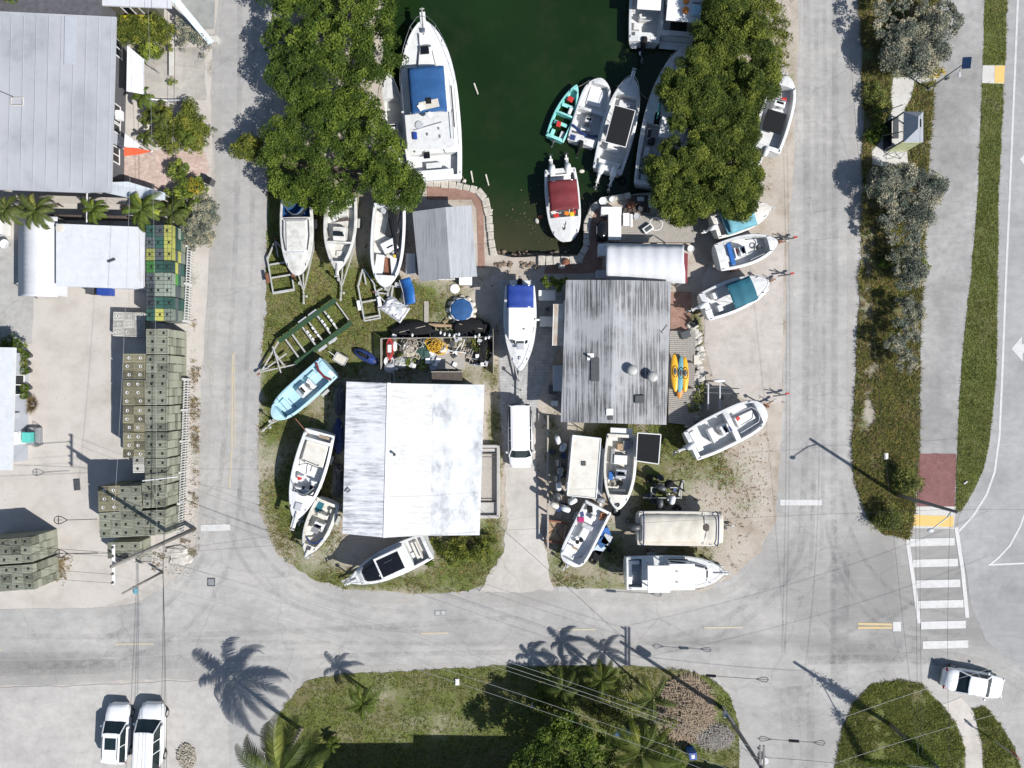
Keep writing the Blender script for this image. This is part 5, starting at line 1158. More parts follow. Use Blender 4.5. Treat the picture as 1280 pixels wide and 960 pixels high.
# --- grey-roofed house
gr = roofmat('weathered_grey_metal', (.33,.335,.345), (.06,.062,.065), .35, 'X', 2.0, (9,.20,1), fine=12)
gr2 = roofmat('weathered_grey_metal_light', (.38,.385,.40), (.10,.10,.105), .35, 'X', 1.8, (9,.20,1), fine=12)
t = thing('house', 'house with the streaked grey sheet-metal roof', 'house', P(771,440))
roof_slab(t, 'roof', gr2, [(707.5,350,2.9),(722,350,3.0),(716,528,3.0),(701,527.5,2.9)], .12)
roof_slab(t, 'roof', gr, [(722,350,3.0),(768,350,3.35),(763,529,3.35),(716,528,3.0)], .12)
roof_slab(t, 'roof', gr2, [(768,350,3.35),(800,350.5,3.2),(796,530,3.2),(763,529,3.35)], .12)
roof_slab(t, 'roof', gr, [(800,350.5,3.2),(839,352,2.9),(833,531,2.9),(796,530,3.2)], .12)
q_, loc = walls(t, MT['wallw'], [(707,350,2.9),(839,352,2.9),(833,531,2.9),(702,527,2.9)], 0, 2.78)
door(t, loc[2][0], 2.6, 0, .95, 2.05, 'E', 'wallg'); window(t, loc[2][0], -1.5, 1.6, 1.4, 1.0, 'E'); window(t, loc[3][0], .5, 1.6, 1.4, 1.0, 'W'); door(t, loc[3][0], 3.4, 0, .9, 2.05, 'W'); window(t, 0, loc[2][1], 1.6, 1.6, 1.0, 'S')
for x, y in ((790,463),(815.5,471)):
    p = P(x,y,3.5)-t.location
    v_ = MB().lathe(p.x,p.y,[(.22,3.1),(.22,3.45),(.36,3.5),(.40,3.62),(.34,3.74),(.12,3.80)],20).build('turbine_vent', MT['galv'], t, smooth=True)
    m_ = MB()
    for i in range(16):
        an = i*math.pi/8; m_.box(p.x+.37*math.cos(an),p.y+.37*math.sin(an),3.62,.05,.02,.24,an+.5)
    m_.build('vent_blades', MT['dgrey'], v_)
p = P(738,446,3.15)-t.location; MB().box(p.x,p.y,3.16,.5,.5,.06).build('vent_plate', MT['white'], t); MB().cyl((p.x-.1,p.y,3.1),(p.x-.1,p.y,3.5),.09,n=10).build('vent_pipe', MT['dgrey'], t)
p = P(799.5,499,3.25)-t.location; MB().box(p.x,p.y,3.28,.75,.6,.16).build('roof_vent', MT['dgrey'], t, bevel=.05, seg=3)
p = P(827,415,3.0)-t.location; MB().tube([(p.x,p.y,3),(p.x+.5,p.y+.5,3.05)],.025,5).tube([(p.x-.15,p.y+.12,3.02),(p.x+.1,p.y-.1,3.02)],.025,5).build('roof_aerial', MT['dgrey'], t)
for (x,y,w,h,m_) in ((762,515,.5,.5,'white'),(763,522,.35,.35,'dgrey'),(744,462,.62,1.7,None)):
    p = P(x,y,3.3)-t.location
    MB().box(p.x,p.y,3.37 if m_ else 3.25,w,h,.03).build('roof_patch', MT[m_] if m_ else MT['dgrey'], t)
# --- shed
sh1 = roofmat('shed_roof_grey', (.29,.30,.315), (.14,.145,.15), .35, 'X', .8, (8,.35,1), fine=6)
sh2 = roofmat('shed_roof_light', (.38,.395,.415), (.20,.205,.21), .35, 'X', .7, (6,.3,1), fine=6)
t = thing('shed', 'grey metal-roofed shed between the hose-filled boat and the harbour', 'shed', P(555,304))
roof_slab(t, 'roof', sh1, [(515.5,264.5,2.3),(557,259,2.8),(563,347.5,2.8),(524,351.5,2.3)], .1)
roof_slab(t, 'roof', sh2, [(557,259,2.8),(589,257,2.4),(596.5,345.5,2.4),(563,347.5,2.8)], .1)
q_, loc = walls(t, MT['wallg'], [(516,264,2.3),(589,257,2.4),(596,345,2.4),(524,351,2.3)], 0, 2.24, inset=.3)
door(t, (loc[0][0]+loc[3][0])/2+.05, -.6, 0, .9, 1.95, 'W'); window(t, .3, loc[3][1], 1.5, 1.2, .8, 'S'); 
t = thing('shelf_unit', 'small white-topped cupboard against the lower right wall of the shed', 'cupboard', P(583,353))
box_('cupboard_body', MT['wood'], t, 0,0,.5,.9,.6,1.0); box_('top', MT['white'], t, 0,0,1.03,1.0,.7,.06)
t = thing('freezer', 'pale grey chest freezer left of the shed', 'freezer', P(515.5,332)); box_('body', MT['lgrey'], t, 0,0,.45,.7,1.5,.9); l_ = box_('lid', MT['lgrey'], t, 0,0,.95,.74,1.55,.10); box_('handle', MT['dgrey'], l_, -.38,0,.93,.04,.3,.05)
# --- big grey roof top left
sp_=lambda x,y,r,g: (P(x,y,3.8).x-P(60,130).x, P(x,y,3.8).y-P(60,130).y, r, g)
br = roofmat('pale_standing_seam', (.40,.41,.435), (.24,.25,.265), .62, 'X', .9, (.35,.3,1), fine=2, spots=[sp_(27,56,2.6,True), sp_(100,143,1.9,False), sp_(97,185,2.0,False), sp_(100,118,1.2,False)])
t = thing('large_building', 'long building with a pale grey standing-seam roof at the left edge', 'building', P(60,130))
roof_slab(t, 'roof', br, [(-160,10,3.9),(0,14,3.9),(145,21,3.7),(139,240,3.7),(111,240.5,3.7),(111,241,3.7),(0,237,3.9),(-160,235,3.9)], .14)
mb = MB()
for i in range(20):
    x = 137 - i*15.4
    if x < -155: break
    a_, b_ = P(x+2, 20.6, 3.80 + (x < 0)*.1)-t.location, P(x-3 if x > 0 else x, 236, 3.80+ (x < 0)*.1)-t.location; a_.z = b_.z = 3.72 + .2*(139-x)/139; mb.bar(a_, b_, .03, .03)
mb.build('roof_seams', MT['roofm'], t)
o0 = t.location
wl = MB().prism([(p.x-o0.x,p.y-o0.y) for p in (P(-150,30),P(159.5,30),P(155,228),P(-150,226))], 0, 3.55).build('wall', MT['walld'], t)
for py_, w in ((70,1.6),(150,1.7),(163,1.6),(200,1.5)):
    fx = 159.5 - 4.5*(py_-30)/198
    p = P(fx, py_)-o0; window(t, p.x, p.y, 1.35, w*.8, 1.15, 'E')
p = P(157,175)-o0; door(t, P(156.6,181).x-o0.x, P(156,181).y-o0.y, .0, .9, 2.05, 'E', 'wallg')
p = P(158.5,153)-o0; box_('air_conditioner', MT['white'], t, p.x+.22, p.y, 1.4, .45,.7,.45)
for x,y,rx in ((27,56,.95),): pass
p = P(20,123,3.8)-o0; MB().tube([(p.x-1.6,p.y+.7,3.95),(p.x-.1,p.y+.05,3.95)],.025,5).tube([(p.x-1.25,p.y+.75,3.95),(p.x-1.3,p.y+.4,3.95)],.025,5).build('roof_aerial', MT['dgrey'], t)
MB().tube([(p.x-.25,p.y-.02,3.97),(p.x+.65,p.y-.02,3.97),(p.x+.65,p.y-.55,3.97),(p.x-.25,p.y-.55,3.97),(p.x-.25,p.y-.02,3.97)],.03,4).build('aerial_mount', MT['cream'], t)
roof_slab(t, 'roof_patch', MT['roofm'], [(81,20,3.86),(96,20.5,3.86),(95,81,3.86),(80,81,3.86)], .02)
# awning and low roofs beside it
t = thing('fabric_awning', 'large white sail awning beside the grey building, above the palm', 'awning', P(170,88)); o0 = t.location
MB().slab([P(159,57,2.9)-o0,P(180,74,2.5)-o0,P(180,118,2.5)-o0,P(158,114,2.9)-o0], .03).build('cloth', MT['whitef'], t)
mb = MB(); 
for x,y in ((180,74),(180,118)): p = P(x,y,2.5)-o0; mb.cyl((p.x,p.y,0),p,.04,n=6)
mb.build('awning_posts', MT['alu'], t)
t = thing('fabric_awning', 'narrow white sail awning just above the orange sail', 'awning', P(165,170)); o0 = t.location
MB().slab([P(156,167,2.8)-o0,P(175,181,2.4)-o0,P(172,186,2.4)-o0,P(155,183,2.8)-o0], .03).build('cloth', MT['whitef'], t)
MB().cyl(Vector((P(174,184,2.4)-o0).xy.to_3d()), P(174,184,2.4)-o0,.04,n=6).build('awning_post', MT['alu'], t)
t = thing('shade_sail', 'orange-red pointed shade sail beside the brick forecourt', 'sail', P(170,190)); o0 = t.location
MB().slab([P(155,184,2.9)-o0,P(172,185.5,2.6)-o0,P(190,189,2.3)-o0,P(174,193,2.6)-o0,P(155,195,2.9)-o0], .02).build('cloth', MT['orangered'], t); MB().cyl((P(190,189)-o0),P(190,189,2.35)-o0,.035,n=6).build('sail_post', MT['alu'], t)
t = thing('porch_roof', 'light grey sloping porch roof below the brick forecourt', 'porch', P(165,240)); o0 = t.location
lr = roofmat('porch_sheet', (.50,.54,.58), (.3,.33,.36), .5, 'X', .6, (6,.5,1))
MB().slab([P(128,228,2.7)-o0,P(160,227,2.7)-o0,P(206,241,2.4)-o0,P(206,250,2.4)-o0,P(160,247,2.7)-o0,P(128,240,2.7)-o0], .08).build('roof', lr, t)
MB().slab([P(112,227,2.9)-o0,P(127,227,2.9)-o0,P(127,242,2.9)-o0,P(112,240,2.9)-o0], .08).build('timber_roof', MT['wood'], t)
mb = MB(); 
for x,y in ((204,242),(204,249),(160,247)): p = P(x,y,2.35)-o0; mb.cyl((p.x,p.y,0),p,.05,n=6)
mb.build('porch_posts', MT['wood'], t)
MB().bar(P(109,230,2.6)-o0+Vector((0,0,0)), P(108.5,279,2.6)-o0, .07,.07).build('cross_beam', MT['white'], t)
t = thing('lean_to', 'dim timber lean-to under the palms between the two left roofs', 'lean-to', P(100,258)); o0 = t.location
MB().slab([P(20,243,1.9)-o0,P(205,249,1.9)-o0,P(190,256,1.7)-o0,P(20,252,1.7)-o0], .06).build('roof', MT['wood'], t)
MB().slab([P(60,268,1.5)-o0,P(175,270,1.5)-o0,P(175,276,1.4)-o0,P(60,275,1.4)-o0], .05).build('low_roof', MT['woodd'], t)
mb = MB()
for x in (22,60,110,160,188): p = P(x,251,1.8)-o0; mb.cyl((p.x,p.y,0),p,.05,n=6)
mb.build('lean_to_posts', MT['woodd'], t)
# --- building across the top edge
t = thing('top_building', 'white-roofed olive building cut by the top left edge', 'building', P(100,0)); o0 = t.location
roof_slab(t, 'roof', MT['whitef'], [(22,3,3.4),(22,-120,3.4),(214,-120,3.4),(214,10,3.4),(140,7,3.4)], .14)
MB().prism([(p.x-o0.x,p.y-o0.y) for p in (P(20,20),P(205,22),P(210,-100),P(20,-100))], 0, 3.3).build('wall', MT['wallo'], t)
for x in (60,100,135,175): p = P(x,21.3)-o0; window(t, p.x, p.y, .95, 1.3, 1.2, 'S')
t = thing('gangway', 'long pale blue painted beam slanting from the top building to the street', 'beam', P(240,40)); o0 = t.location
MB().bar(P(216,-4,3.2)-o0, P(264,54,.5)-o0, .5,.12).build('plank', MT['ltb'], t)
MB().bar(P(213,-2,3.3)-o0, P(262,56,.6)-o0, .06,.4).build('side_rail', MT['ltb'], t)
box_('foot_block', MT['concp'], t, *(P(266,50,.25)-o0+Vector((0,0,0))), .9,.5,.5)
for i,(x,y,rx,lab) in enumerate(((168,24,1.55,'yellow upturned kayak between the hedge and the top building'),(88,18.5,.9,'yellow kayak half hidden by the grey roof edge'))):
    o = MB().blob((0,0,0),rx,.34,.22,24,8).build('kayak', MT['byellow'], smooth=True); o.location = P(x,y,1.0); tag(o, lab, 'kayak', 'yellow kayaks by the top building')
    MB().tube([(-rx*.95,0,.02),(0,0,.23),(rx*.95,0,.02)],.03,5).build('keel_strip', MT['yellow'], o)
    mb = MB()
    for s in (-.6,.6): mb.box(s*rx,0,-.55,.06,.5,.06).box(s*rx,.2,-.75,.06,.06,.5).box(s*rx,-.2,-.75,.06,.06,.5)
    mb.build('kayak_stand', MT['woodd'], o)
# --- white flat roof
wf = roofmat('white_flat_membrane', (.58,.60,.62), (.44,.45,.46), 1.4, 'X', .5, (2,1,1), fine=3)
t = thing('white_building', 'low building with a bright white flat roof beside the coloured traps', 'building', P(125,320)); o0 = t.location
roof_slab(t, 'roof', wf, [(70,279.5,3.2),(172,283.5,3.2),(171,361,3.2),(70,357.5,3.2)], .2)
roof_slab(t, 'lower_roof', MT['lgrey'], [(171,284,2.95),(181,290,2.8),(179,360,2.8),(170,361,2.95)], .1)
walls(t, MT['wallw'], [(70,279.5,3.2),(180,284,3.2),(179,361,3.2),(70,357,3.2)], 0, 2.75, inset=.25)
p = P(139,325.5,3.25)-o0; MB().bar((p.x-.25,p.y-.1,3.26),(p.x+.3,p.y+.08,3.3),.14,.1).build('roof_debris', MT['dgrey'], t)
p = P(75,285,3.2)-o0; MB().lathe(p.x,p.y,[(.3,3.2),(.3,3.24),(.05,3.26)],14).build('roof_stain_cap', MT['cream'], t)
t = thing('fabric_canopy', 'white ridged fabric canopy left of the bright flat roof', 'canopy', P(48,322)); o0 = t.location
vs = []; rows_ = [(270,0),(303,1),(304,0),(333,1),(334,0),(371,1)]
N = 28
for i in range(N+1):
    f = i/N; y0 = 270+f*100
    sc_ = .05*abs(math.sin(f*math.pi*3))
    for (x, z) in ((23+f*-.5,2.1),(38,3.0+sc_),(46,2.95+sc_*.6),(72,2.6)): vs.append(P(x, y0 + (x-23)*.02, z - (.02 if i % 2 else 0))-o0)
cv = MB().add(vs, [(i*4+j,i*4+j+1,(i+1)*4+j+1,(i+1)*4+j)[::-1] for i in range(N) for j in range(3)]).build('canopy_cloth', MT['whitef'], t, smooth=True); cv.modifiers.new('s','SOLIDIFY').thickness=.02
MB().slab([P(70,357,2.6)-o0,P(84,358,2.5)-o0,P(84,371,2.4)-o0,P(50,368,2.5)-o0], .03).build('corner_flap', MT['whitef'], t)
mb = MB()
for x,y,z in ((24,272,2.1),(24,369,2.1),(71,272,2.55),(24,320,2.1)): p = P(x,y,z)-o0; mb.cyl((p.x,p.y,0),p,.04,n=6)
mb.build('canopy_posts', MT['alu'], t)
# --- low white building at the left edge
t = thing('white_building', 'low white building at the left edge with a grey side wall', 'building', P(0,510)); o0 = t.location
roof_slab(t, 'roof', wf, [(-120,432,3.3),(18.5,434.5,3.3),(14,588,3.3),(-120,586,3.3)], .2)
pw = [P(-120,440),P(36.5,442),P(35,575),P(-120,575)]
MB().prism([(p.x-o0.x,p.y-o0.y) for p in pw], 0, 3.1).build('wall', MT['wallg'], t)
ex = lambda y: P(36.5-1.5*(y-442)/133, y)-o0
p = ex(481); window(t, p.x, p.y, 1.25, 1.5, 1.3, 'E'); p = ex(546); door(t, p.x, p.y, .2, 1.0, 2.1, 'E'); p = ex(514); box_('air_conditioner', MT['dgrey'], t, p.x+.2, p.y, 2.6, .4,.5,.4); p = ex(510); box_('meter_box', MT['lgrey'], t, p.x+.1,p.y-.5,1.5,.18,.4,.6)
t = thing('doorstep', 'grey timber landing with a turquoise bin outside the low white building', 'landing', P(44,545)); box_('step', MT['grey'], t, .1,0,.2,1.0,1.4,.4); box_('handrail', MT['dgrey'], t, .6,0,.9,.05,1.4,.05); box_('handrail_post', MT['dgrey'], t, .6,.68,.55,.05,.05,.7); box_('handrail_post', MT['dgrey'], t, .6,-.68,.55,.05,.05,.7)
o = box_('storage_bin', MT['tealp'], None, 0,0,.35,.55,.75,.7); o.location = P(40,546,.4); tag(o, 'turquoise bin on the landing of the low white building', 'bin'); box_('lid', MT['tealp'], o, 0,0,.72,.6,.8,.05)
# --- canopy tent by the water
t = thing('party_tent', 'white ridged canopy with a maroon end flap above the grey-roofed house', 'canopy', P(807,328)); o0 = t.location; vs = []; N = 30
for i in range(N+1):
    x = 757.5 + (855-757.5)*i/N; wv = .05*math.sin(i*1.3)+.05*mnoise.noise(Vector((i*.6,0,0)))
    for (y, z) in ((304+i*.05,2.45),(312,2.75+wv),(328,3.0),(340,2.75+wv*.6),(349+i*.18,2.4)): vs.append(P(x + (1.5 if y > 330 and i == N else 0), y, z)-o0)
cv = MB().add(vs, [(i*5+j,i*5+j+1,(i+1)*5+j+1,(i+1)*5+j) for i in range(N) for j in range(4)]).build('canopy_cloth', MT['whitef'], t, smooth=True); cv.modifiers.new('s','SOLIDIFY').thickness=.02
MB().slab([P(855,316,2.4)-o0,P(860,317,2.2)-o0,P(859,354,2.1)-o0,P(852,354,2.3)-o0], .03).build('maroon_flap', MT['maroon'], t)
mb = MB()
for x,y in ((759,305),(855,307),(854,353),(759,350),(807,305)): p = P(x,y,2.4)-o0; mb.cyl((p.x,p.y,0),p,.04,n=6)
mb.build('tent_posts', MT['alu'], t)
# --- house beyond the bottom edge (throws the dark shade on the lawn)
t = thing('house', 'house just below the bottom edge whose shade falls on the lawn', 'house', P(560,1010)); o0 = t.location
MB().prism([(p.x-o0.x,p.y-o0.y) for p in (P(588,966),P(745,968),P(745,1120),P(588,1120))], 0, 4.9).build('wall', MT['wallw'], t)
MB().prism([(p.x-o0.x,p.y-o0.y) for p in (P(392,968),P(587.8,967),P(587.8,1120),P(392,1120))], 0, 3.9).build('wing_wall', MT['wallw'], t)
MB().prism([(p.x-o0.x,p.y-o0.y) for p in (P(586,963),P(748,965),P(748,1124),P(586,1124))], 4.9, 5.05).build('roof', MT['roofm'], t)
MB().prism([(p.x-o0.x,p.y-o0.y) for p in (P(388,965),P(585.5,964),P(585.5,1124),P(388,1124))], 3.9, 4.05).build('wing_roof', MT['roofm'], t)
window(t, 3, P(0,967).y-o0.y, 1.6, 1.4,1.0,'N'); window(t, -5, P(0,967.5).y-o0.y, 1.6,1.4,1.0,'N'); window(t, 7, P(0,967).y-o0.y, 1.6,1.4,1.0,'N')
# --- concrete basin right of the white-roofed house
t = thing('concrete_tank', 'open concrete tank against the right wall of the white-roofed house', 'tank', P(612,600)); o0 = t.location
cc = MT['conc']
def seg(name, a, b, w, z1, m, z0=0): 
    a, b = P(*a)-o0, P(*b)-o0; return MB().bar((a.x,a.y,(z0+z1)/2),(b.x,b.y,(z0+z1)/2),w,z1-z0).build(name, m, t, bevel=.03)
seg('tank_wall', (600,557),(622,557),.22,.7,cc); seg('tank_wall', (623,556),(623,644),.25,.7,cc); seg('tank_wall', (600,644),(624,644),.25,.7,cc)
for i,(y0,y1,z) in enumerate(((560,564,.5),(566,625,.22),(627,641,.4))): 
    p, q2 = P(598,y0)-o0, P(621,y1)-o0; MB().box((p.x+q2.x)/2,(p.y+q2.y)/2,z/2,q2.x-p.x,p.y-q2.y,z).build('tank_floor', MT['conc' if i != 1 else 'wood'], t)
mb = MB(); 
for y in (565.5,570,626): p, q2 = P(599,y)-o0, P(621,y)-o0; mb.bar((p.x,p.y,.62),(q2.x,q2.y,.62),.06,.06)
mb.build('cross_bars', MT['dgrey'], t)
# --- bus shelter
t = thing('bus_shelter', 'small dark-framed shelter with a pitched metal roof on the planted strip', 'shelter', P(1118,162)); o0 = t.location
zr0, zr1 = 2.5, 3.3
A,B_,Cc,Dd = [P(x,y,zr0)-o0 for x,y in ((1129.5,139.5),(1154,139.5),(1154,178),(1129.5,178))]
E,F = P(1148,146,zr1)-o0, P(1147.5,160.5,zr1)-o0
rs = roofmat('shelter_seam', (.34,.36,.40), (.22,.24,.27), .4, 'X', .4, (2,2,1), .2)
MB().add([A,B_,Cc,Dd,E,F],[(0,4,1),(1,4,5,2),(3,2,5),(0,3,5,4),(0,1,2,3)]).build('roof', rs, t)
q1 = (A*.62+E*.38+Vector((.1,-.45,0))); q2=(Dd*.62+F*.38+Vector((.1,.3,0)))
MB().slab([Vector((A.x+.45,A.y-.75,2.78)),Vector((A.x+1.0,A.y-.75,3.07)),Vector((A.x+1.0,Dd.y+.95,3.07)),Vector((A.x+.45,Dd.y+.95,2.78))],.03).build('solar_panel', MT['blackg'], t)
mb = MB()
for p in (A,B_,Cc,Dd): mb.cyl((p.x*.97,p.y*.92,0),(p.x*.97,p.y*.92,zr0),.06,n=6)
for s in (1,-1): mb.bar((A.x,s*1.0,zr0-.1),(A.x-.9,s*.9,1.2),.05,.05)
mb.build('frame', MT['dgrey'], t)
MB().bar((A.x-.2,A.y*.9,.0+.6),(A.x-.2,Dd.y*.9,.6),.9 if False else .06,1.2).build('rear_panel', MT['glass'], t)
MB().box((A.x+Cc.x)/2-.2,0,.45,.42,1.7,.06).box((A.x+Cc.x)/2-.2,.7,.22,.3,.06,.44).box((A.x+Cc.x)/2-.2,-.7,.22,.3,.06,.44).build('bench', MT['dgrey'], t)
p1, p2 = Vector((Dd.x,Dd.y*.95,0)), Vector((Cc.x,Cc.y*.95,0)); MB().bar(p1+Vector((0,0,1.2)),p2+Vector((0,0,1.2)),.04,2.0).build('side_panel', mat('pale_green_panel',(.42,.45,.26),.6,.2,2), t)
t = thing('bicycle_rack', 'thin bowtie-shaped wire rack on the slab below the shelter', 'rack', P(1116,197))
MB().tube([(-.55,.18,.05),(-.3,.2,.6),(.3,-.2,.6),(.55,-.12,.05),(.6,.16,.6),(.3,.2,.6),(-.3,-.2,.6),(-.5,-.14,.05),(-.55,.18,.05)],.025,6).build('rack_tube', MT['grey'], t)
# ================================================================== VEGETATION
def leafmesh(name, pts, size, m, parent=None, up=.6, aspect=.5, seed=0, bright=None):
    q = np.random.RandomState(seed+1); N = len(pts); pts = np.asarray(pts, dtype=np.float32)
    nrm = q.normal(size=(N,3)); nrm[:,2] = np.abs(nrm[:,2])+up; nrm /= np.linalg.norm(nrm, axis=1)[:,None]
    u = np.cross(nrm, q.normal(size=(N,3))); u /= np.linalg.norm(u, axis=1)[:,None]; v = np.cross(nrm, u)
    s = size*q.uniform(.6,1.35,(N,1))
    V = np.stack([pts-u*s*.5, pts+v*s*aspect*.5, pts+u*s*.5, pts-v*s*aspect*.5], 1).reshape(-1,3)
    me = D.meshes.new(name); me.vertices.add(4*N); me.vertices.foreach_set('co', V.astype(np.float32).ravel())
    me.loops.add(4*N); me.loops.foreach_set('vertex_index', np.arange(4*N, dtype=np.int32))
    me.polygons.add(N); me.polygons.foreach_set('loop_start', np.arange(0,4*N,4, dtype=np.int32)); me.polygons.foreach_set('loop_total', np.full(N,4,dtype=np.int32))
    me.update(calc_edges=True); me.materials.append(m)
    at = me.attributes.new('v','FLOAT','FACE'); at.data.foreach_set('value', (q.uniform(0,1,N) if bright is None else bright).astype(np.float32))
    o = D.objects.new(name, me); C.objects.link(o)
    if parent is not None: o.parent = parent
    return o
def crown_pts(lobes, dens, per, sig, q, o0, gap=.35, low=-.25):
    """leaves sit on many small boughs that cover each lobe, so the crown has lit domes and dark valleys"""
    out = []; br = []
    for (px,py,z,r) in lobes:
        c = P(px,py,z)-o0; big = r > .95
        K = int((10.0 if big else 20)*r*r*dens/7)+8
        for _ in range(K):
            d = q.normal(size=3); d /= np.linalg.norm(d)
            if d[2] < low: d[2] = -d[2]*.5
            rr = r*q.uniform(.62,1.0)*(1+.3*mnoise.noise(Vector((c.x+d[0]*1.6, c.y+d[1]*1.6, d[2]*1.6+z))))
            p = np.array([c.x+d[0]*rr, c.y+d[1]*rr, max(.12, c.z+d[2]*rr*.8)])
            if mnoise.noise(Vector((p[0]*.7, p[1]*.7, p[2]*.7+7))) < -gap: continue
            rs = (q.uniform(.30,.62) if big else q.uniform(.2,.36)*max(.55,r)); n = int(per*dens*.36*(rs/.45)**2)+6
            e = q.normal(size=(n,3)); e /= np.linalg.norm(e, axis=1)[:,None]; e[:,2] = np.where(e[:,2] < -.2, -e[:,2], e[:,2])
            out.append(p + e*rs*q.uniform(.55,1.12,(n,1))*np.array([1,1,.7])); g = q.uniform(0,1)
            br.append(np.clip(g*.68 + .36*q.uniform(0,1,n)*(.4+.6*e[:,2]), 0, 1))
    return np.concatenate(out), np.concatenate(br)
def tree(name, label, cat, base, lobes, dens, per, sig, size, mk, group=None, seed=0, trunk_r=.22, gap=.35, up=.6, aspect=.5, low=-.25, extra=None):
    q = np.random.RandomState(seed+5); b = P(*base); t = thing(name, label, cat, b, 0, group)
    pts, br = crown_pts(lobes, dens, per, sig, q, b, gap, low)
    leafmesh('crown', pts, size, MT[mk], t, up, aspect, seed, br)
    tr = MB(); zmin = min(l[2]-l[3]*.5 for l in lobes); fork = Vector((0,0,max(.2,zmin*.55)))
    tr.cyl((0,0,-.05), fork, trunk_r, trunk_r*.8, 9)
    for (px,py,z,r) in lobes:
        e = P(px,py,z)-b; mid = fork.lerp(e,.5)+Vector((0,0,-.2)); tr.cyl(fork, mid, trunk_r*.55, trunk_r*.35, 7); tr.cyl(mid, e, trunk_r*.35, trunk_r*.12, 6)
    tr.build('trunk', MT['bark'], t, smooth=True); return t
def mklobes(lst, z, r, q, dz=.6):
    return [(x+q.uniform(-4,4),y+q.uniform(-4,4),z+q.uniform(-dz,dz)*1.0,r*q.uniform(.62,1.2)) for x,y in lst]
qq = random.Random(3)
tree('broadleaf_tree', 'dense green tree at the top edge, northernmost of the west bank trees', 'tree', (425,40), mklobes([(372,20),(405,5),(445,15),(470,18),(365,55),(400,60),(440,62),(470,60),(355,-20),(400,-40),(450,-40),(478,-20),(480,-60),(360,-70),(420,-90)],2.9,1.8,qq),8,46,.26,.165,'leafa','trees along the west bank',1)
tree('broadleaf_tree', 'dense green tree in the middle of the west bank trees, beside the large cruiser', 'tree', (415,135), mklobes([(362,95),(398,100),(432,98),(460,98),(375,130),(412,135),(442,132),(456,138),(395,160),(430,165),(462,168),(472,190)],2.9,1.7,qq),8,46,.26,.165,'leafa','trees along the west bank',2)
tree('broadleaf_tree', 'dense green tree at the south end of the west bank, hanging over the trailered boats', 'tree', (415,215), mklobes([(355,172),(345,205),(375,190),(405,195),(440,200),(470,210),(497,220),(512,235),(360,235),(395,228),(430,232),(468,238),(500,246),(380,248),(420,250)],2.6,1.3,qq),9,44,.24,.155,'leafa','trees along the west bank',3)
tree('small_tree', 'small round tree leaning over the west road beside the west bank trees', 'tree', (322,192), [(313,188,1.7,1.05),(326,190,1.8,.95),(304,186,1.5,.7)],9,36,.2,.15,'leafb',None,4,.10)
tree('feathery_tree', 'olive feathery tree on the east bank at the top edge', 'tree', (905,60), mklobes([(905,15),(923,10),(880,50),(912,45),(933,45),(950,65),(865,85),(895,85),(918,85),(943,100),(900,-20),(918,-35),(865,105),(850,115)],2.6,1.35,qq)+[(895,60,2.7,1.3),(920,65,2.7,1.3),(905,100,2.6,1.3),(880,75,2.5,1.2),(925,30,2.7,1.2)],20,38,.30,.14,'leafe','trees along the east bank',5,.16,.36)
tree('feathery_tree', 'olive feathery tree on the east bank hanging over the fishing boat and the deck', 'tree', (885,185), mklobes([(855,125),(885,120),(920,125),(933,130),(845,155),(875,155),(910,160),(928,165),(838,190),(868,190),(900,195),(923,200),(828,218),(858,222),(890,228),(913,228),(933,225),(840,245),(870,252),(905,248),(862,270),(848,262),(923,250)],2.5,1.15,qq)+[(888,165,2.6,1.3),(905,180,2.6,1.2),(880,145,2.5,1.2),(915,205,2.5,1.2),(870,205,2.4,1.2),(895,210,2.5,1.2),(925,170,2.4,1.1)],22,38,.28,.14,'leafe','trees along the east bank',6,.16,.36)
tree('broadleaf_shrub', 'bright green bush on the bank beside the apron at the upper right', 'shrub', (960,30), [(955,20,1.5,1.1),(972,40,1.2,1.0),(968,62,1.0,.8),(978,75,.8,.6)],8,30,.2,.14,'leafb',None,7,.06)
S_ = 'silver shrubs in the planted strip'
tree('silver_buttonwood', 'silver-grey shrub tree at the top of the planted strip', 'shrub', (1130,35), mklobes([(1098,12),(1125,8),(1155,12),(1180,10),(1190,28),(1105,38),(1135,38),(1165,36),(1115,62),(1142,64),(1165,60),(1125,82),(1148,82),(1110,-25),(1150,-25),(1185,-20)],2.0,1.0,qq,.3),13,38,.24,.13,'leafs',S_,8,.12,.4)
tree('silver_buttonwood', 'silver-grey shrub tree just below the shelter', 'shrub', (1128,262), mklobes([(1105,226),(1128,222),(1150,226),(1160,240),(1110,248),(1135,248),(1115,272),(1142,270),(1118,296),(1142,292)],1.9,.9,qq,.3),13,38,.22,.13,'leafs',S_,9,.1,.4)
tree('silver_buttonwood', 'silver-grey shrub tree in the middle of the planted strip', 'shrub', (1130,335), mklobes([(1120,318),(1140,316),(1122,340),(1142,338),(1130,358)],1.6,.85,qq,.3),13,38,.22,.13,'leafs',S_,10,.09,.4)
tree('silver_buttonwood', 'silver-grey shrub tree, lowest in the planted strip', 'shrub', (1130,410), mklobes([(1130,380),(1142,392),(1122,402),(1138,415),(1118,432),(1135,440),(1128,458)],1.5,.75,qq,.3),13,38,.22,.13,'leafs',S_,11,.09,.4)
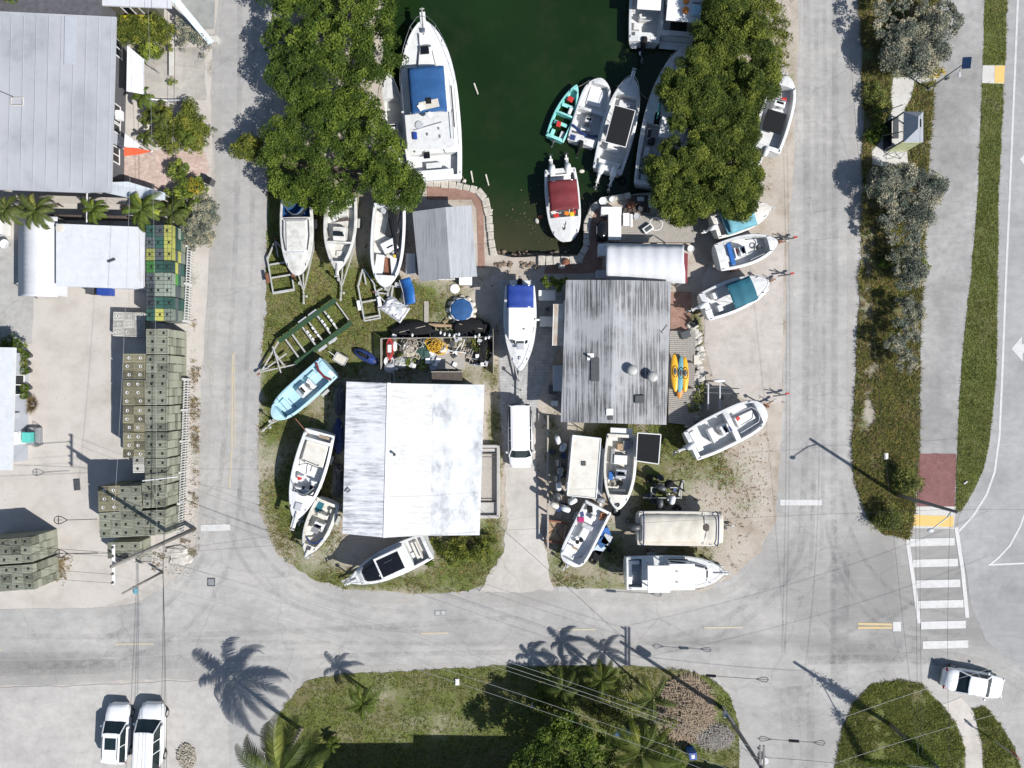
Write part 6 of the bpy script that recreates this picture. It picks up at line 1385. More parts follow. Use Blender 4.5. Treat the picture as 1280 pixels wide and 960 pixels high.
for i,(x,y,r_,mk,lab) in enumerate(((1112,325,.5,'leafl','small bright green bush beside the silver shrubs'),(1150,330,.6,'leafl','bright green bush at the path edge by the silver shrubs'),(1168,88,.5,'leafy','yellow-leaved bush at the end of the path landing'),(1092,118,.9,'leafg','green bush left of the shelter slab'),(1100,135,.8,'leafg','green bush just above the shelter'),(1135,600,1.1,'leafg','low green bush where the street lamp stands'),(1110,645,1.1,'leafg','low green bush at the rounded end of the planted strip'),(1096,165,.9,'leafa','dark bush in the shade left of the shelter'))):
    tree('roadside_bush', lab, 'bush', (x,y), [(x,y,r_*.55,r_),(x+7,y+5,r_*.4,r_*.7),(x-6,y+5,r_*.4,r_*.7)],9,30,.16,.13,mk,None,20+i,.03)
H_ = 'plants in the left gardens'
tree('hedge', 'clipped green hedge below the yellow kayak', 'hedge', (180,38), [(152+i*8,35+(i%2)*7,1.1,.85) for i in range(8)],17,34,.18,.13,'leafb',None,30,.04)
tree('silver_shrub', 'grey-green shrub by the foot of the blue beam', 'shrub', (240,45), [(232,35,.9,.8),(243,45,.9,.9),(255,57,.7,.7),(235,52,.7,.7)],11,34,.2,.12,'leafs',H_,31,.04)
tree('round_bush', 'round bright green bush below the hedge', 'bush', (190,67), [(189,66,.6,.85)],26,34,.18,.12,'leafl',H_,32,.03)
tree('round_bush', 'small green bush between the hedge and the silver shrub', 'bush', (208,60), [(208,60,.5,.5)],14,30,.14,.12,'leafg',H_,33,.03)
tree('round_bush', 'tiny green tuft on the shell forecourt', 'bush', (216,103), [(216,103,.25,.35)],14,30,.1,.1,'leafl',H_,34,.02)
tree('garden_shrub', 'mixed green shrub filling the bed above the brick forecourt', 'shrub', (222,160), [(198,140,.8,.8),(215,150,.9,.9),(238,145,1.0,1.0),(250,160,.9,.9),(205,172,.8,.8),(228,175,.9,.9),(246,178,.9,.8),(185,150,.7,.6),(218,182,.8,.8),(238,160,1.0,1.0),(210,160,.9,.9),(225,148,1.,.9)],13,34,.22,.14,'leafb',H_,35,.04)
tree('garden_shrub', 'grey-leaved edging shrub on the road side of the garden bed', 'shrub', (262,165), [(262,150,.5,.5),(264,165,.5,.5),(261,180,.5,.5)],12,30,.15,.10,'leafs',H_,36,.03)
tree('garden_shrub', 'yellow-green shrub above the coloured traps', 'shrub', (238,235), [(222,215,.9,.8),(238,222,1.0,.9),(248,236,.9,.8),(232,240,.9,.8),(222,262,.9,.9),(238,262,.9,.8),(215,248,.8,.7),(225,250,.9,.9),(244,250,.9,.8)],14,34,.2,.13,'leafl',H_,37,.04)
tree('garden_shrub', 'yellow flowering shrub beside the yellow-green shrub', 'shrub', (246,235), [(246,236,1.3,.55),(240,228,1.4,.4)],10,26,.16,.11,'leafy',H_,38,.03)
tree('silver_shrub', 'large pale silver shrub hanging over the fence end at the road', 'shrub', (252,275), [(252,245,.8,.7),(258,258,.9,.8),(248,272,.9,.9),(258,285,.9,.8),(243,290,.8,.9),(235,302,.7,.7),(255,300,.7,.7),(262,270,.8,.8),(245,283,.9,.8),(255,265,1.0,.9),(256,293,.8,.8)],17,36,.2,.11,'leafs',H_,39,.05,gap=.9)
tree('garden_shrub', 'dark shrub above the roof of the low white building', 'shrub', (10,428), [(0,426,.9,.8),(14,428,1.0,.8),(26,432,.8,.6)],10,32,.2,.13,'leafa',H_,40,.04)
for i,(x,y) in enumerate(((41,444.5),(39,454),(40.5,463.5),(40.5,484.5),(39.5,493.5))):
    t = thing('potted_topiary', ['topmost round potted topiary outside the low white building','second round potted topiary from the top, brighter green','third round potted topiary from the top','fourth round potted topiary, after the gap','fifth round potted topiary, beside the grass clump'][i], 'topiary', P(x-2,y), 0, 'round potted plants along the white building')
    MB().lathe(0,0,[(.16,0),(.22,.38),(.24,.38),(.20,.34)],14).build('pot', MT['dgrey'], t)
    q = np.random.RandomState(50+i); d = q.normal(size=(700,3)); d /= np.linalg.norm(d,axis=1)[:,None]; leafmesh('foliage', d*np.array([.34,.34,.34])*q.uniform(.75,1,(700,1))+np.array([0,0,.78]), .10, MT['leafb' if i == 1 else 'leafa'], t, seed=i)
    MB().cyl((0,0,.3),(0,0,.75),.03,n=6).build('stem', MT['bark'], t)
tree('harbour_shrub', 'bright leafy papaya-like plant left of the grey roof', 'plant', (690,356), [(686,352,1.3,.5),(695,357,1.2,.45),(706,350,1.2,.3)],12,26,.17,.20,'leafl',None,60,.04)
tree('house_hedge', 'shrub hedge against the lower wall of the white-roofed house', 'hedge', (580,688), [(540,680,.5,.6),(556,684,.6,.8),(575,686,.7,.8),(592,684,.7,.8),(610,680,.6,.7),(565,698,.4,.6),(600,692,.5,.6),(583,698,.4,.6)],14,32,.2,.13,'leafb',None,61,.04)
tree('yard_bush', 'green weeds climbing out of the fenced junk yard corner', 'bush', (598,436), [(596,432,.5,.5),(604,442,.5,.4)],12,28,.15,.13,'leafg','weeds in the junk yard',62,.02)
tree('yard_bush', 'green weeds in the middle of the fenced junk yard', 'bush', (515,450), [(515,452,.4,.6),(527,458,.4,.5),(503,448,.3,.4)],12,28,.15,.13,'leafl','weeds in the junk yard',63,.02)
tree('yard_bush', 'weeds over the stones at the right end of the deck', 'bush', (872,500), [(872,498,.4,.5),(866,508,.4,.5),(874,486,.3,.4)],10,28,.15,.13,'leafg',None,64,.02)
# bottom thicket
tree('broadleaf_tree', 'dark leafy tree at the bottom edge beside the lawn', 'tree', (722,935), mklobes([(682,930),(705,912),(730,920),(755,935),(690,960),(725,955),(760,965),(668,958),(740,985),(700,990)],3.6,1.35,qq,.3),7,40,.26,.19,'leafa',None,70,.2)
tree('broadleaf_shrub', 'tangled green shrubs under the palms at the bottom edge', 'shrub', (775,905), [(722,868,1.0,.9),(745,872,1.0,.9),(765,860,1.1,.9),(785,880,1.1,1.0),(760,900,1.0,1.0),(800,870,1.0,.8),(790,915,.9,.9),(825,930,.8,.9),(850,945,.7,.8),(835,905,.7,.7),(700,862,.8,.7)],7,32,.24,.16,'leafg',None,71,.05)
tree('broadleaf_shrub', 'dark shrubs shading the ground left of the palms', 'shrub', (690,865), [(672,868,1.0,.8),(690,858,1.2,.8),(682,880,.9,.7)],8,32,.22,.15,'leafa',None,72,.05)
tree('dark_tree', 'dark tree at the top left corner behind the grey roof', 'tree', (-5,-5), [(0,-4,3.6,.9),(12,-10,3.6,.9),(-20,-10,3.8,1.4)],7,36,.22,.15,'leafa',None,73,.1)

def palm(label, crown, h, nf, fl, mk='leafp', lean=(0,0), droop=1.0, seed=0, group=None, tr=.14, dead=0, lw=.05):
    q = random.Random(seed*7+1); c = P(crown[0], crown[1], h); base = Vector((c.x-lean[0], c.y-lean[1], 0))
    t = thing('palm_tree', label, 'palm', base, 0, group)
    tp = MB(); N = 14
    tip = c-base
    pts = [Vector((tip.x*(i/N)**1.6, tip.y*(i/N)**1.6, h*i/N-.03)) for i in range(N+1)]
    for i in range(N): tp.cyl(pts[i], pts[i+1], tr*(1.25 if i == 0 else 1.05-.3*i/N), tr*(1.0-.3*i/N), 10)
    tp.build('trunk', MT['barkp'], t, smooth=True)
    V = []; F = []; rv = MB(); A = []
    for k in range(nf + dead):
        isdead = k >= nf
        an = k*2.39996 + q.uniform(-.2,.2); el = (1.0 - (k/max(1,nf))*1.0) if not isdead else -.9; L = fl*q.uniform(.78,1.15)
        dirx, diry = math.cos(an), math.sin(an); ra = []
        el0 = el*R(62); x = 0; z = 0; ang = el0; K = 22
        for i in range(K+1):
            ra.append(Vector((tip.x+dirx*x, tip.y+diry*x, h+z))); ang -= droop*(.045+.055*i/K)*1.25; x += math.cos(ang)*L/K; z += math.sin(ang)*L/K
        for i in range(K): rv.cyl(ra[i], ra[i+1], .035*(1-.8*i/K), .035*(1-.8*(i+1)/K), 5, cap=False)
        side = Vector((-diry, dirx, 0))
        for i in range(2, K+1):
            for sub in (0,.5):
                if i == K and sub: continue
                s = (i+sub)/K; p = ra[i].lerp(ra[min(K,i+1)], sub); tg = (ra[min(K,i+1)]-ra[i-1]).normalized()
                ll = L*.19*math.sin(math.pi*min(1,(.12+.86*s)))**.7+.04
                for sg in (1,-1):
                    d = (side*sg*.85 + tg*.55 + Vector((0,0,-.35-q.uniform(0,.25)))).normalized(); e = p+d*ll; wv = tg*lw*.75*(ll/.6+.5)
                    n0 = len(V); V += [p-wv*.5, p+wv*.5, p.lerp(e,.55)+wv*.5+Vector((0,0,.02)), e, p.lerp(e,.55)-wv*.4+Vector((0,0,.02))]
                    F.append((n0,n0+1,n0+2,n0+3,n0+4)); A.append(q.uniform(0,1)*.5+(.5 if isdead or k % 7 == 6 else 0))
    me = D.meshes.new('crown'); me.from_pydata([tuple(v) for v in V], [], F); me.materials.append(MT[mk])
    at = me.attributes.new('v','FLOAT','FACE'); at.data.foreach_set('value', A)
    o = D.objects.new('crown', me); C.objects.link(o); o.parent = t
    rv.build('frond_stems', MT['leafl'], t)
    return t
palm('tall coconut palm at the bottom edge casting the big star shadow on the road', (350,965), 6.5, 17, 4.5, 'leafp', (.5,.2), 1.05, 1, tr=.17, lw=.062)
palm('small palm standing alone on the lawn', (453,880), 2.7, 13, 1.7, 'leafl', (.2,.1), 1.0, 2, tr=.09, lw=.04)
PG = 'palms in the thicket at the bottom edge'
palm('palm nearest the road in the thicket at the bottom edge', (752,850), 3.0, 12, 1.8, 'leafb', (.2,.2), 1.1, 3, PG, .09)
palm('palm at the left end of the thicket beside the white post', (703,862), 2.6, 11, 1.8, 'leafp', (.1,.2), 1.1, 4, PG, .09)
palm('tall palm with yellowing fronds rising above the blue crate', (800,940), 5.2, 13, 3.0, 'leafb', (-.5,.6), .9, 5, PG, .13, dead=3, lw=.06)
palm('slender palm beside the heap of dead fronds', (816,872), 3.5, 8, 2.0, 'leafg', (-.4,1.0), .9, 6, PG, .09)
palm('low palm at the bottom edge left of the blue bin', (835,955), 2.8, 12, 1.9, 'leafl', (0,.1), 1.1, 7, PG, .1)
palm('palm at the far left edge over the canopy corner', (8,262), 3.6, 13, 1.8, 'leafg', (.1,0), 1.1, 8, 'palms between the left buildings', .1)
palm('palm overlapping the white fabric canopy', (45,264), 3.5, 13, 1.8, 'leafg', (.1,0), 1.1, 9, 'palms between the left buildings', .1)
palm('palm in the gap left of the porch roof', (117,262), 3.0, 11, 1.4, 'leafl', (.1,0), 1.1, 10, 'palms between the left buildings', .09)
palm('palm just above the coloured traps', (178,262), 3.0, 15, 2.0, 'leafl', (.1,0), 1.1, 11, 'palms between the left buildings', .1)
palm('palm between the coloured traps and the yellow-green shrub', (215,268), 2.4, 11, 1.5, 'leafg', (.1,0), 1.1, 12, 'palms between the left buildings', .09)
palm('small palm beside the white sail awning', (176,122), 2.3, 11, 1.2, 'leafl', (.1,0), 1.1, 13, 'palms in the garden bed', .08)
palm('small palm in the left of the garden bed', (200,150), 1.6, 10, 1.1, 'leafg', (.1,0), 1.1, 14, 'palms in the garden bed', .07)
palm('small palm at the foot of the orange sail', (182,172), 1.3, 10, 1.0, 'leafg', (0,0), 1.1, 15, 'palms in the garden bed', .07)
palm('small palm in the lower right of the garden bed', (232,172), 1.5, 12, 1.1, 'leafl', (0,0), 1.1, 16, 'palms in the garden bed', .07)
palm('yellow-green cycad beside the hedge below the white-roofed house', (535,702), .5, 12, .7, 'leafl', (0,0), 1.1, 17, None, .08)
palm('low tufted palm at the shaded end of the lawn', (415,930), .8, 12, .8, 'leafl', (0,0), 1.1, 18, None, .08)
def tuftclump(label, px, py, r, h, n, mk, seed=0):
    q = random.Random(seed); V = []; F = []; A = []
    for _ in range(n):
        a = q.uniform(0,6.283); rr = r*math.sqrt(q.random()); x, y = rr*math.cos(a)*.35, rr*math.sin(a)*.35; e = (x*2.9, y*2.9, h*q.uniform(.5,1)); w = .012
        n0 = len(V); V += [(x-w*math.sin(a),y+w*math.cos(a),0),(x+w*math.sin(a),y-w*math.cos(a),0),e]; F.append((n0,n0+1,n0+2)); A.append(q.random())
    me = D.meshes.new('blades'); me.from_pydata(V,[],F); me.materials.append(MT[mk]); at = me.attributes.new('v','FLOAT','FACE'); at.data.foreach_set('value', A)
    o = D.objects.new('grass_clump', me); C.objects.link(o); o.location = P(px,py); tag(o, label, 'grass clump')
tuftclump('olive grass clump beside the fifth topiary', 39,505,1.0,.6,700,'leafd',1)
# --------------------------------------------------------------- grass blades
def grass(label, polys, cov, n, h, mk, z0, seed=0, w=.022, holes=(), lean=.8, thr=.45):
    q = np.random.RandomState(seed); xs = [p[0] for pl in polys for p in pl]; ys = [p[1] for pl in polys for p in pl]
    x0, x1, y0, y1 = max(min(xs),-20), min(max(xs),1300), max(min(ys),-20), min(max(ys),980); B = []
    tries = 0
    while len(B) < n and tries < n*6:
        tries += 1; x, y = q.uniform(x0,x1), q.uniform(y0,y1)
        if not any(inside(x,y,pl) for pl in polys) or any(inside(x,y,hl) for hl in holes): continue
        c = cov(x,y) + .8*mnoise.noise(Vector((x*.035,y*.035,1))) + .6*mnoise.noise(Vector((x*.15,y*.15,4)))
        if c < thr: continue
        B.append((x,y,min(1.3,c)))
    B = np.array(B); N = len(B); k = 5
    cx = np.repeat((B[:,0]-640)/S, k)+q.normal(size=N*k)*.07; cy = np.repeat((480-B[:,1])/S, k)+q.normal(size=N*k)*.07
    a = q.uniform(0,6.283,N*k); hh = h*q.uniform(.4,1.2,N*k)*np.repeat(.6+.5*B[:,2],k); ln = lean*hh*q.uniform(.3,1.3,N*k)
    Z = np.full(N*k, z0)
    V = np.stack([np.stack([cx-w*np.sin(a),cy+w*np.cos(a),Z],1), np.stack([cx+w*np.sin(a),cy-w*np.cos(a),Z],1), np.stack([cx+ln*np.cos(a),cy+ln*np.sin(a),Z+hh],1)],1).reshape(-1,3)
    M = N*k; me = D.meshes.new('grass'); me.vertices.add(3*M); me.vertices.foreach_set('co', V.astype(np.float32).ravel()); me.loops.add(3*M); me.loops.foreach_set('vertex_index', np.arange(3*M,dtype=np.int32))
    me.polygons.add(M); me.polygons.foreach_set('loop_start', np.arange(0,3*M,3,dtype=np.int32)); me.polygons.foreach_set('loop_total', np.full(M,3,dtype=np.int32)); me.update(calc_edges=True); me.materials.append(MT[mk])
    at = me.attributes.new('v','FLOAT','FACE'); at.data.foreach_set('value', q.uniform(0,1,M).astype(np.float32))
    o = D.objects.new('grass', me); C.objects.link(o); tag(o, label, 'grass', kind='stuff')
apron_h = [(878,350),(900,300),(980,300),(978,505),(930,500),(890,470),(880,430)]; drv = [(628,540),(668,540),(672,620),(692,738),(600,740),(630,690),(632,580)]; slab_h = [(624,350),(704,350),(704,420),(668,542),(627,542)]
PADS = [[(1112,94),(1172,86),(1172,102),(1146,106),(1140,124),(1132,138),(1132,186),(1138,190),(1138,208),(1088,208),(1088,188),(1112,140)]]
LH = [CANAL, apron_h, drv, slab_h]
grass('short yard grass between the trailers and boats', [lot_r], lot_cover, 16000, .09, 'leafg', .035, 1, holes=LH, lean=1.3, thr=.7)
grass('dry weeds scattered through the boat yard', [lot_r], lot_cover, 5000, .13, 'leafd', .035, 2, holes=LH, thr=.4, lean=1.3)
grass('rough weeds filling the planted strip', [STRIP], sc, 8500, .20, 'leafd', .04, 3, thr=.3, w=.026, lean=1.4, holes=PADS)
grass('green weeds filling the planted strip', [STRIP], sc, 12000, .20, 'leafg', .04, 4, thr=.5, w=.028, lean=1.4, holes=PADS)
grass('mown grass beside the highway', [VERGE], lambda x,y:.95, 7000, .07, 'leafg', .046, 5, lean=1.4, holes=[[(1226,81),(1257,81),(1256,106),(1225,106)]])
grass('lawn grass at the bottom of the view', [LAWN1], blobs(.8, [(480,870,30,20,-.3),(560,905,60,16,-.4),(850,880,50,40,-.3),(850,920,40,30,-.2)]), 13000, .10, 'leafg', .04, 6, lean=1.3)
grass('rough grass on the traffic corner bottom right', [LAWN2, [(1216,886),(1230,882),(1250,905),(1268,935),(1275,960),(1280,1000),(1236,1000),(1228,930)]], lambda x,y:.8, 9000, .13, 'leafg', .04, 7, lean=1.4)
grass('sparse weeds along the fence and the road edge', [[(236,400),(250,400),(250,690),(225,715),(190,715),(190,690),(226,680)],[(55,690),(95,690),(80,735),(50,735)]], ground_cover, 2200, .22, 'leafd', .0, 8, thr=.30)
# loose stones and shell on the sandy verges
q = random.Random(5); mb = MB()
for _ in range(700):
    z_ = q.choice([((974,90),(12,100)),((920,590),(44,50)),((920,600),(40,60)),((238,560),(7,110)),((215,700),(22,18))])
    x, y = z_[0][0]+q.uniform(-1,1)*z_[1][0], z_[0][1]+q.uniform(-1,1)*z_[1][1]; p = P(x,y); r_ = q.uniform(.02,.07)
    mb.blob((p.x,p.y,.035+r_*.2), r_, r_*q.uniform(.6,1), r_*.5, 6, 4, .2, _)
o = mb.build('gravel', MT['rock']); tag(o, 'loose pale stones on the sandy verges', 'stones', kind='stuff')
# leaf litter / branches
q = random.Random(8)
def heap(label, name, cx, cy, rx, ry, n, m, lmin, lmax, hgt, w=.03, seed=1):
    q = random.Random(seed); mb = MB(); o0 = P(cx,cy)
    for _ in range(n):
        a = q.uniform(0,6.283); r_ = math.sqrt(q.random()); x = r_*math.cos(a)*rx/S; y = r_*math.sin(a)*ry/S; z = .06+hgt*(1-r_)*q.random(); L = q.uniform(lmin,lmax); b = q.uniform(0,6.283)*.4+1.0
        mb.bar((x-L/2*math.cos(b),y-L/2*math.sin(b),z+q.uniform(-.1,.1)+.05),(x+L/2*math.cos(b),y+L/2*math.sin(b),z+q.uniform(-.05,.15)),w*q.uniform(.5,1.6),.03)
    o = mb.build(name, m); o.location = o0; tag(o, label, 'heap', kind='stuff'); return o
heap('heap of dead brown palm fronds on the bottom lawn','dead_fronds',858,885,32,40,2600,MT['husk'],.3,1.3,.6,.028,2)
q = random.Random(44); mb = MB()
for _ in range(230):
    x, y = q.gauss(918,24), q.gauss(600,36)
    if inside(x,y,LOTPOLY) and y < 690: p = P(x,y,.05); L = q.uniform(.05,.22); a = q.uniform(0,6.28); mb.bar((p.x,p.y,.05),(p.x+L*math.cos(a),p.y+L*math.sin(a),.06),.05,.015)
o = mb.build('leaf_litter', mat('rust_brown_litter',(.24,.15,.08),.95,.4,6)); tag(o,'rust-brown leaf litter scattered on the sand by the round-bowed boat','litter',kind='stuff')
heap('grey brush pile below the heap of dead fronds','brush',892,920,24,15,900,MT['wood'],.2,.8,.4,.018,3)
heap('pile of grey palm boots and husks beside the parked vans','husks',234,945,12,16,500,MT['rope'],.08,.3,.2,.05,4)
# ================================================================== POLES, WIRES
def pole(name, label, px, py, h, r=.16, m='polew', cat='utility pole'):
    t = thing(name, label, cat, P(px,py)); MB().cyl((0,0,-.05),(0,0,h),r,r*.68,14).build('pole', MT[m], t, smooth=True); return t
A = pole('utility_pole', 'tall wooden utility pole with a white crossarm at the lower end of the white fence', 243, 661, 11.4, .17)
arm = MB().box(-.14,0,10.9,.12,2.5,.12).build('crossarm', MT['white'], A)
for y in (-1.1,-.55,.55,1.1): MB().lathe(-.14,y,[(.05,10.96),(.08,11.0),(.05,11.05),(.08,11.1),(.03,11.16)],8).build('insulator', MT['dgrey'], A, smooth=True)
MB().cyl((-.35,.1,9.2),(-.35,.1,10.0),.22,n=14).build('transformer', MT['dgrey'], A)
A2 = pole('utility_pole', 'short dark service pole beside the road corner below the traps', 203, 715, 5.6, .10)
Bp = pole('utility_pole', 'wooden utility pole at the east end of the bottom lawn', 903.5, 885, 9.2, .17)
for dx in (-.13,.13):
    MB().box(dx,0,8.6,.10,3.0,.12).build('crossarm', MT['polew'], Bp)
for y in (-1.35,-.7,.7,1.35): MB().lathe(-.25,y,[(.05,8.55),(.07,8.6),(.07,8.85),(.03,8.9)],8).build('insulator', MT['grey'], Bp, smooth=True)
MB().cyl((.42,.15,7.2),(.42,.15,8.05),.24,n=14).build('transformer', MT['lgrey'], Bp)
MB().box(-.2,.1,1.3,.3,.3,.5).build('meter_box', MT['lgrey'], Bp)
MB().cyl((-.05,.18,.0),(-.05,.18,3.0),.05,n=8).build('riser_pipe', MT['white'], Bp)
Cp = pole('utility_pole', 'wooden utility pole in the rough grass at the bottom right', 1112, 905, 8.6, .16)
q = np.random.RandomState(4); d = q.normal(size=(2600,3))*np.array([.20,.20,1.1])+np.array([0,0,4.2]); leafmesh('vine', d, .16, MT['leafa'], Cp, seed=5)
gw = MB().cyl((0,0,6.4),(-2.0,-2.9,0),.035,n=6).build('guy_wire', MT['galv'], Cp)
d = q.normal(size=(1500,3))*.16; s_ = q.uniform(.0,.62,1500)[:,None]; d = d + np.array([-2.0,-2.9,.1])*(1-s_)+np.array([0,0,6.4])*s_; leafmesh('guy_vine', d, .14, MT['leafa'], Cp, seed=6)
Dp = pole('street_light', 'wooden street light pole with an arm, in the end of the planted strip', 1119.5, 618, 7.7, .15, cat='street light')
MB().tube([(0,0,7.0),(-.5,-.4,7.35),(-1.5,-1.15,7.4)],.04,8).build('lamp_arm', MT['alu'], Dp)
MB().blob((-1.65,-1.27,7.38),.24,.16,.08,12,6).build('lamp_head', MT['lgrey'], Dp, smooth=True)
Ep = thing('street_light', 'solar street light on a steel pole above the shelter', 'street light', P(1160,112))
MB().cyl((0,0,0),(0,0,4.6),.075,.06,12).build('pole', MT['galv'], Ep, smooth=True); MB().box(0,0,.05,.5,.5,.1).cyl((0,0,.1),(0,0,.5),.11,n=12).build('base', MT['galv'], Ep)
MB().slab([Vector((-.26,-.40,4.55)),Vector((.24,-.46,4.75)),Vector((.32,.36,4.75)),Vector((-.18,.42,4.55))],.05).build('solar_panel', MT['solar'], Ep)
MB().bar((0,0,4.0),(-.1,-.55,4.1),.06,.06).build('lamp_arm', MT['galv'], Ep); MB().box(-.15,-.62,4.1,.22,.34,.08).build('lamp_head', MT['lgrey'], Ep, bevel=.02); MB().box(.12,.0,2.2,.18,.3,.35).build('battery_box', MT['dgrey'], Ep)
St = thing('road_sign', 'octagonal road sign seen edge-on in the wedge of grass bottom right', 'sign', P(1242,925))
MB().cyl((0,0,0),(0,0,2.6),.04,n=8).build('post', MT['galv'], St)
o_ = MB(); vs = [(.38*math.cos(R(22.5+45*i)), .38*math.sin(R(22.5+45*i))) for i in range(8)]
nrm = Vector((.80,.6,0)).normalized(); tn = Vector((-nrm.y,nrm.x,0)); c0 = Vector((0,0,2.35))+nrm*.05
pts = [c0+tn*a_+Vector((0,0,b_)) for a_,b_ in vs]
o_.add([tuple(p-nrm*.012) for p in pts]+[tuple(p+nrm*.012) for p in pts], [tuple(range(8))[::-1], tuple(range(8,16))]+[(i,(i+1)%8,8+(i+1)%8,8+i) for i in range(8)]).build('sign_plate', MT['red'], St)
Sp = thing('marker_post', 'white marker post on the lawn left of the thicket', 'post', P(664.5,872)); MB().cyl((0,0,0),(0,0,1.5),.06,n=8).build('post', MT['white'], Sp); MB().lathe(0,0,[(.09,1.5),(.09,1.56),(.02,1.6)],8).build('cap', MT['lgrey'], Sp)
for i,(x,y,lab) in enumerate(((571.5,852,'white utility cover on the lawn near the road'),(1206,603,'white pipe stub lying in the grass verge'),(1107,570,'white cover box in the planted strip weeds'),(170,738,'small pale green utility cover on the sand below the pole'))):
    o = MB().box(0,0,.06,.32,.5 if i != 1 else .12,.12, 0 if i != 1 else R(35)).box(0,0,.13,.24,.38 if i != 1 else .08,.04,0 if i != 1 else R(35)).build('utility_cover', MT['white' if i != 3 else 'pteal'], bevel=.02); o.location = P(x,y,.045); tag(o, lab, 'cover')
# wires
def wire(label, a, b, sag, r=.018, m='wire', name='overhead_wire', group='overhead wires', n=18):
    r = r*.62
    a, b = Vector(a), Vector(b); pts = []
    for i in range(n+1):
        s = i/n; p = a.lerp(b, s); p.z -= sag*4*s*(1-s); pts.append(tuple(p))
    o = MB().tube(pts, r, 5).build(name, MT[m]); tag(o, label, 'cable', group); return pts
Al, Bl, Cl, Dl = A.location, Bp.location, Cp.location, Dp.location
ya = (-1.1,-.55,.55,1.1); yb = (-1.35,-.7,.7,1.35)
for i in range(4):
    wire('power line sagging across the bottom road from the fence pole to the lawn pole', Al+Vector((-.14,ya[i],11.1)), Bl+Vector((-.25,yb[i],8.85)), 1.6, .016, 'wirew', group='power lines from the fence pole to the lawn pole')
wire('telephone cable below the four power lines', Al+Vector((0,0,8.2)), Bl+Vector((0,0,6.6)), 1.2, .022, 'wirew')
W0 = Vector((-62, Al.y+1.0, 10))
for i in range(3):
    wire('one of the power lines running west from the fence pole', Al+Vector((-.14,ya[i],11.1)), W0+Vector((0,ya[i]*1.2,0)), 1.2, .015, group='power lines running west')
for i,(dy,zz) in enumerate(((1.4,8.4),(-1.7,8.1))):
    pts = wire(['upper','lower'][i]+' communication cable running west from the fence pole', Al+Vector((0,0,8.4 if i == 0 else 7.9)), W0+Vector((0,dy,zz-10)), .5, .022)
    k = pts[8]
    s = thing('cable_snowshoe', ['upper','lower'][i]+' teardrop cable loop hanging above the pale yard left of the traps', 'cable loop', P(74+i,650+i*42,7.9), 0, 'cable loops above the left yard')
    MB().tube([(.55,0,0),(.15,.22,0),(-.1,.27,0),(-.3,.16,0),(-.36,0,0),(-.3,-.16,0),(-.1,-.27,0),(.15,-.22,0),(.55,0,0)],.028,6).build('loop', MT['wire'], s)
    MB().bar((-.05,-.27,0),(-.05,.27,0),.04,.03).bar((-.36,0,0),(.2,0,0),.03,.03).build('bracket', MT['wire'], s); MB().bar((.5,0,0),(2.6,.08,.1),.035,.035).build('cable_tail', MT['wire'], s)
# north-south lines
def nsw(label, x0, y0, z0_, x1, y1, z1, sag, r, m='wire', group='overhead wires'): return wire(label, P(x0,y0,z0_), P(x1,y1,z1), sag, r, m, group=group)
nsw('thin line running down the left side over the brick forecourt', 207,-160,8.6, 203,722,5.4, .5,.017)
nsw('thick line running down the left side over the garden bed', 219.5,-160,8.6, 204,718,5.5, .4,.026)
nsw('thin line over the awnings on the left side', 179,-160,8.0, 196,716,5.2, .5,.012,'wirew')
nsw('thin line crossing the bright flat roof', 163,200,7.0, 138,706,8.2, .3,.014,'wirew')
for i,(a_,b_) in enumerate(((193,197),(199,203),(201,206.5))): nsw('one of the three dark lines running down over the parked vans', 204,718,5.4, b_+ (i-1)*1.5,1100,6.6,.2,.022, group='three lines above the vans')
for i,(a_,b_) in enumerate(((1152,1159),(1156,1164))): nsw('one of the pair of lines running up over the cycle path', 1148+i*5,944,7.4, b_+2,-160,8.4,.8,.016, group='pair of lines over the cycle path')
nsw('line over the east road passing the turn by the apron', 1148,944,7.2, 1047,-160,8.2,.8,.014)
E0 = P(1500,800,9.0)
for i in (0,3):
    wire('one of the pale lines fanning over the rough grass at the bottom right', Bl+Vector((-.25,yb[i],8.85)), E0+Vector((0,yb[i]*1.3,0)), 1.0, .016, 'wirew', group='pale lines fanning to the right edge')
wire('cable from the lawn pole to the pole in the rough grass', Bl+Vector((0,0,7.2)), Cl+Vector((0,0,7.4)), .3, .022)
wire('cable from the street light to the pole in the rough grass', Dl+Vector((0,0,6.9)), Cl+Vector((0,0,7.6)), .3, .016)
wire('long cable from the street light to the fence pole', Dl+Vector((0,0,6.6)), Al+Vector((0,0,8.6)), 1.4, .012)
wire('service drop from the lawn pole to the white-roofed house', Bl+Vector((0,0,7.8)), P(599,636,2.9), .7, .014)
wire('service drop from the fence pole to the white-roofed house', Al+Vector((0,0,8.9)), P(430,660,3.1), .8, .012)
wire('cable from the street light over the highway bend', Dl+Vector((0,0,6.8)), P(1500,640,8.5), .5, .013)
for i,(x,y,lab) in enumerate(((921,847,'small cable splice with a teardrop loop above the lower road'),(990,926,'black cable splice with loops at both ends above the pale side street'))):
    s = thing('cable_splice', lab, 'splice', P(x,y,6.8), R(-4), 'cable splices above the side street')
    MB().cyl((-1.9+i*1.9-.2,0,0),(-1.9+i*1.9+.45,0,0),.10,n=10).build('splice_case', MT['blackg'], s)
    for sx in ((1.8,) if i == 0 else (1.9,-1.9)):
        lp = MB()
        g_ = 1 if sx > 0 else -1
        lp.tube([(sx-.5*g_,0,0),(sx,.15,0),(sx+.25*g_,.16,0),(sx+.38*g_,0,0),(sx+.25*g_,-.16,0),(sx,-.15,0),(sx-.5*g_,0,0)],.025,6).build('loop', MT['wire'], s)
    MB().bar((-2.4,0,0),(2.2,0,0),.03,.03).build('cable_tail', MT['wire'], s)

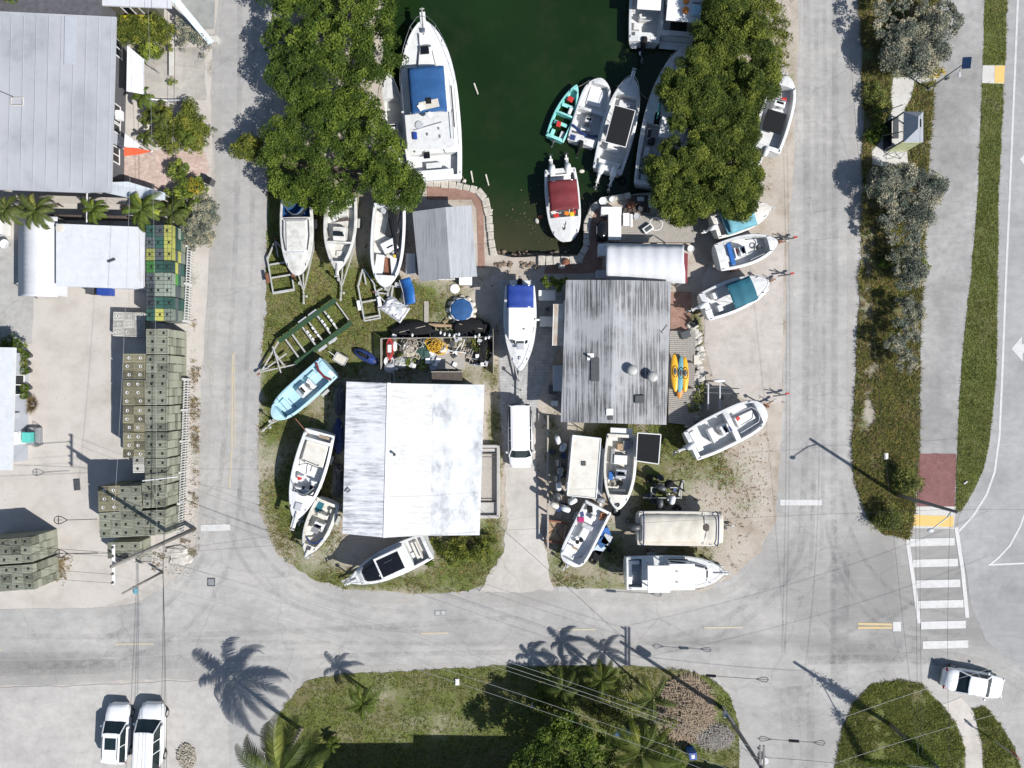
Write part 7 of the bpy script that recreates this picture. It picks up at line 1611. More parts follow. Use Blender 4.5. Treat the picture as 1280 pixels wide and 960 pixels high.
# ================================================================== STONEWORK, DECKS
q = random.Random(12)
def stonewall(label, pts, w, h, z=0):
    mb = MB(); 
    for a_, b_ in zip(pts[:-1], pts[1:]):
        a2, b2 = P(*a_), P(*b_); L = (b2-a2).length; n = max(1, int(L/.5)); an = math.atan2(b2.y-a2.y, b2.x-a2.x)
        for i in range(n):
            p = a2.lerp(b2,(i+.5)/n); mb.box(p.x, p.y, z+h/2+q.uniform(-.03,.03), L/n-.02, w*q.uniform(.82,1.1), h, an+q.uniform(-.08,.08))
    o = mb.build('sea_wall', MT['stone'], bevel=.05); tag(o, label, 'sea wall'); return o
stonewall('curved limestone sea wall east of the shed', [(532,229),(570,232),(596,238),(606,248),(611,270),(614,300),(617,320)], .55,.22)
stonewall('curved limestone sea wall on the east side of the slip', [(722,328),(733,308),(733,280),(741,260),(755,250),(788,245)], .5,.22)
stonewall('broken stone wall along the top of the slip', [(672,326),(700,326),(722,326)], .7,.3)
for x,y,r_ in ((707,328,.35),(702,334,.3)):
    o = MB().blob((0,0,.25),r_,r_*.8,.28,9,6,.15,x).build('boulder', MT['rust' if x == 707 else 'rock'], smooth=False); o.location = P(x,y,.1); tag(o, 'brown boulder on the stone wall by the slip' if x == 707 else 'pale boulder beside the brown one by the slip', 'boulder')
mb = MB(); q = random.Random(2)
for _ in range(260):
    x = q.uniform(618,722); y = q.gauss(324,5); p = P(x,y); r_ = q.uniform(.06,.22); mb.blob((p.x,p.y,-.75+max(0,(y-312))*.045), r_, r_*.8, r_*.6, 7, 4, .25, _)
o = mb.build('rubble', mat('dark_rubble',(.20,.15,.11),.95,.4,5)); tag(o, 'dark weedy rubble at the shallow end of the slip', 'rubble', kind='stuff')
def deck(label, poly, z, along, w=.14, m='wood'):
    """boards clipped by a bounding quad: poly = 4 plan pixels"""
    t = thing('timber_deck', label, 'deck', P(*poly[0])); o0 = t.location; a_,b_,c_,d_ = [P(*p)-o0 for p in poly]; mb = MB()
    L = ((a_-b_).length if along == 'y' else (a_-d_).length); n = int(L/w); q = random.Random(int(poly[0][0]))
    for i in range(n):
        s = (i+.5)/n; p0, p1 = (a_.lerp(b_,s), d_.lerp(c_,s)) if along == 'y' else (a_.lerp(d_,s), b_.lerp(c_,s))
        mb.bar((p0.x,p0.y,z+q.uniform(-.006,.006)),(p1.x,p1.y,z+q.uniform(-.006,.006)),w-.022,.04)
    mb.build('boards', MT[m], t); MB().prism([(p.x,p.y) for p in (a_,b_,c_,d_)], .0+.07, z-.05).build('substructure', MT['woodd'], t)
deck('weathered deck behind the white canopy near the water', [(762,268),(868,276),(868,304),(762,304)], .35, 'x', .16, 'woodx')
deck('weathered timber deck with the kayaks right of the grey roof', [(836,414),(868,414),(866,532),(834,528)], .35, 'x', .15, 'woodx')
deck('dark floating dock between the slip wall and the east tree', [(790,245),(812,245),(812,266),(776,266)], .2, 'y', .2, 'woodd')
deck('narrow grey jetty beside the workboat at the top edge', [(946,-60),(956,-60),(956,22),(946,22)], .3, 'x', .16, 'woodx')

# ================================================================== CLUTTER
def item(name, label, cat, px, py, parts, rz=0, z=.06, group=None):
    """parts: list of (part name, kind, args..., material)"""
    t = thing(name, label, cat, P(px,py,z), R(rz), group)
    for pt in parts:
        nm, kd = pt[0], pt[1]
        if kd == 'b': MB().box(*pt[2]).build(nm, MT[pt[3]], t, bevel=.015)
        elif kd == 'c': MB().cyl(*pt[2]).build(nm, MT[pt[3]], t, bevel=0)
        elif kd == 'l': MB().lathe(0,0,pt[2],16).build(nm, MT[pt[3]], t, smooth=False)
        elif kd == 't': MB().tube(pt[2], pt[4] if len(pt) > 4 else .03, 6).build(nm, MT[pt[3]], t)
        elif kd == 'o': MB().torus(*pt[2]).build(nm, MT[pt[3]], t, smooth=True)
        elif kd == 'e': MB().blob(*pt[2]).build(nm, MT[pt[3]], t, smooth=True)
    return t
def table(label, px, py, w, l, h, m='white', rz=0, name='table'):
    return item(name, label, 'table', px, py, [('top','b',(0,0,h,w,l,.05),m)]+[('leg','b',(sx*(w/2-.06),sy*(l/2-.06),h/2,.05,.05,h),'dgrey') for sx in (1,-1) for sy in (1,-1)], rz)
def crate(label, px, py, w, l, h, m, rz=0, lid=None, name='crate', cat='crate', group=None, z=.06):
    o = MB(); o.box(0,0,h/2,w,l,h); o = o.build(name, MT[m], bevel=.03, seg=2); o.location = P(px,py,z); o.rotation_euler = (0,0,R(rz)); tag(o, label, cat, group)
    MB().box(0,0,h+.02,w*1.04,l*1.04,.05).build('lid', MT[lid or m], o, bevel=.012); MB().box(0,-l/2-.02,h*.7,w*.3,.03,.04).box(0,l/2+.02,h*.7,w*.3,.03,.04).build('handle', MT['dgrey'], o); return o
def drum(label, px, py, r_, h, m, z=.06, name='bucket', cat='bucket', group=None):
    o = MB().lathe(0,0,[(r_*.85,0),(r_,h*.95),(r_*1.05,h),(r_*.9,h),(r_*.85,h*.9)],16).build(name, MT[m]); o.location = P(px,py,z); tag(o, label, cat, group); MB().torus((0,0,h*.97),r_*1.0,.012,16,4).build('rim', MT['grey'], o); return o
# around the grey house
table('white table below the papaya plant left of the grey roof', 683,371,1.3,.8,.9)
crate('small white chest between the driveway boat and the stained awning', 683,403,1.05,.75,.7,'lgrey',0,'white')
t = thing('side_awning', 'white awning with orange and brown stains along the left wall of the grey-roofed house', 'awning', P(698,405)); o0 = t.location
MB().slab([P(692,380,2.3)-o0,P(705.5,380,2.5)-o0,P(704,432,2.5)-o0,P(690.5,432,2.3)-o0],.04).build('sheet', stained('stained_sheet',(.56,.55,.50),(.36,.18,.05),.8,.9,.7), t); MB().tube([tuple(P(692,380,2.3)-o0),tuple(P(690.5,432,2.3)-o0)],.03,6).build('edge_rail', MT['white'], t)
mb = MB()
for y in (381,406,431): p = P(692,y,2.3)-o0; mb.cyl((p.x,p.y,0),p,.03,n=6)
mb.build('awning_posts', MT['alu'], t)
crate('pale grey tank against the shaded left wall of the grey-roofed house', 697,473,.8,1.9,1.1,'lgrey'); crate('small white box in the shade left of the grey-roofed house', 693,504,.5,.4,.4,'white')
crate('dark tote in the shade left of the grey-roofed house', 691,487,.6,.7,.5,'dgrey')
drum('black bucket between the table and the chest', 684,387,.16,.3,'dgrey')
t = thing('patio_table', 'long white-topped counter left of the deck by the water', 'counter', P(766,287)); box_('top', MT['white'], t, 0,0,.98,1.0,2.0,.06); box_('body', MT['lgrey'], t, 0,0,.5,.9,1.9,.9)
crate('white cabinet at the top end of the counter', 762,267,1.5,.55,.95,'white'); crate('pale box at the left of the white canopy', 752,315,.7,.9,.9,'white'); crate('lower pale box left of the white canopy', 750,345,.8,.6,.8,'lgrey')
item('grill', 'black twin barbecue left of the counter', 'grill', 751,291, [('body','b',(0,0,.55,.75,1.5,.6),'black'),('lid','e',((0,0,.85),.4,.75,.25,12,6),'blackg'),('handle','t',[(-.42,-.3,.9),(-.42,.3,.9)],'steel',.02)])
item('lattice_table', 'white slatted picnic table on the sandy deck edge', 'table', 781,277, [('top','b',(0,0,.7,.5,1.0,.04),'white'),('bench','b',(-.45,0,.4,.2,1.0,.04),'white'),('bench','b',(.45,0,.4,.2,1.0,.04),'white'),('frame','b',(0,0,.38,.9,.06,.06),'grey'),('leg','b',(0,.4,.35,.6,.06,.7),'grey'),('leg','b',(0,-.4,.35,.6,.06,.7),'grey')])
item('cast_ring', 'white ring frame with netting on the deck by the water', 'ring', 819,281, [('ring','o',((0,0,.3),.5,.035,26,6),'white'),('netting','o',((0,0,.28),.36,.03,20,5),'rope'),('netting','e',((0,0,.25),.4,.4,.06,12,5,.2),'net'),('stand','b',(0,0,.12,.5,.5,.2),'dgrey')])
item('lattice_crate', 'tilted white lattice crate beside the ring frame', 'crate', 809,287, [('crate','b',(0,0,.3,.8,.5,.25),'white'),('slots','b',(0,0,.44,.6,.3,.02),'dgrey')], 35, .3)
q = random.Random(31)
for i,(x,y,l,m) in enumerate(((800,262,'dark spool on the shaded dock','dgrey'),(795,272,'pale bucket on the shaded dock','lgrey'),(788,258,'brown bucket at the brick path end','rust'),(843,262,'pale bucket under the edge of the east tree','lgrey'),(868,262,'white bucket by the engine under the tree','white'),(753,253,'small white bucket on the sea wall end','white'),(764,251,'second white bucket on the sea wall end','white'),(862,312,'white round pot right of the maroon flap','white'))):
    drum(l,x,y,.2+.05*(i%3),.4,m)
crate('blue-grey tub under the tree edge by the dock', 815,253,.6,.9,.5,'ltb'); crate('grey dinghy box by the dock', 800,250,.5,.3,.3,'lgrey')
def plantpot(): pass
t = thing('kayak_rack','low timber rack under the kayaks on the deck','rack',P(850,469,.4)); box_('beam', MT['woodd'], t, 0,1.0,.15,2.0,.1,.1); box_('beam', MT['woodd'], t, 0,-1.0,.15,2.0,.1,.1)
for i,(x,y,L,m,lab) in enumerate(((843.5,466,3.0,'kyellow','leftmost orange-yellow kayak on the deck'),(850.5,468,2.9,'bluep','light blue kayak between the orange-yellow kayaks'),(856,468,2.8,'kyellow','orange-yellow kayak nearest the stone edge, on the right'),(850.5,480,2.3,'orange','orange kayak poking out below the others'))):
    o = MB().blob((0,0,0),L/2 if False else .30,L/2,.17,14,14).build('kayak', MT[m if m != 'bluep' else 'pteal'], smooth=True); o.location = P(x,y,.82-.18*(i==3)); o.rotation_euler = (0,0,R((2,-3,1,-4)[i])); tag(o, lab, 'kayak', 'kayaks on the timber deck')
    MB().blob((0,.1,.10),.17,.45,.09,12,6).build('seat_well', MT['dgrey'], o, smooth=True); MB().torus((0,.1,.15),.2,.02,18,5,'Z',2.2).build('cockpit_rim', MT['black'], o)
crate('grey square cooler on the deck above the kayaks', 855,419,.7,.55,.5,'dgrey',20)
def rockline(label,pts,n,seed,rr=(.12,.3)):
    q = random.Random(seed); mb = MB()
    for _ in range(n):
        k = q.randrange(len(pts)-1); s = q.random(); x = pts[k][0]+(pts[k+1][0]-pts[k][0])*s+q.gauss(0,3); y = pts[k][1]+(pts[k+1][1]-pts[k][1])*s+q.gauss(0,3); p = P(x,y); r_ = q.uniform(*rr); mb.blob((p.x,p.y,r_*.4+.05), r_, r_*.8, r_*.6, 7,4,.25,_)
    o = mb.build('stones', MT['rock']); tag(o,label,'stones',kind='stuff')
rockline('mixed stones edging the timber deck', [(866,405),(872,430),(872,470),(866,530)],140,3)
item('folded_chair','black folded chair heaped at the top of the deck','chair',866,405,[('seat','b',(0,0,.35,.5,.5,.06),'black'),('backrest','b',(.2,.1,.6,.06,.5,.5),'black'),('frame','t',[(-.3,-.3,0),(.3,.3,.8)],'dgrey',.03),('frame','t',[(.3,-.3,0),(-.3,.3,.8)],'dgrey',.03)],30)
crate('small white cooler in the deck edge stones',869,450,.4,.7,.35,'cream')
# standing outboards
def engine(label, px, py, m, rz, tilt=0, sc=1.0, z=1.25):
    o = outboard((0,0,0), None, m, tilt, sc, 'outboard_motor'); o.location = P(px,py,z); o.rotation_euler = (0, R(tilt), R(rz)); tag(o, label, 'outboard motor', 'outboard motors stored in the yard'); return o
for a_ in ((697,549,'gel','white outboard topmost on the left-hand rack',20),(704,558,'lgrey','grey-white outboard just below the topmost one on the rack',-30),(697,577,'dgrey','dark outboard third down the left-hand rack',10),(700,588,'grey','grey outboard beside the dark one on the rack',-10),
           (698,606,'gel','white outboard in the middle of the left-hand rack',0),(695,597,'dgrey','dark outboard just above the middle white one',15),(696,619,'dgrey','dark outboard below the middle white one',30),(692,630,'gel2','cream outboard at the lower end of the rack',60),(706,635,'gel','white outboard at the foot of the cream flat roof',70),
           (716,625,'gel','white outboard tucked under the lower edge of the cream flat roof',-60),(749,624,'grey','grey outboard at the stern of the angled work skiff',80)): engine(a_[3],a_[0],a_[1],a_[2],a_[4]+90)
for a_ in ((836,604,'black','black outboard at the top of the engine pallet',40),(826,609,'dgrey','dark outboard in the middle of the engine pallet',-20),(839,623,'gel','white outboard at the lower right of the engine pallet',80),(824,627,'dgrey','dark outboard at the bottom of the engine pallet',90),(888,258,'gel','white outboard under the east tree beside the covered boat',10),(884,266,'dgrey','dark outboard under the east tree',60)): engine(a_[3],a_[0],a_[1],a_[2],a_[4])
item('engine_pallet','galvanised frame holding outboards in the sunny patch','frame',830,613,[('frame','t',[(-1.1,.3,.5),(1.2,.3,.5),(1.2,-.5,.5),(-1.1,-.5,.5),(-1.1,.3,.5)],'galv',.05),('legs','t',[(-1.1,.3,0),(-1.1,.3,.6)],'galv',.05),('legs','t',[(1.2,-.5,0),(1.2,-.5,.6)],'galv',.05),('post','b',(.0,0,.9,.1,.1,1.6),'galv')])
item('boat_jack','dark steel stand right of the engine pallet','stand',851,611,[('post','b',(0,0,.6,.12,.12,1.2),'dgrey'),('foot','b',(0,0,.05,.2,1.4,.1),'galv'),('brace','t',[(0,.6,.1),(0,0,1.0)],'dgrey',.04)],-15)
t = thing('post_rail','timber rail the outboards hang from along the driveway','rail',P(684,600)); L_=10.2
box_('rail', MT['wood'], t, 0,0,.95,.14,L_,.12); 
for y in (-4.9,-2.5,0,2.5,4.9): box_('post', MT['wood'], t, 0,y,.5,.13,.13,1.0)
item('timber_cradle','brown timber cradle at the lower end of the outboard rail','cradle',695,663,[('deck','b',(0,0,.35,1.2,1.6,.06),'woodb'),('beam','b',(-.65,0,.45,.16,1.8,.22),'woodb'),('beam','b',(.65,0,.45,.16,1.8,.22),'woodb'),('beam','b',(0,.8,.55,1.5,.14,.14),'rust'),('beam','b',(0,-.8,.55,1.5,.14,.14),'rust'),('cross_wires','t',[(-.6,.7,.6),(.6,-.6,.6)],'dgrey',.03),('cross_wires','t',[(.6,.7,.6),(-.6,-.6,.6)],'dgrey',.03)],-8)
for i,(x,y,m,lab) in enumerate(((755,664,'bluep','bright blue bin right of the work skiff'),(752,675,'blue','dark blue bin right of the work skiff'),(748,684,'ltb','pale blue tub right of the work skiff'),(757,672,'lgrey','grey tub between the blue bins'),(746,692,'black','black tub lowest of the heap by the work skiff'))):
    crate(lab,x,y,.75,.65,.55+.1*(i%2),m,15*i+20)
for i in range(4): 
    o = MB().bar((0,-2.2,.0),(0,2.2,0),.14,.06).build('plank', MT['white' if i%2 else 'lgrey']); o.location = P(746+i*2.2,585+i*4,1.0+.05*i); o.rotation_euler=(0,0,R(-3)); tag(o,'long pale plank on edge between the cream flat roof and the open boat','plank','planks between the two boats')
q = random.Random(91)
for i in range(30):
    x, y = (q.uniform(688,708), q.uniform(545,655)) if i < 14 else ((q.uniform(805,852), q.uniform(596,632)) if i < 24 else (q.uniform(738,764), q.uniform(640,696)))
    r_ = q.uniform(.13,.26); w_ = 'under the outboard rail' if i < 14 else ('round the engine pallet' if i < 24 else 'beside the angled work skiff')
    drum('dark can or tub lying '+w_, x, y, r_, r_*1.6, q.choice(['black','dgrey','dgrey','navy']), group='dark cans '+w_)
for i,(x,y) in enumerate(((812,598),(846,636),(742,700),(770,640))):
    o = MB().torus((0,0,.11),.24,.10,18,8).build('tyre', MT['rubber'], smooth=True); o.location = P(x,y,.04); tag(o, ['old tyre above the engine pallet','old tyre below the engine pallet','old tyre by the lower end of the work skiff','old tyre below the open boat full of gear'][i], 'tyre')
# empty trailers
def emptytrailer(label, back, tip, w, m, cross, bunks=None, fenders=None, z=.5):
    a_, b_ = P(*back), P(*tip); d_ = b_-a_; L = d_.length; t = thing('boat_trailer', label, 'trailer', (a_.x,a_.y,0), math.atan2(d_.y,d_.x), 'empty boat trailers'); y = w/2; f = MB(); f0 = .66*L
    for s in (1,-1): f.bar((0,s*y,z),(f0,s*y,z),.09,.12); f.bar((f0,s*y,z),(L*.96,s*.05,z),.09,.12)
    f.bar((0,-y,z),(0,y,z),.09,.1); f.build('frame', MT[m], t)
    for q_ in cross: MB().bar((q_*L,-y if q_ < .66 else -y*.75,z+.02),(q_*L,y if q_ < .66 else y*.75,z+.02),.12,.10).build('cross_member', MT['galv'], t)
    MB().bar((f0*1.02,0,z-.05),(L,0,z-.05),.09,.1).build('tongue', MT[m], t)
    for x in ([.24*L,.36*L] if L > 6 else [.3*L]):
        for s in (1,-1):
            wheel(t, x, s*(y+.16), .3, .3, .2); MB().box(x,s*(y+.18),.65,.78,.26,.04).build('fender', MT[fenders or m], t, bevel=.04)
    if bunks:
        for s in (1,-1): MB().bar((-.1,s*(y-.05),z+.14),(f0*1.0,s*(y-.05),z+.14),.34,.10).build('bunk', MT[bunks], t)
    MB().cyl((L*.9,.1,0),(L*.9,.1,z+.4),.035,n=8).build('jack', MT['galv'], t)
    MB().box(L+.05,0,z-.03,.25,.14,.1).build('coupler', MT['rust'], t)
    return t
g_ = emptytrailer('big green and galvanised empty trailer lying diagonally near the west road', (431,391), (327,467), 2.25, 'galv', (.14,.22,.32,.40,.52,.60,.76), 'green', 'lgrey', .55)
MB().bar((5.9,-1.0,.75),(6.6,1.0,.75),.08,.08).build('guide_bar', MT['lgrey'], g_)
for x in (1.1,1.7,2.6,3.1):
    for y in (-.35,.0,.35): MB().cyl((x,y-.1,.68),(x,y+.1,.68),.09,n=8).build('keel_roller', MT['white'], g_)
emptytrailer('small rusty-fendered empty trailer beside the west road', (357,366), (346,301), 1.65, 'galv', (.02,.30,.55), None, 'rust', .4)
emptytrailer('small pale empty trailer in the middle of the grass', (467,400), (455,335), 1.25, 'lgrey', (.05,.35), None, 'white', .4)
emptytrailer('pale trailer frame under the blue panel', (512,372), (470,366), 1.3, 'lgrey', (.2,.5), None, 'lgrey', .4)
t = thing('sail_panel','curved blue panel standing on the pale trailer frame','panel',P(510,365,.8),R(12)); vs=[]; 
for i in range(9):
    for j in range(3): vs.append((-.42+.42*j+.12*math.sin(i/8*3.14), -1.0+i*.25, .25+.18*j-.05*math.cos(i)))
pn = MB().add(vs,[(i*3+j,(i+1)*3+j,(i+1)*3+j+1,i*3+j+1)[::-1] for i in range(8) for j in range(2)]).build('panel', MT['bluep'], t, smooth=True); pn.modifiers.new('s','SOLIDIFY').thickness=.05; MB().tube([(-.45,-1,.2),(-.35,0,.2),(-.45,1,.2)],.03,6).build('edge_pole', MT['lgrey'], t)
t = thing('crumpled_tarp','crumpled pale tarpaulin over a small frame beside the blue panel','tarpaulin',P(494,386,.1),R(-35)); vs=[]; N=14
for i in range(N+1):
    for j in range(9):
        x=-1+2*i/N; y=-.7+1.4*j/8; vs.append((x,y,.55+.25*mnoise.noise(Vector((x*2.5,y*2.5,2)))+.12*mnoise.noise(Vector((x*7,y*7,5)))-.4*max(abs(x),abs(y)/.7)**6))
MB().add(vs,[(i*9+j,(i+1)*9+j,(i+1)*9+j+1,i*9+j+1) for i in range(N) for j in range(8)]).build('cloth', MT['whitef'], t).modifiers.new('s','SOLIDIFY').thickness=.02
MB().tube([(-.95,-.65,0),(-.95,-.65,.5),(.95,-.65,.5),(.95,.65,.5),(.95,.65,0)],.03,6).build('frame', MT['lgrey'], t)
t = thing('mooring_buoy','round blue-covered tub with a scalloped white rim on the grass','tub',P(577.5,388)); MB().lathe(0,0,[(.95,0),(1.0,.35),(.92,.55),(.3,.62),(.05,.64)],10).build('tub', MT['whitef'], t)
cvr = MB().lathe(0,0,[(.88,.575),(.80,.64),(.4,.72),(.05,.74)],9).build('blue_cover', MT['blue'], t); fr_ = MB()
for i in range(12): an=i*math.pi/6; fr_.blob((1.0*math.cos(an),1.0*math.sin(an),.12),.25,.22,.14,8,5,.1,i)
fr_.build('rim_pads', MT['cream'], t, smooth=True)
item('round_stone','flat white round slab by the shed corner','slab',568.5,361,[('slab','l',[(.36,0),(.38,.06),(.30,.09)],'white')]); 
o = MB().bar((0,-.9,0),(0,.9,0),.35,.08).build('plank', MT['wood']); o.location=P(533,391,.1); tag(o,'single weathered plank lying on the grass above the junk yard','plank')
item('hand_cart','small wire cart on the grass below the green trailer','cart',427,449,[('tray','b',(0,0,.35,.9,.6,.04),'cream'),('frame','t',[(-.5,-.35,.4),(.5,-.35,.4),(.5,.35,.4),(-.5,.35,.4),(-.5,-.35,.4)],'lgrey',.03),('handle','t',[(-.5,0,.4),(-1.0,.1,.8)],'lgrey',.03),('wheel','c',((.2,.4,.2),(.2,.46,.2),.2,.2,14),'rubber'),('wheel','c',((.2,-.46,.2),(.2,-.4,.2),.2,.2,14),'rubber')],-30)
item('water_scooter','small dark blue water scooter on the grass by the junk yard','scooter',459,446,[('hull','e',((0,0,.3),1.1,.42,.26,16,8),'navy'),('seat','e',((-.3,0,.55),.5,.17,.14,12,6),'black'),('handlebar','t',[(.3,-.25,.75),(.35,0,.8),(.3,.25,.75)],'dgrey',.03),('console','e',((.4,0,.55),.25,.2,.18,10,6),'rblue')],-28)
# fenced junk yard
t = thing('timber_fence','low grey timber fence round the junk yard','fence',P(548,435)); 
def fl_(a_,b_,h=1.1):
    a2,b2=P(*a_)-t.location,P(*b_)-t.location; n=max(1,int((b2-a2).length/.16)); mb=MB(); an=math.atan2(b2.y-a2.y,b2.x-a2.x); q=random.Random(int(a_[0]))
    for i in range(n): p=a2.lerp(b2,(i+.5)/n); mb.box(p.x,p.y,h/2*q.uniform(.9,1.05),.13,.03,h,an)
    mb.build('boards',MT['wood'],t); MB().bar((a2.x,a2.y,h*.95),(b2.x,b2.y,h*.75),.05,.09).build('rail',MT['wood'],t)
fl_((480,424),(616,422)); fl_((479,424),(479,462)); fl_((617,412),(617,468),1.2)
t = thing('timber_rack','weathered work platform in the middle of the junk yard','platform',P(564,452)); box_('platform', MT['wood'], t, 0,0,.5,2.2,1.2,.08); box_('platform_beam', MT['woodb'], t, 0,.6,.58,2.2,.1,.08)
for sx in (1,-1): box_('leg', MT['wood'], t, sx*1.0,.5,.25,.1,.1,.5); box_('leg', MT['wood'], t, sx*1.0,-.5,.25,.1,.1,.5)
box_('gate_panel', MT['wallg'], thing('sheet_metal','grey metal sheet leaning in the junk yard beside the platform','sheet',P(542,452)), 0,0,.5,.5,1.3,.05)
t=thing('porch_shelter','dark flat porch roof over the back door of the white-roofed house','porch',P(562,472)); box_('roof', MT['woodd'], t, 0,0,2.2,2.3,.8,.08); box_('beam', MT['wood'], t, 0,.42,2.25,2.4,.07,.1); box_('porch_post', MT['wood'], t, -1.1,.35,1.1,.08,.08,2.2); box_('porch_post', MT['wood'], t, 1.1,.35,1.1,.08,.08,2.2)
t=thing('tarp_heap','black tarpaulin heap above the left half of the junk yard','heap',P(517,413)); MB().blob((0,0,.3),1.7,.65,.45,16,8,.12,3).build('cloth', MT['black'], t, smooth=True); MB().tube([(-1.0,-.2,.7),(1.0,.3,.7)],.03,5).build('tie_rope', MT['rope'], t)
t=thing('tarp_heap','black tarpaulin heap above the right half of the junk yard','heap',P(589,409)); MB().blob((0,0,.3),1.5,.7,.5,16,8,.12,4).build('cloth', MT['black'], t, smooth=True); MB().tube([(-.9,.2,.75),(.9,-.2,.75)],.03,5).build('tie_rope', MT['rope'], t)
t=thing('driftwood_log','tan log between the two black heaps','log',P(556,408)); MB().cyl((-1.2,.1,.25),(1.2,0,.22),.15,.12,10).build('log', MT['woodb'], t); MB().cyl((-.2,0,.3),(.3,.5,.35),.06,.04,8).build('branch', MT['woodb'], t)
q=random.Random(77)
YR='clutter in the junk yard'
def ropeheap(label,px,py,rx,ry,m,n=9,seed=0,z=.15):
    q=random.Random(seed); mb=MB()
    for i in range(n): mb.torus((q.uniform(-1,1)*rx*.5,q.uniform(-1,1)*ry*.5,z+.03*i),rx*q.uniform(.35,.7),.035,14,5,'Z',ry/rx)
    o=mb.build('rope_heap',MT[m],smooth=True); o.location=P(px,py,.1); tag(o,label,'rope heap'); return o
ropeheap('tangled yellow rope and buoy line in the junk yard',547,434,.9,.6,'ropey',14,1,.5); ropeheap('pale tangle of netting in the junk yard',518,433,.8,.6,'rope',12,2,.4); ropeheap('second pale tangle beside the grey nets',521,448,.5,.5,'rope',9,3,.3)
def lump(label,px,py,rx,ry,h,m,name='net_heap',cat='net heap',seed=1):
    mb=MB().blob((0,0,h*.4),rx,ry,h,18,10,.16,seed); o=mb.build(name,MT[m],smooth=False); o.location=P(px,py,.08); tag(o,label,cat); MB().blob((rx*.3,0,h*1.1),.09,.09,.08,8,5).blob((-rx*.3,ry*.3,h*1.05),.08,.08,.08,8,5).build('floats',MT['white'],o,smooth=True); return o
lump('grey net heap left of the yellow rope',512,437,.7,.7,.5,'rope',seed=3); lump('dark green net heap in the junk yard',530,438,.7,.8,.5,'net',seed=4); lump('dark heap of nets at the right end of the junk yard',603,437,.7,1.3,.5,'black',seed=5)
lump('grey net heap lower left in the junk yard',503,453,.7,.5,.35,'galv',seed=6)
t=thing('toy_boat','small red and white canoe hull at the left end of the junk yard','hull',P(488,436,.4)); MB().blob((0,0,.2),.30,.95,.25,14,10).build('hull', MT['maroon'], t, smooth=True); MB().box(0,0,.45,.3,.6,.08).build('seat', MT['white'], t, bevel=.03); MB().torus((0,0,.36),.24,.03,18,5,'Z',3.0).build('gunwale', MT['red'], t)
item('marker_buoy','large white buoy beside the platform in the junk yard','buoy',555,438,[('float','e',((0,0,.5),.36,.30,.3,14,8),'white'),('pole','t',[(.2,0,.5),(1.9,-.25,.6)],'white',.05),('counterweight','e',((1.9,-.25,.6),.12,.12,.12,8,5),'dgrey')])
item('marker_buoy','oval white buoy beside the red canoe hull','buoy',494.5,433,[('float','e',((0,0,.5),.2,.42,.22,12,8),'white'),('rope_eye','o',((0,.44,.5),.06,.015),'grey')])
wl=['white','lgrey','rope','cream','wood','lgrey','black','white','dgrey','grey']
nn=0
for i in range(46):
    x,y=(q.uniform(560,614),q.uniform(418,460)) if i<20 else (q.uniform(484,560),q.uniform(424,462))
    m=q.choice(wl); r_=q.uniform(.07,.17)
    drum(('small pale bucket' if m in ('white','lgrey','cream','rope','wood') else 'small dark bucket')+' among the clutter in the fenced junk yard',x,y,r_,r_*1.9,m,.08,group='pale buckets in the junk yard' if m in ('white','lgrey','cream','rope','wood') else 'dark buckets in the junk yard')
for i in range(26):
    x,y=q.uniform(484,612),q.uniform(420,458); m=q.choice(['white','white','dgrey','lgrey']); o=MB().box(0,0,.25,q.uniform(.3,.55),q.uniform(.25,.4),.3).build('plastic_box',MT[m],bevel=.04); o.location=P(x,y,.3); o.rotation_euler=(0,0,q.uniform(0,3)); tag(o,('pale' if m in('white','lgrey') else 'dark')+' plastic box lying among the clutter of the junk yard','box',('pale' if m in('white','lgrey') else 'dark')+' boxes in the junk yard')
for i in range(34):
    x,y=q.uniform(486,612),q.uniform(420,460); L=q.uniform(.6,1.8); o=MB().bar((-L/2,0,0),(L/2,0,q.uniform(0,.2)),.05,.05).build('pole_offcut',MT[q.choice(['wood','white','alu','wood'])]); o.location=P(x,y,.45); o.rotation_euler=(0,0,q.uniform(0,3.1)); tag(o,'loose pole or batten lying across the junk yard','batten','battens in the junk yard')
for i,(x,y) in enumerate(((551,416),(556,418),(562,419),(568,420),(574,418),(516,419),(594,421),(599,419),(607,423),(611,422))):
    o=MB().blob((0,0,.3),.10,.14,.14,10,6).build('fishing_float',MT['white'],smooth=True); o.location=P(x,y,.85); tag(o,'white float hung along the top fence of the junk yard','float','white floats on the junk yard fence'); MB().cyl((0,0,.45),(0,0,.56),.03,n=6).build('stem',MT['dgrey'],o)
item('wheelbarrow','grey upturned cart at the lower left corner of the junk yard','cart',488,460,[('tray','e',((0,0,.45),.45,.4,.25,10,6,.05),'lgrey'),('handle','t',[(0,-.2,.5),(.1,-1.5,.4)],'galv',.03),('handle','t',[(.3,-.2,.5),(.4,-1.5,.4)],'galv',.03),('wheel','o',((0,.5,.3),.2,.06,14,6,'X'),'rubber')])
item('wheelbarrow','pale tub on legs beside the cart in the junk yard','tub',488,452,[('tub','l',[(.2,.3),(.4,.6),(.36,.6),(.2,.4)],'white'),('leg','c',((0,0,0),(0,0,.4),.15,.15,8),'grey')])
# things along the shaded west wall of the white-roofed house
for i,(x,y,m,lab) in enumerate(((425,500,'dgrey','dark tarp-covered bundle by the west wall, upper'),(424,545,'navy','dark blue bundle by the west wall, middle'),(423,600,'dgrey','dark bundle by the west wall, lower'))):
    o=MB().blob((0,0,.25),.45,1.3,.4,14,8,.15,i).build('bundle',MT[m],smooth=False); o.location=P(x,y,.1); tag(o,lab,'bundle'); MB().tube([(-.4,-.9,.45),(.35,.9,.5)],.03,5).build('tie_rope',MT['rope'],o)
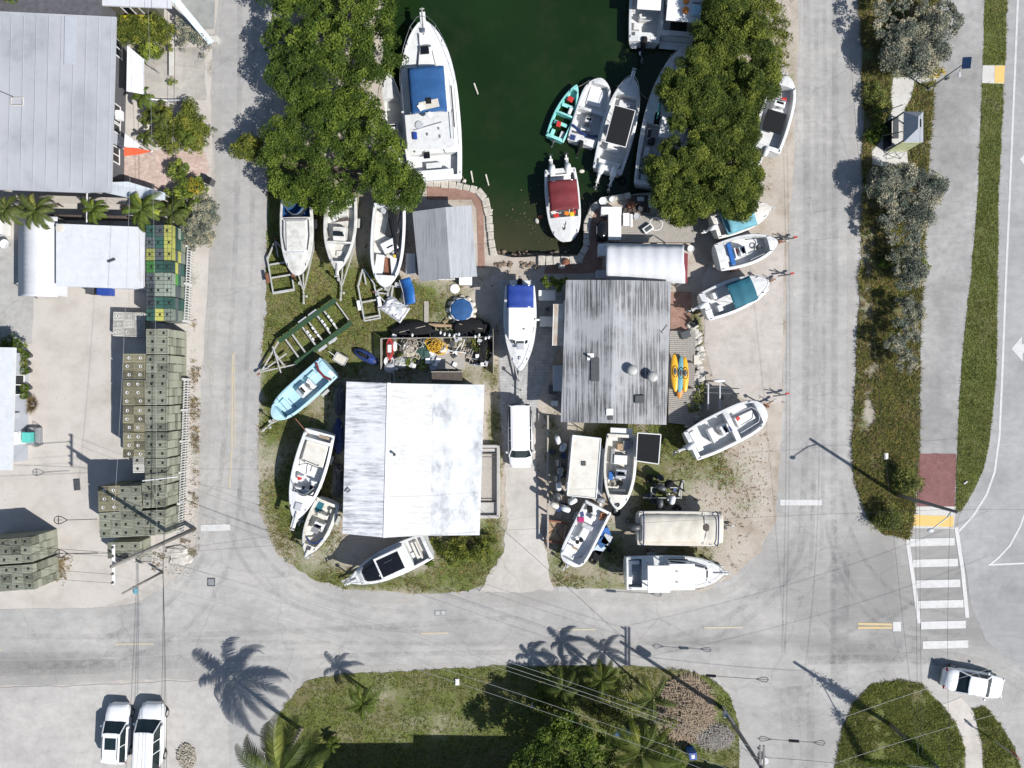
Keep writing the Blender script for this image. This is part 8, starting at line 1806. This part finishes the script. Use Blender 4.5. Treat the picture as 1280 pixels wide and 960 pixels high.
# bins and small things
item('wheelie_bin','black wheeled bin on the street beside the yellow-green shrub','bin',265.5,229,[('body','b',(0,0,.4,.42,.5,.8),'dgrey'),('lid','b',(0,0,.85,.46,.55,.08),'black'),('wheel','c',((-.25,-.34,.1),(-.25,-.28,.1),.1,.1,10),'rubber'),('wheel','c',((-.25,.28,.1),(-.25,.34,.1),.1,.1,10),'rubber')],-20)
item('wheelie_bin','black box bin against the bright white building','bin',121,364,[('body','b',(0,0,.45,.6,.6,.9),'black'),('lid','b',(0,0,.94,.64,.64,.07),'dgrey')])
item('wheelie_bin','blue recycling bin against the bright white building','bin',136.5,365,[('body','b',(0,0,.4,.9,.65,.8),'bluebin'),('lid','b',(0,0,.84,.95,.7,.07),'rblue')])
crate('small red box beside the black bin',114,360,.3,.25,.3,'red')
item('wheelie_bin','blue bin at the bottom edge beside the silver car','bin',862,937,[('body','b',(0,0,.5,.6,.6,.95),'bluep'),('lid','b',(0,0,1.0,.55,.55,.06),'bluebin'),('label_plate','b',(0,0,1.05,.25,.3,.02),'white')],5)
crate('bright blue crate under the thicket at the bottom',772,913,.6,.4,.5,'bluep',-10); crate('teal crate beside the bright blue crate',787,912,.7,.5,.4,'teal')
item('floor_mat','small grey rubber mat alone on the left yard','mat',96.5,606,[('mat','b',(0,0,.03,.5,.85,.05),'dgrey')],4); item('manhole','dark square drain cover in the road at the corner','drain cover',264,727.5,[('cover','b',(0,0,.012,.62,.66,.02),'dgrey'),('grate','b',(0,0,.026,.45,.48,.012),'grey')],0,.012)
item('manhole','pale grated cover in the lower road','drain cover',550.5,766,[('cover','b',(0,0,.01,.95,.42,.016),'grey'),('grate','b',(-.22,0,.022,.3,.3,.012),'galv'),('grate','b',(.22,0,.022,.3,.3,.012),'galv')],0,.012)
crate('white cabinet at the left edge above the canopy',8,285,.7,1.3,1.0,'white')
item('white_dish','white round dish on a stand at the left edge','dish',13,307,[('dish','l',[(.05,.5),(.35,.62),(.36,.66),(.06,.56)],'white'),('stand','t',[(0,0,0),(0,0,.5)],'grey',.04),('arm','t',[(-.8,.8,.5),(0,0,.5)],'dgrey',.03)])
item('fold_ladder','folded grey ladder by the steps of the brick forecourt','ladder',228,186,[('ladder','b',(0,0,.12,1.3,.35,.06),'alu'),('rungs','t',[(-.6,-.1,.18),(.6,.14,.18)],'grey',.02)],20)
crate('white bench box in the planting bed by the shell forecourt',216,128,2.2,.12,.4,'lgrey'); crate('pale gate panel across the top of the garden bed',203,128,1.2,.1,.5,'white',-5)
item('garden_wall','pale low wall strip on the shell forecourt','wall',216,80,[('wall','b',(0,0,.15,.35,2.0,.3),'concp')])
item('rock_cluster','pale rock in the garden bed','rock',186,150,[('rock','e',((0,0,.2),.3,.8,.25,9,6,.2,2),'rock')])
# garden rocks by the road corner
for i,(x,y) in enumerate(((222,690),(226,698))):
    o=MB().blob((0,0,.1),.9,.5,.16,10,6,.25,i+20).build('boulder',MT['rock']); o.location=P(x,y,.0); tag(o,['upper','lower'][i]+' flat pale rock at the road corner beside the fence pole','rock')
item('trap_rack','pale timber pallet behind the pole foot','pallet',184,694,[('deck','b',(0,0,.5,1.3,1.0,.06),'tw'),('slat','b',(0,.4,.56,1.3,.08,.04),'wood'),('slat','b',(0,0,.56,1.3,.08,.04),'wood'),('slat','b',(0,-.4,.56,1.3,.08,.04),'wood')])
for i,(x0,y0,x1,y1) in enumerate(((178,601,222,596),)):
    a2,b2=P(x0,y0,3.6),P(x1,y1,3.6); o=MB().tube([tuple(a2),tuple(b2)],.04,6).build('long_pole',MT['white']); tag(o,'white pole laid across the top of the traps at the gap','pole')
# empty frame trailer by the deck, poles
t=thing('steel_rack','dark steel rack between the deck and the large round-bowed boat','rack',P(895,492)); mb=MB(); L_=[(-1.1,.5,.9),(2.0,.3,.9)]
for y in (.5,.1): mb.bar((-1.2,y,1.0),(1.5,y-.1,1.0),.08,.08)
mb.build('beam',MT['dgrey'],t); mb=MB()
for x in (-.9,0): mb.bar((x,.8,1.05),(x,-1.2,1.05),.10,.08)
mb.build('white_rail',MT['lgrey'],t); mb=MB()
for x in (-.9,.0,1.2): mb.cyl((x,.4,0),(x,.4,1.0),.05,n=6)
mb.build('leg',MT['dgrey'],t); MB().blob((-.1,1.0,1.15),.5,.14,.14,10,6).build('white_float',MT['white'],t,smooth=True)
for x,y,lab in ((988,300,'orange-tipped trailer hitch beside the road, upper'),(984,345,'orange-tipped trailer hitch beside the road, lower'),(978,494,'orange-tipped trailer hitch at the apron corner')):
    item('trailer_hitch',lab,'hitch',x-6,y,[('bar','b',(0,0,.4,1.0,.1,.1),'dgrey'),('arm','t',[(-.6,.3,.45),(.3,0,.4)],'dgrey',.04),('coupler','b',(.6,.05,.42,.3,.14,.12),'red'),('jack','c',((0,.15,0),(0,.15,.7),.04,.04,8),'galv')],8)
for i,(x,y,rz_) in enumerate(((595,111,-70),(590,221,-80),(609,225,-75),(612,268,60))):
    o=MB().cyl((-.45,0,0),(.45,0,.03),.07,.06,10).build('mooring_pole',MT['cream']); o.location=P(x,y,-.80); o.rotation_euler=(0,0,R(rz_)); tag(o,['pale piling stub upright-looking in open water beside the large cruiser','left pale stub near the stern of the large cruiser','right pale stub near the stern of the large cruiser','pale driftwood at the west sea wall'][i],'stub')
    MB().torus((.3,0,.02),.075,.012,10,4,'X').build('rope_ring',MT['grey'],o)
for i,(x,y,m,lab) in enumerate(((727,214,'cream','pale float in the water between the maroon and black-topped boats'),(580,227,'cream','pale fender behind the stern of the large cruiser'),(671,276,'rock','round pale float beside the maroon boat'),(676,271,'rust','brown float beside the maroon boat'),(778,226,'black','black tyre fender under the outboards of the black-topped boat'),(801,67,'white','white marker float behind the boat at the top edge'))):
    o=(MB().torus((0,0,0),.25,.1,14,6) if m=='black' else MB().blob((0,0,0),.24,.16,.13,10,6)).build('float',MT[m],smooth=True); o.location=P(x,y,-.78); o.rotation_euler=(0,0,i); tag(o,lab,'float'); MB().torus((0,0,.1),.05,.012,10,4).build('rope_eye',MT['dgrey'],o)
heap('floating leaf litter on the water beside the maroon boat','floating_leaves',690,262,60,40,130,MT['husk'],.02,.06,.0,.03,9).location.z=-.92
# ropes tying boats
def rope(label,a_,b_,sag=.15): wire(label,P(*a_),P(*b_),sag,.018,'rope','mooring_rope','mooring ropes',8)
rope('mooring rope from the turquoise skiff to the flat-decked skiff',(721,109,-.1),(737,100,0)); rope('mooring rope from the flat-decked skiff to the black-topped boat',(770,107,0),(778,104,.1)); rope('mooring rope from the black-topped boat to the fishing boat',(800,115,.2),(812,125,.4)); rope('stern rope from the large cruiser to the sea wall',(578,220,.6),(585,235,.1))

# ================================================================== LIGHT, CAMERA
EL, AZ = 44.0, math.atan2(-.545, .839)       # the sun stands to the lower right of the picture
sd_ = Vector((math.cos(R(EL))*math.cos(AZ), math.cos(R(EL))*math.sin(AZ), math.sin(R(EL))))
l = D.lights.new('sun', 'SUN'); l.energy = 4.5; l.angle = R(.5); l.color = (1.0,.965,.92)
so = D.objects.new('sun', l); C.objects.link(so); so.rotation_euler = sd_.to_track_quat('Z','Y').to_euler(); so.location = sd_*80
w = D.worlds.new('World'); bpy.context.scene.world = w; w.use_nodes = True; nt = w.node_tree
sk = nt.nodes.new('ShaderNodeTexSky'); sk.sky_type = 'NISHITA'; sk.sun_disc = False; sk.sun_elevation = R(EL); sk.sun_rotation = math.pi/2 - AZ; sk.dust_density = .6
bg = nt.nodes['Background']; bg.inputs[1].default_value = .078; nt.links.new(sk.outputs[0], bg.inputs[0])
cam = D.cameras.new('camera'); co = D.objects.new('camera', cam); C.objects.link(co); co.location = (0,0,H); co.rotation_euler = (0,0,0)
cam.sensor_width = 36; cam.lens = 36*H/80.0; cam.clip_end = 3000; cam.clip_start = .5
sc_ = bpy.context.scene; sc_.camera = co; sc_.render.resolution_x = 1024; sc_.render.resolution_y = 768
sc_.view_settings.view_transform = 'Standard'; sc_.view_settings.look = 'None'; sc_.view_settings.exposure = .50; sc_.view_settings.gamma = 1
sc_.cycles.max_bounces = 5; sc_.cycles.diffuse_bounces = 2; sc_.cycles.glossy_bounces = 2; sc_.cycles.transparent_max_bounces = 24
print('OBJECTS', len(D.objects))
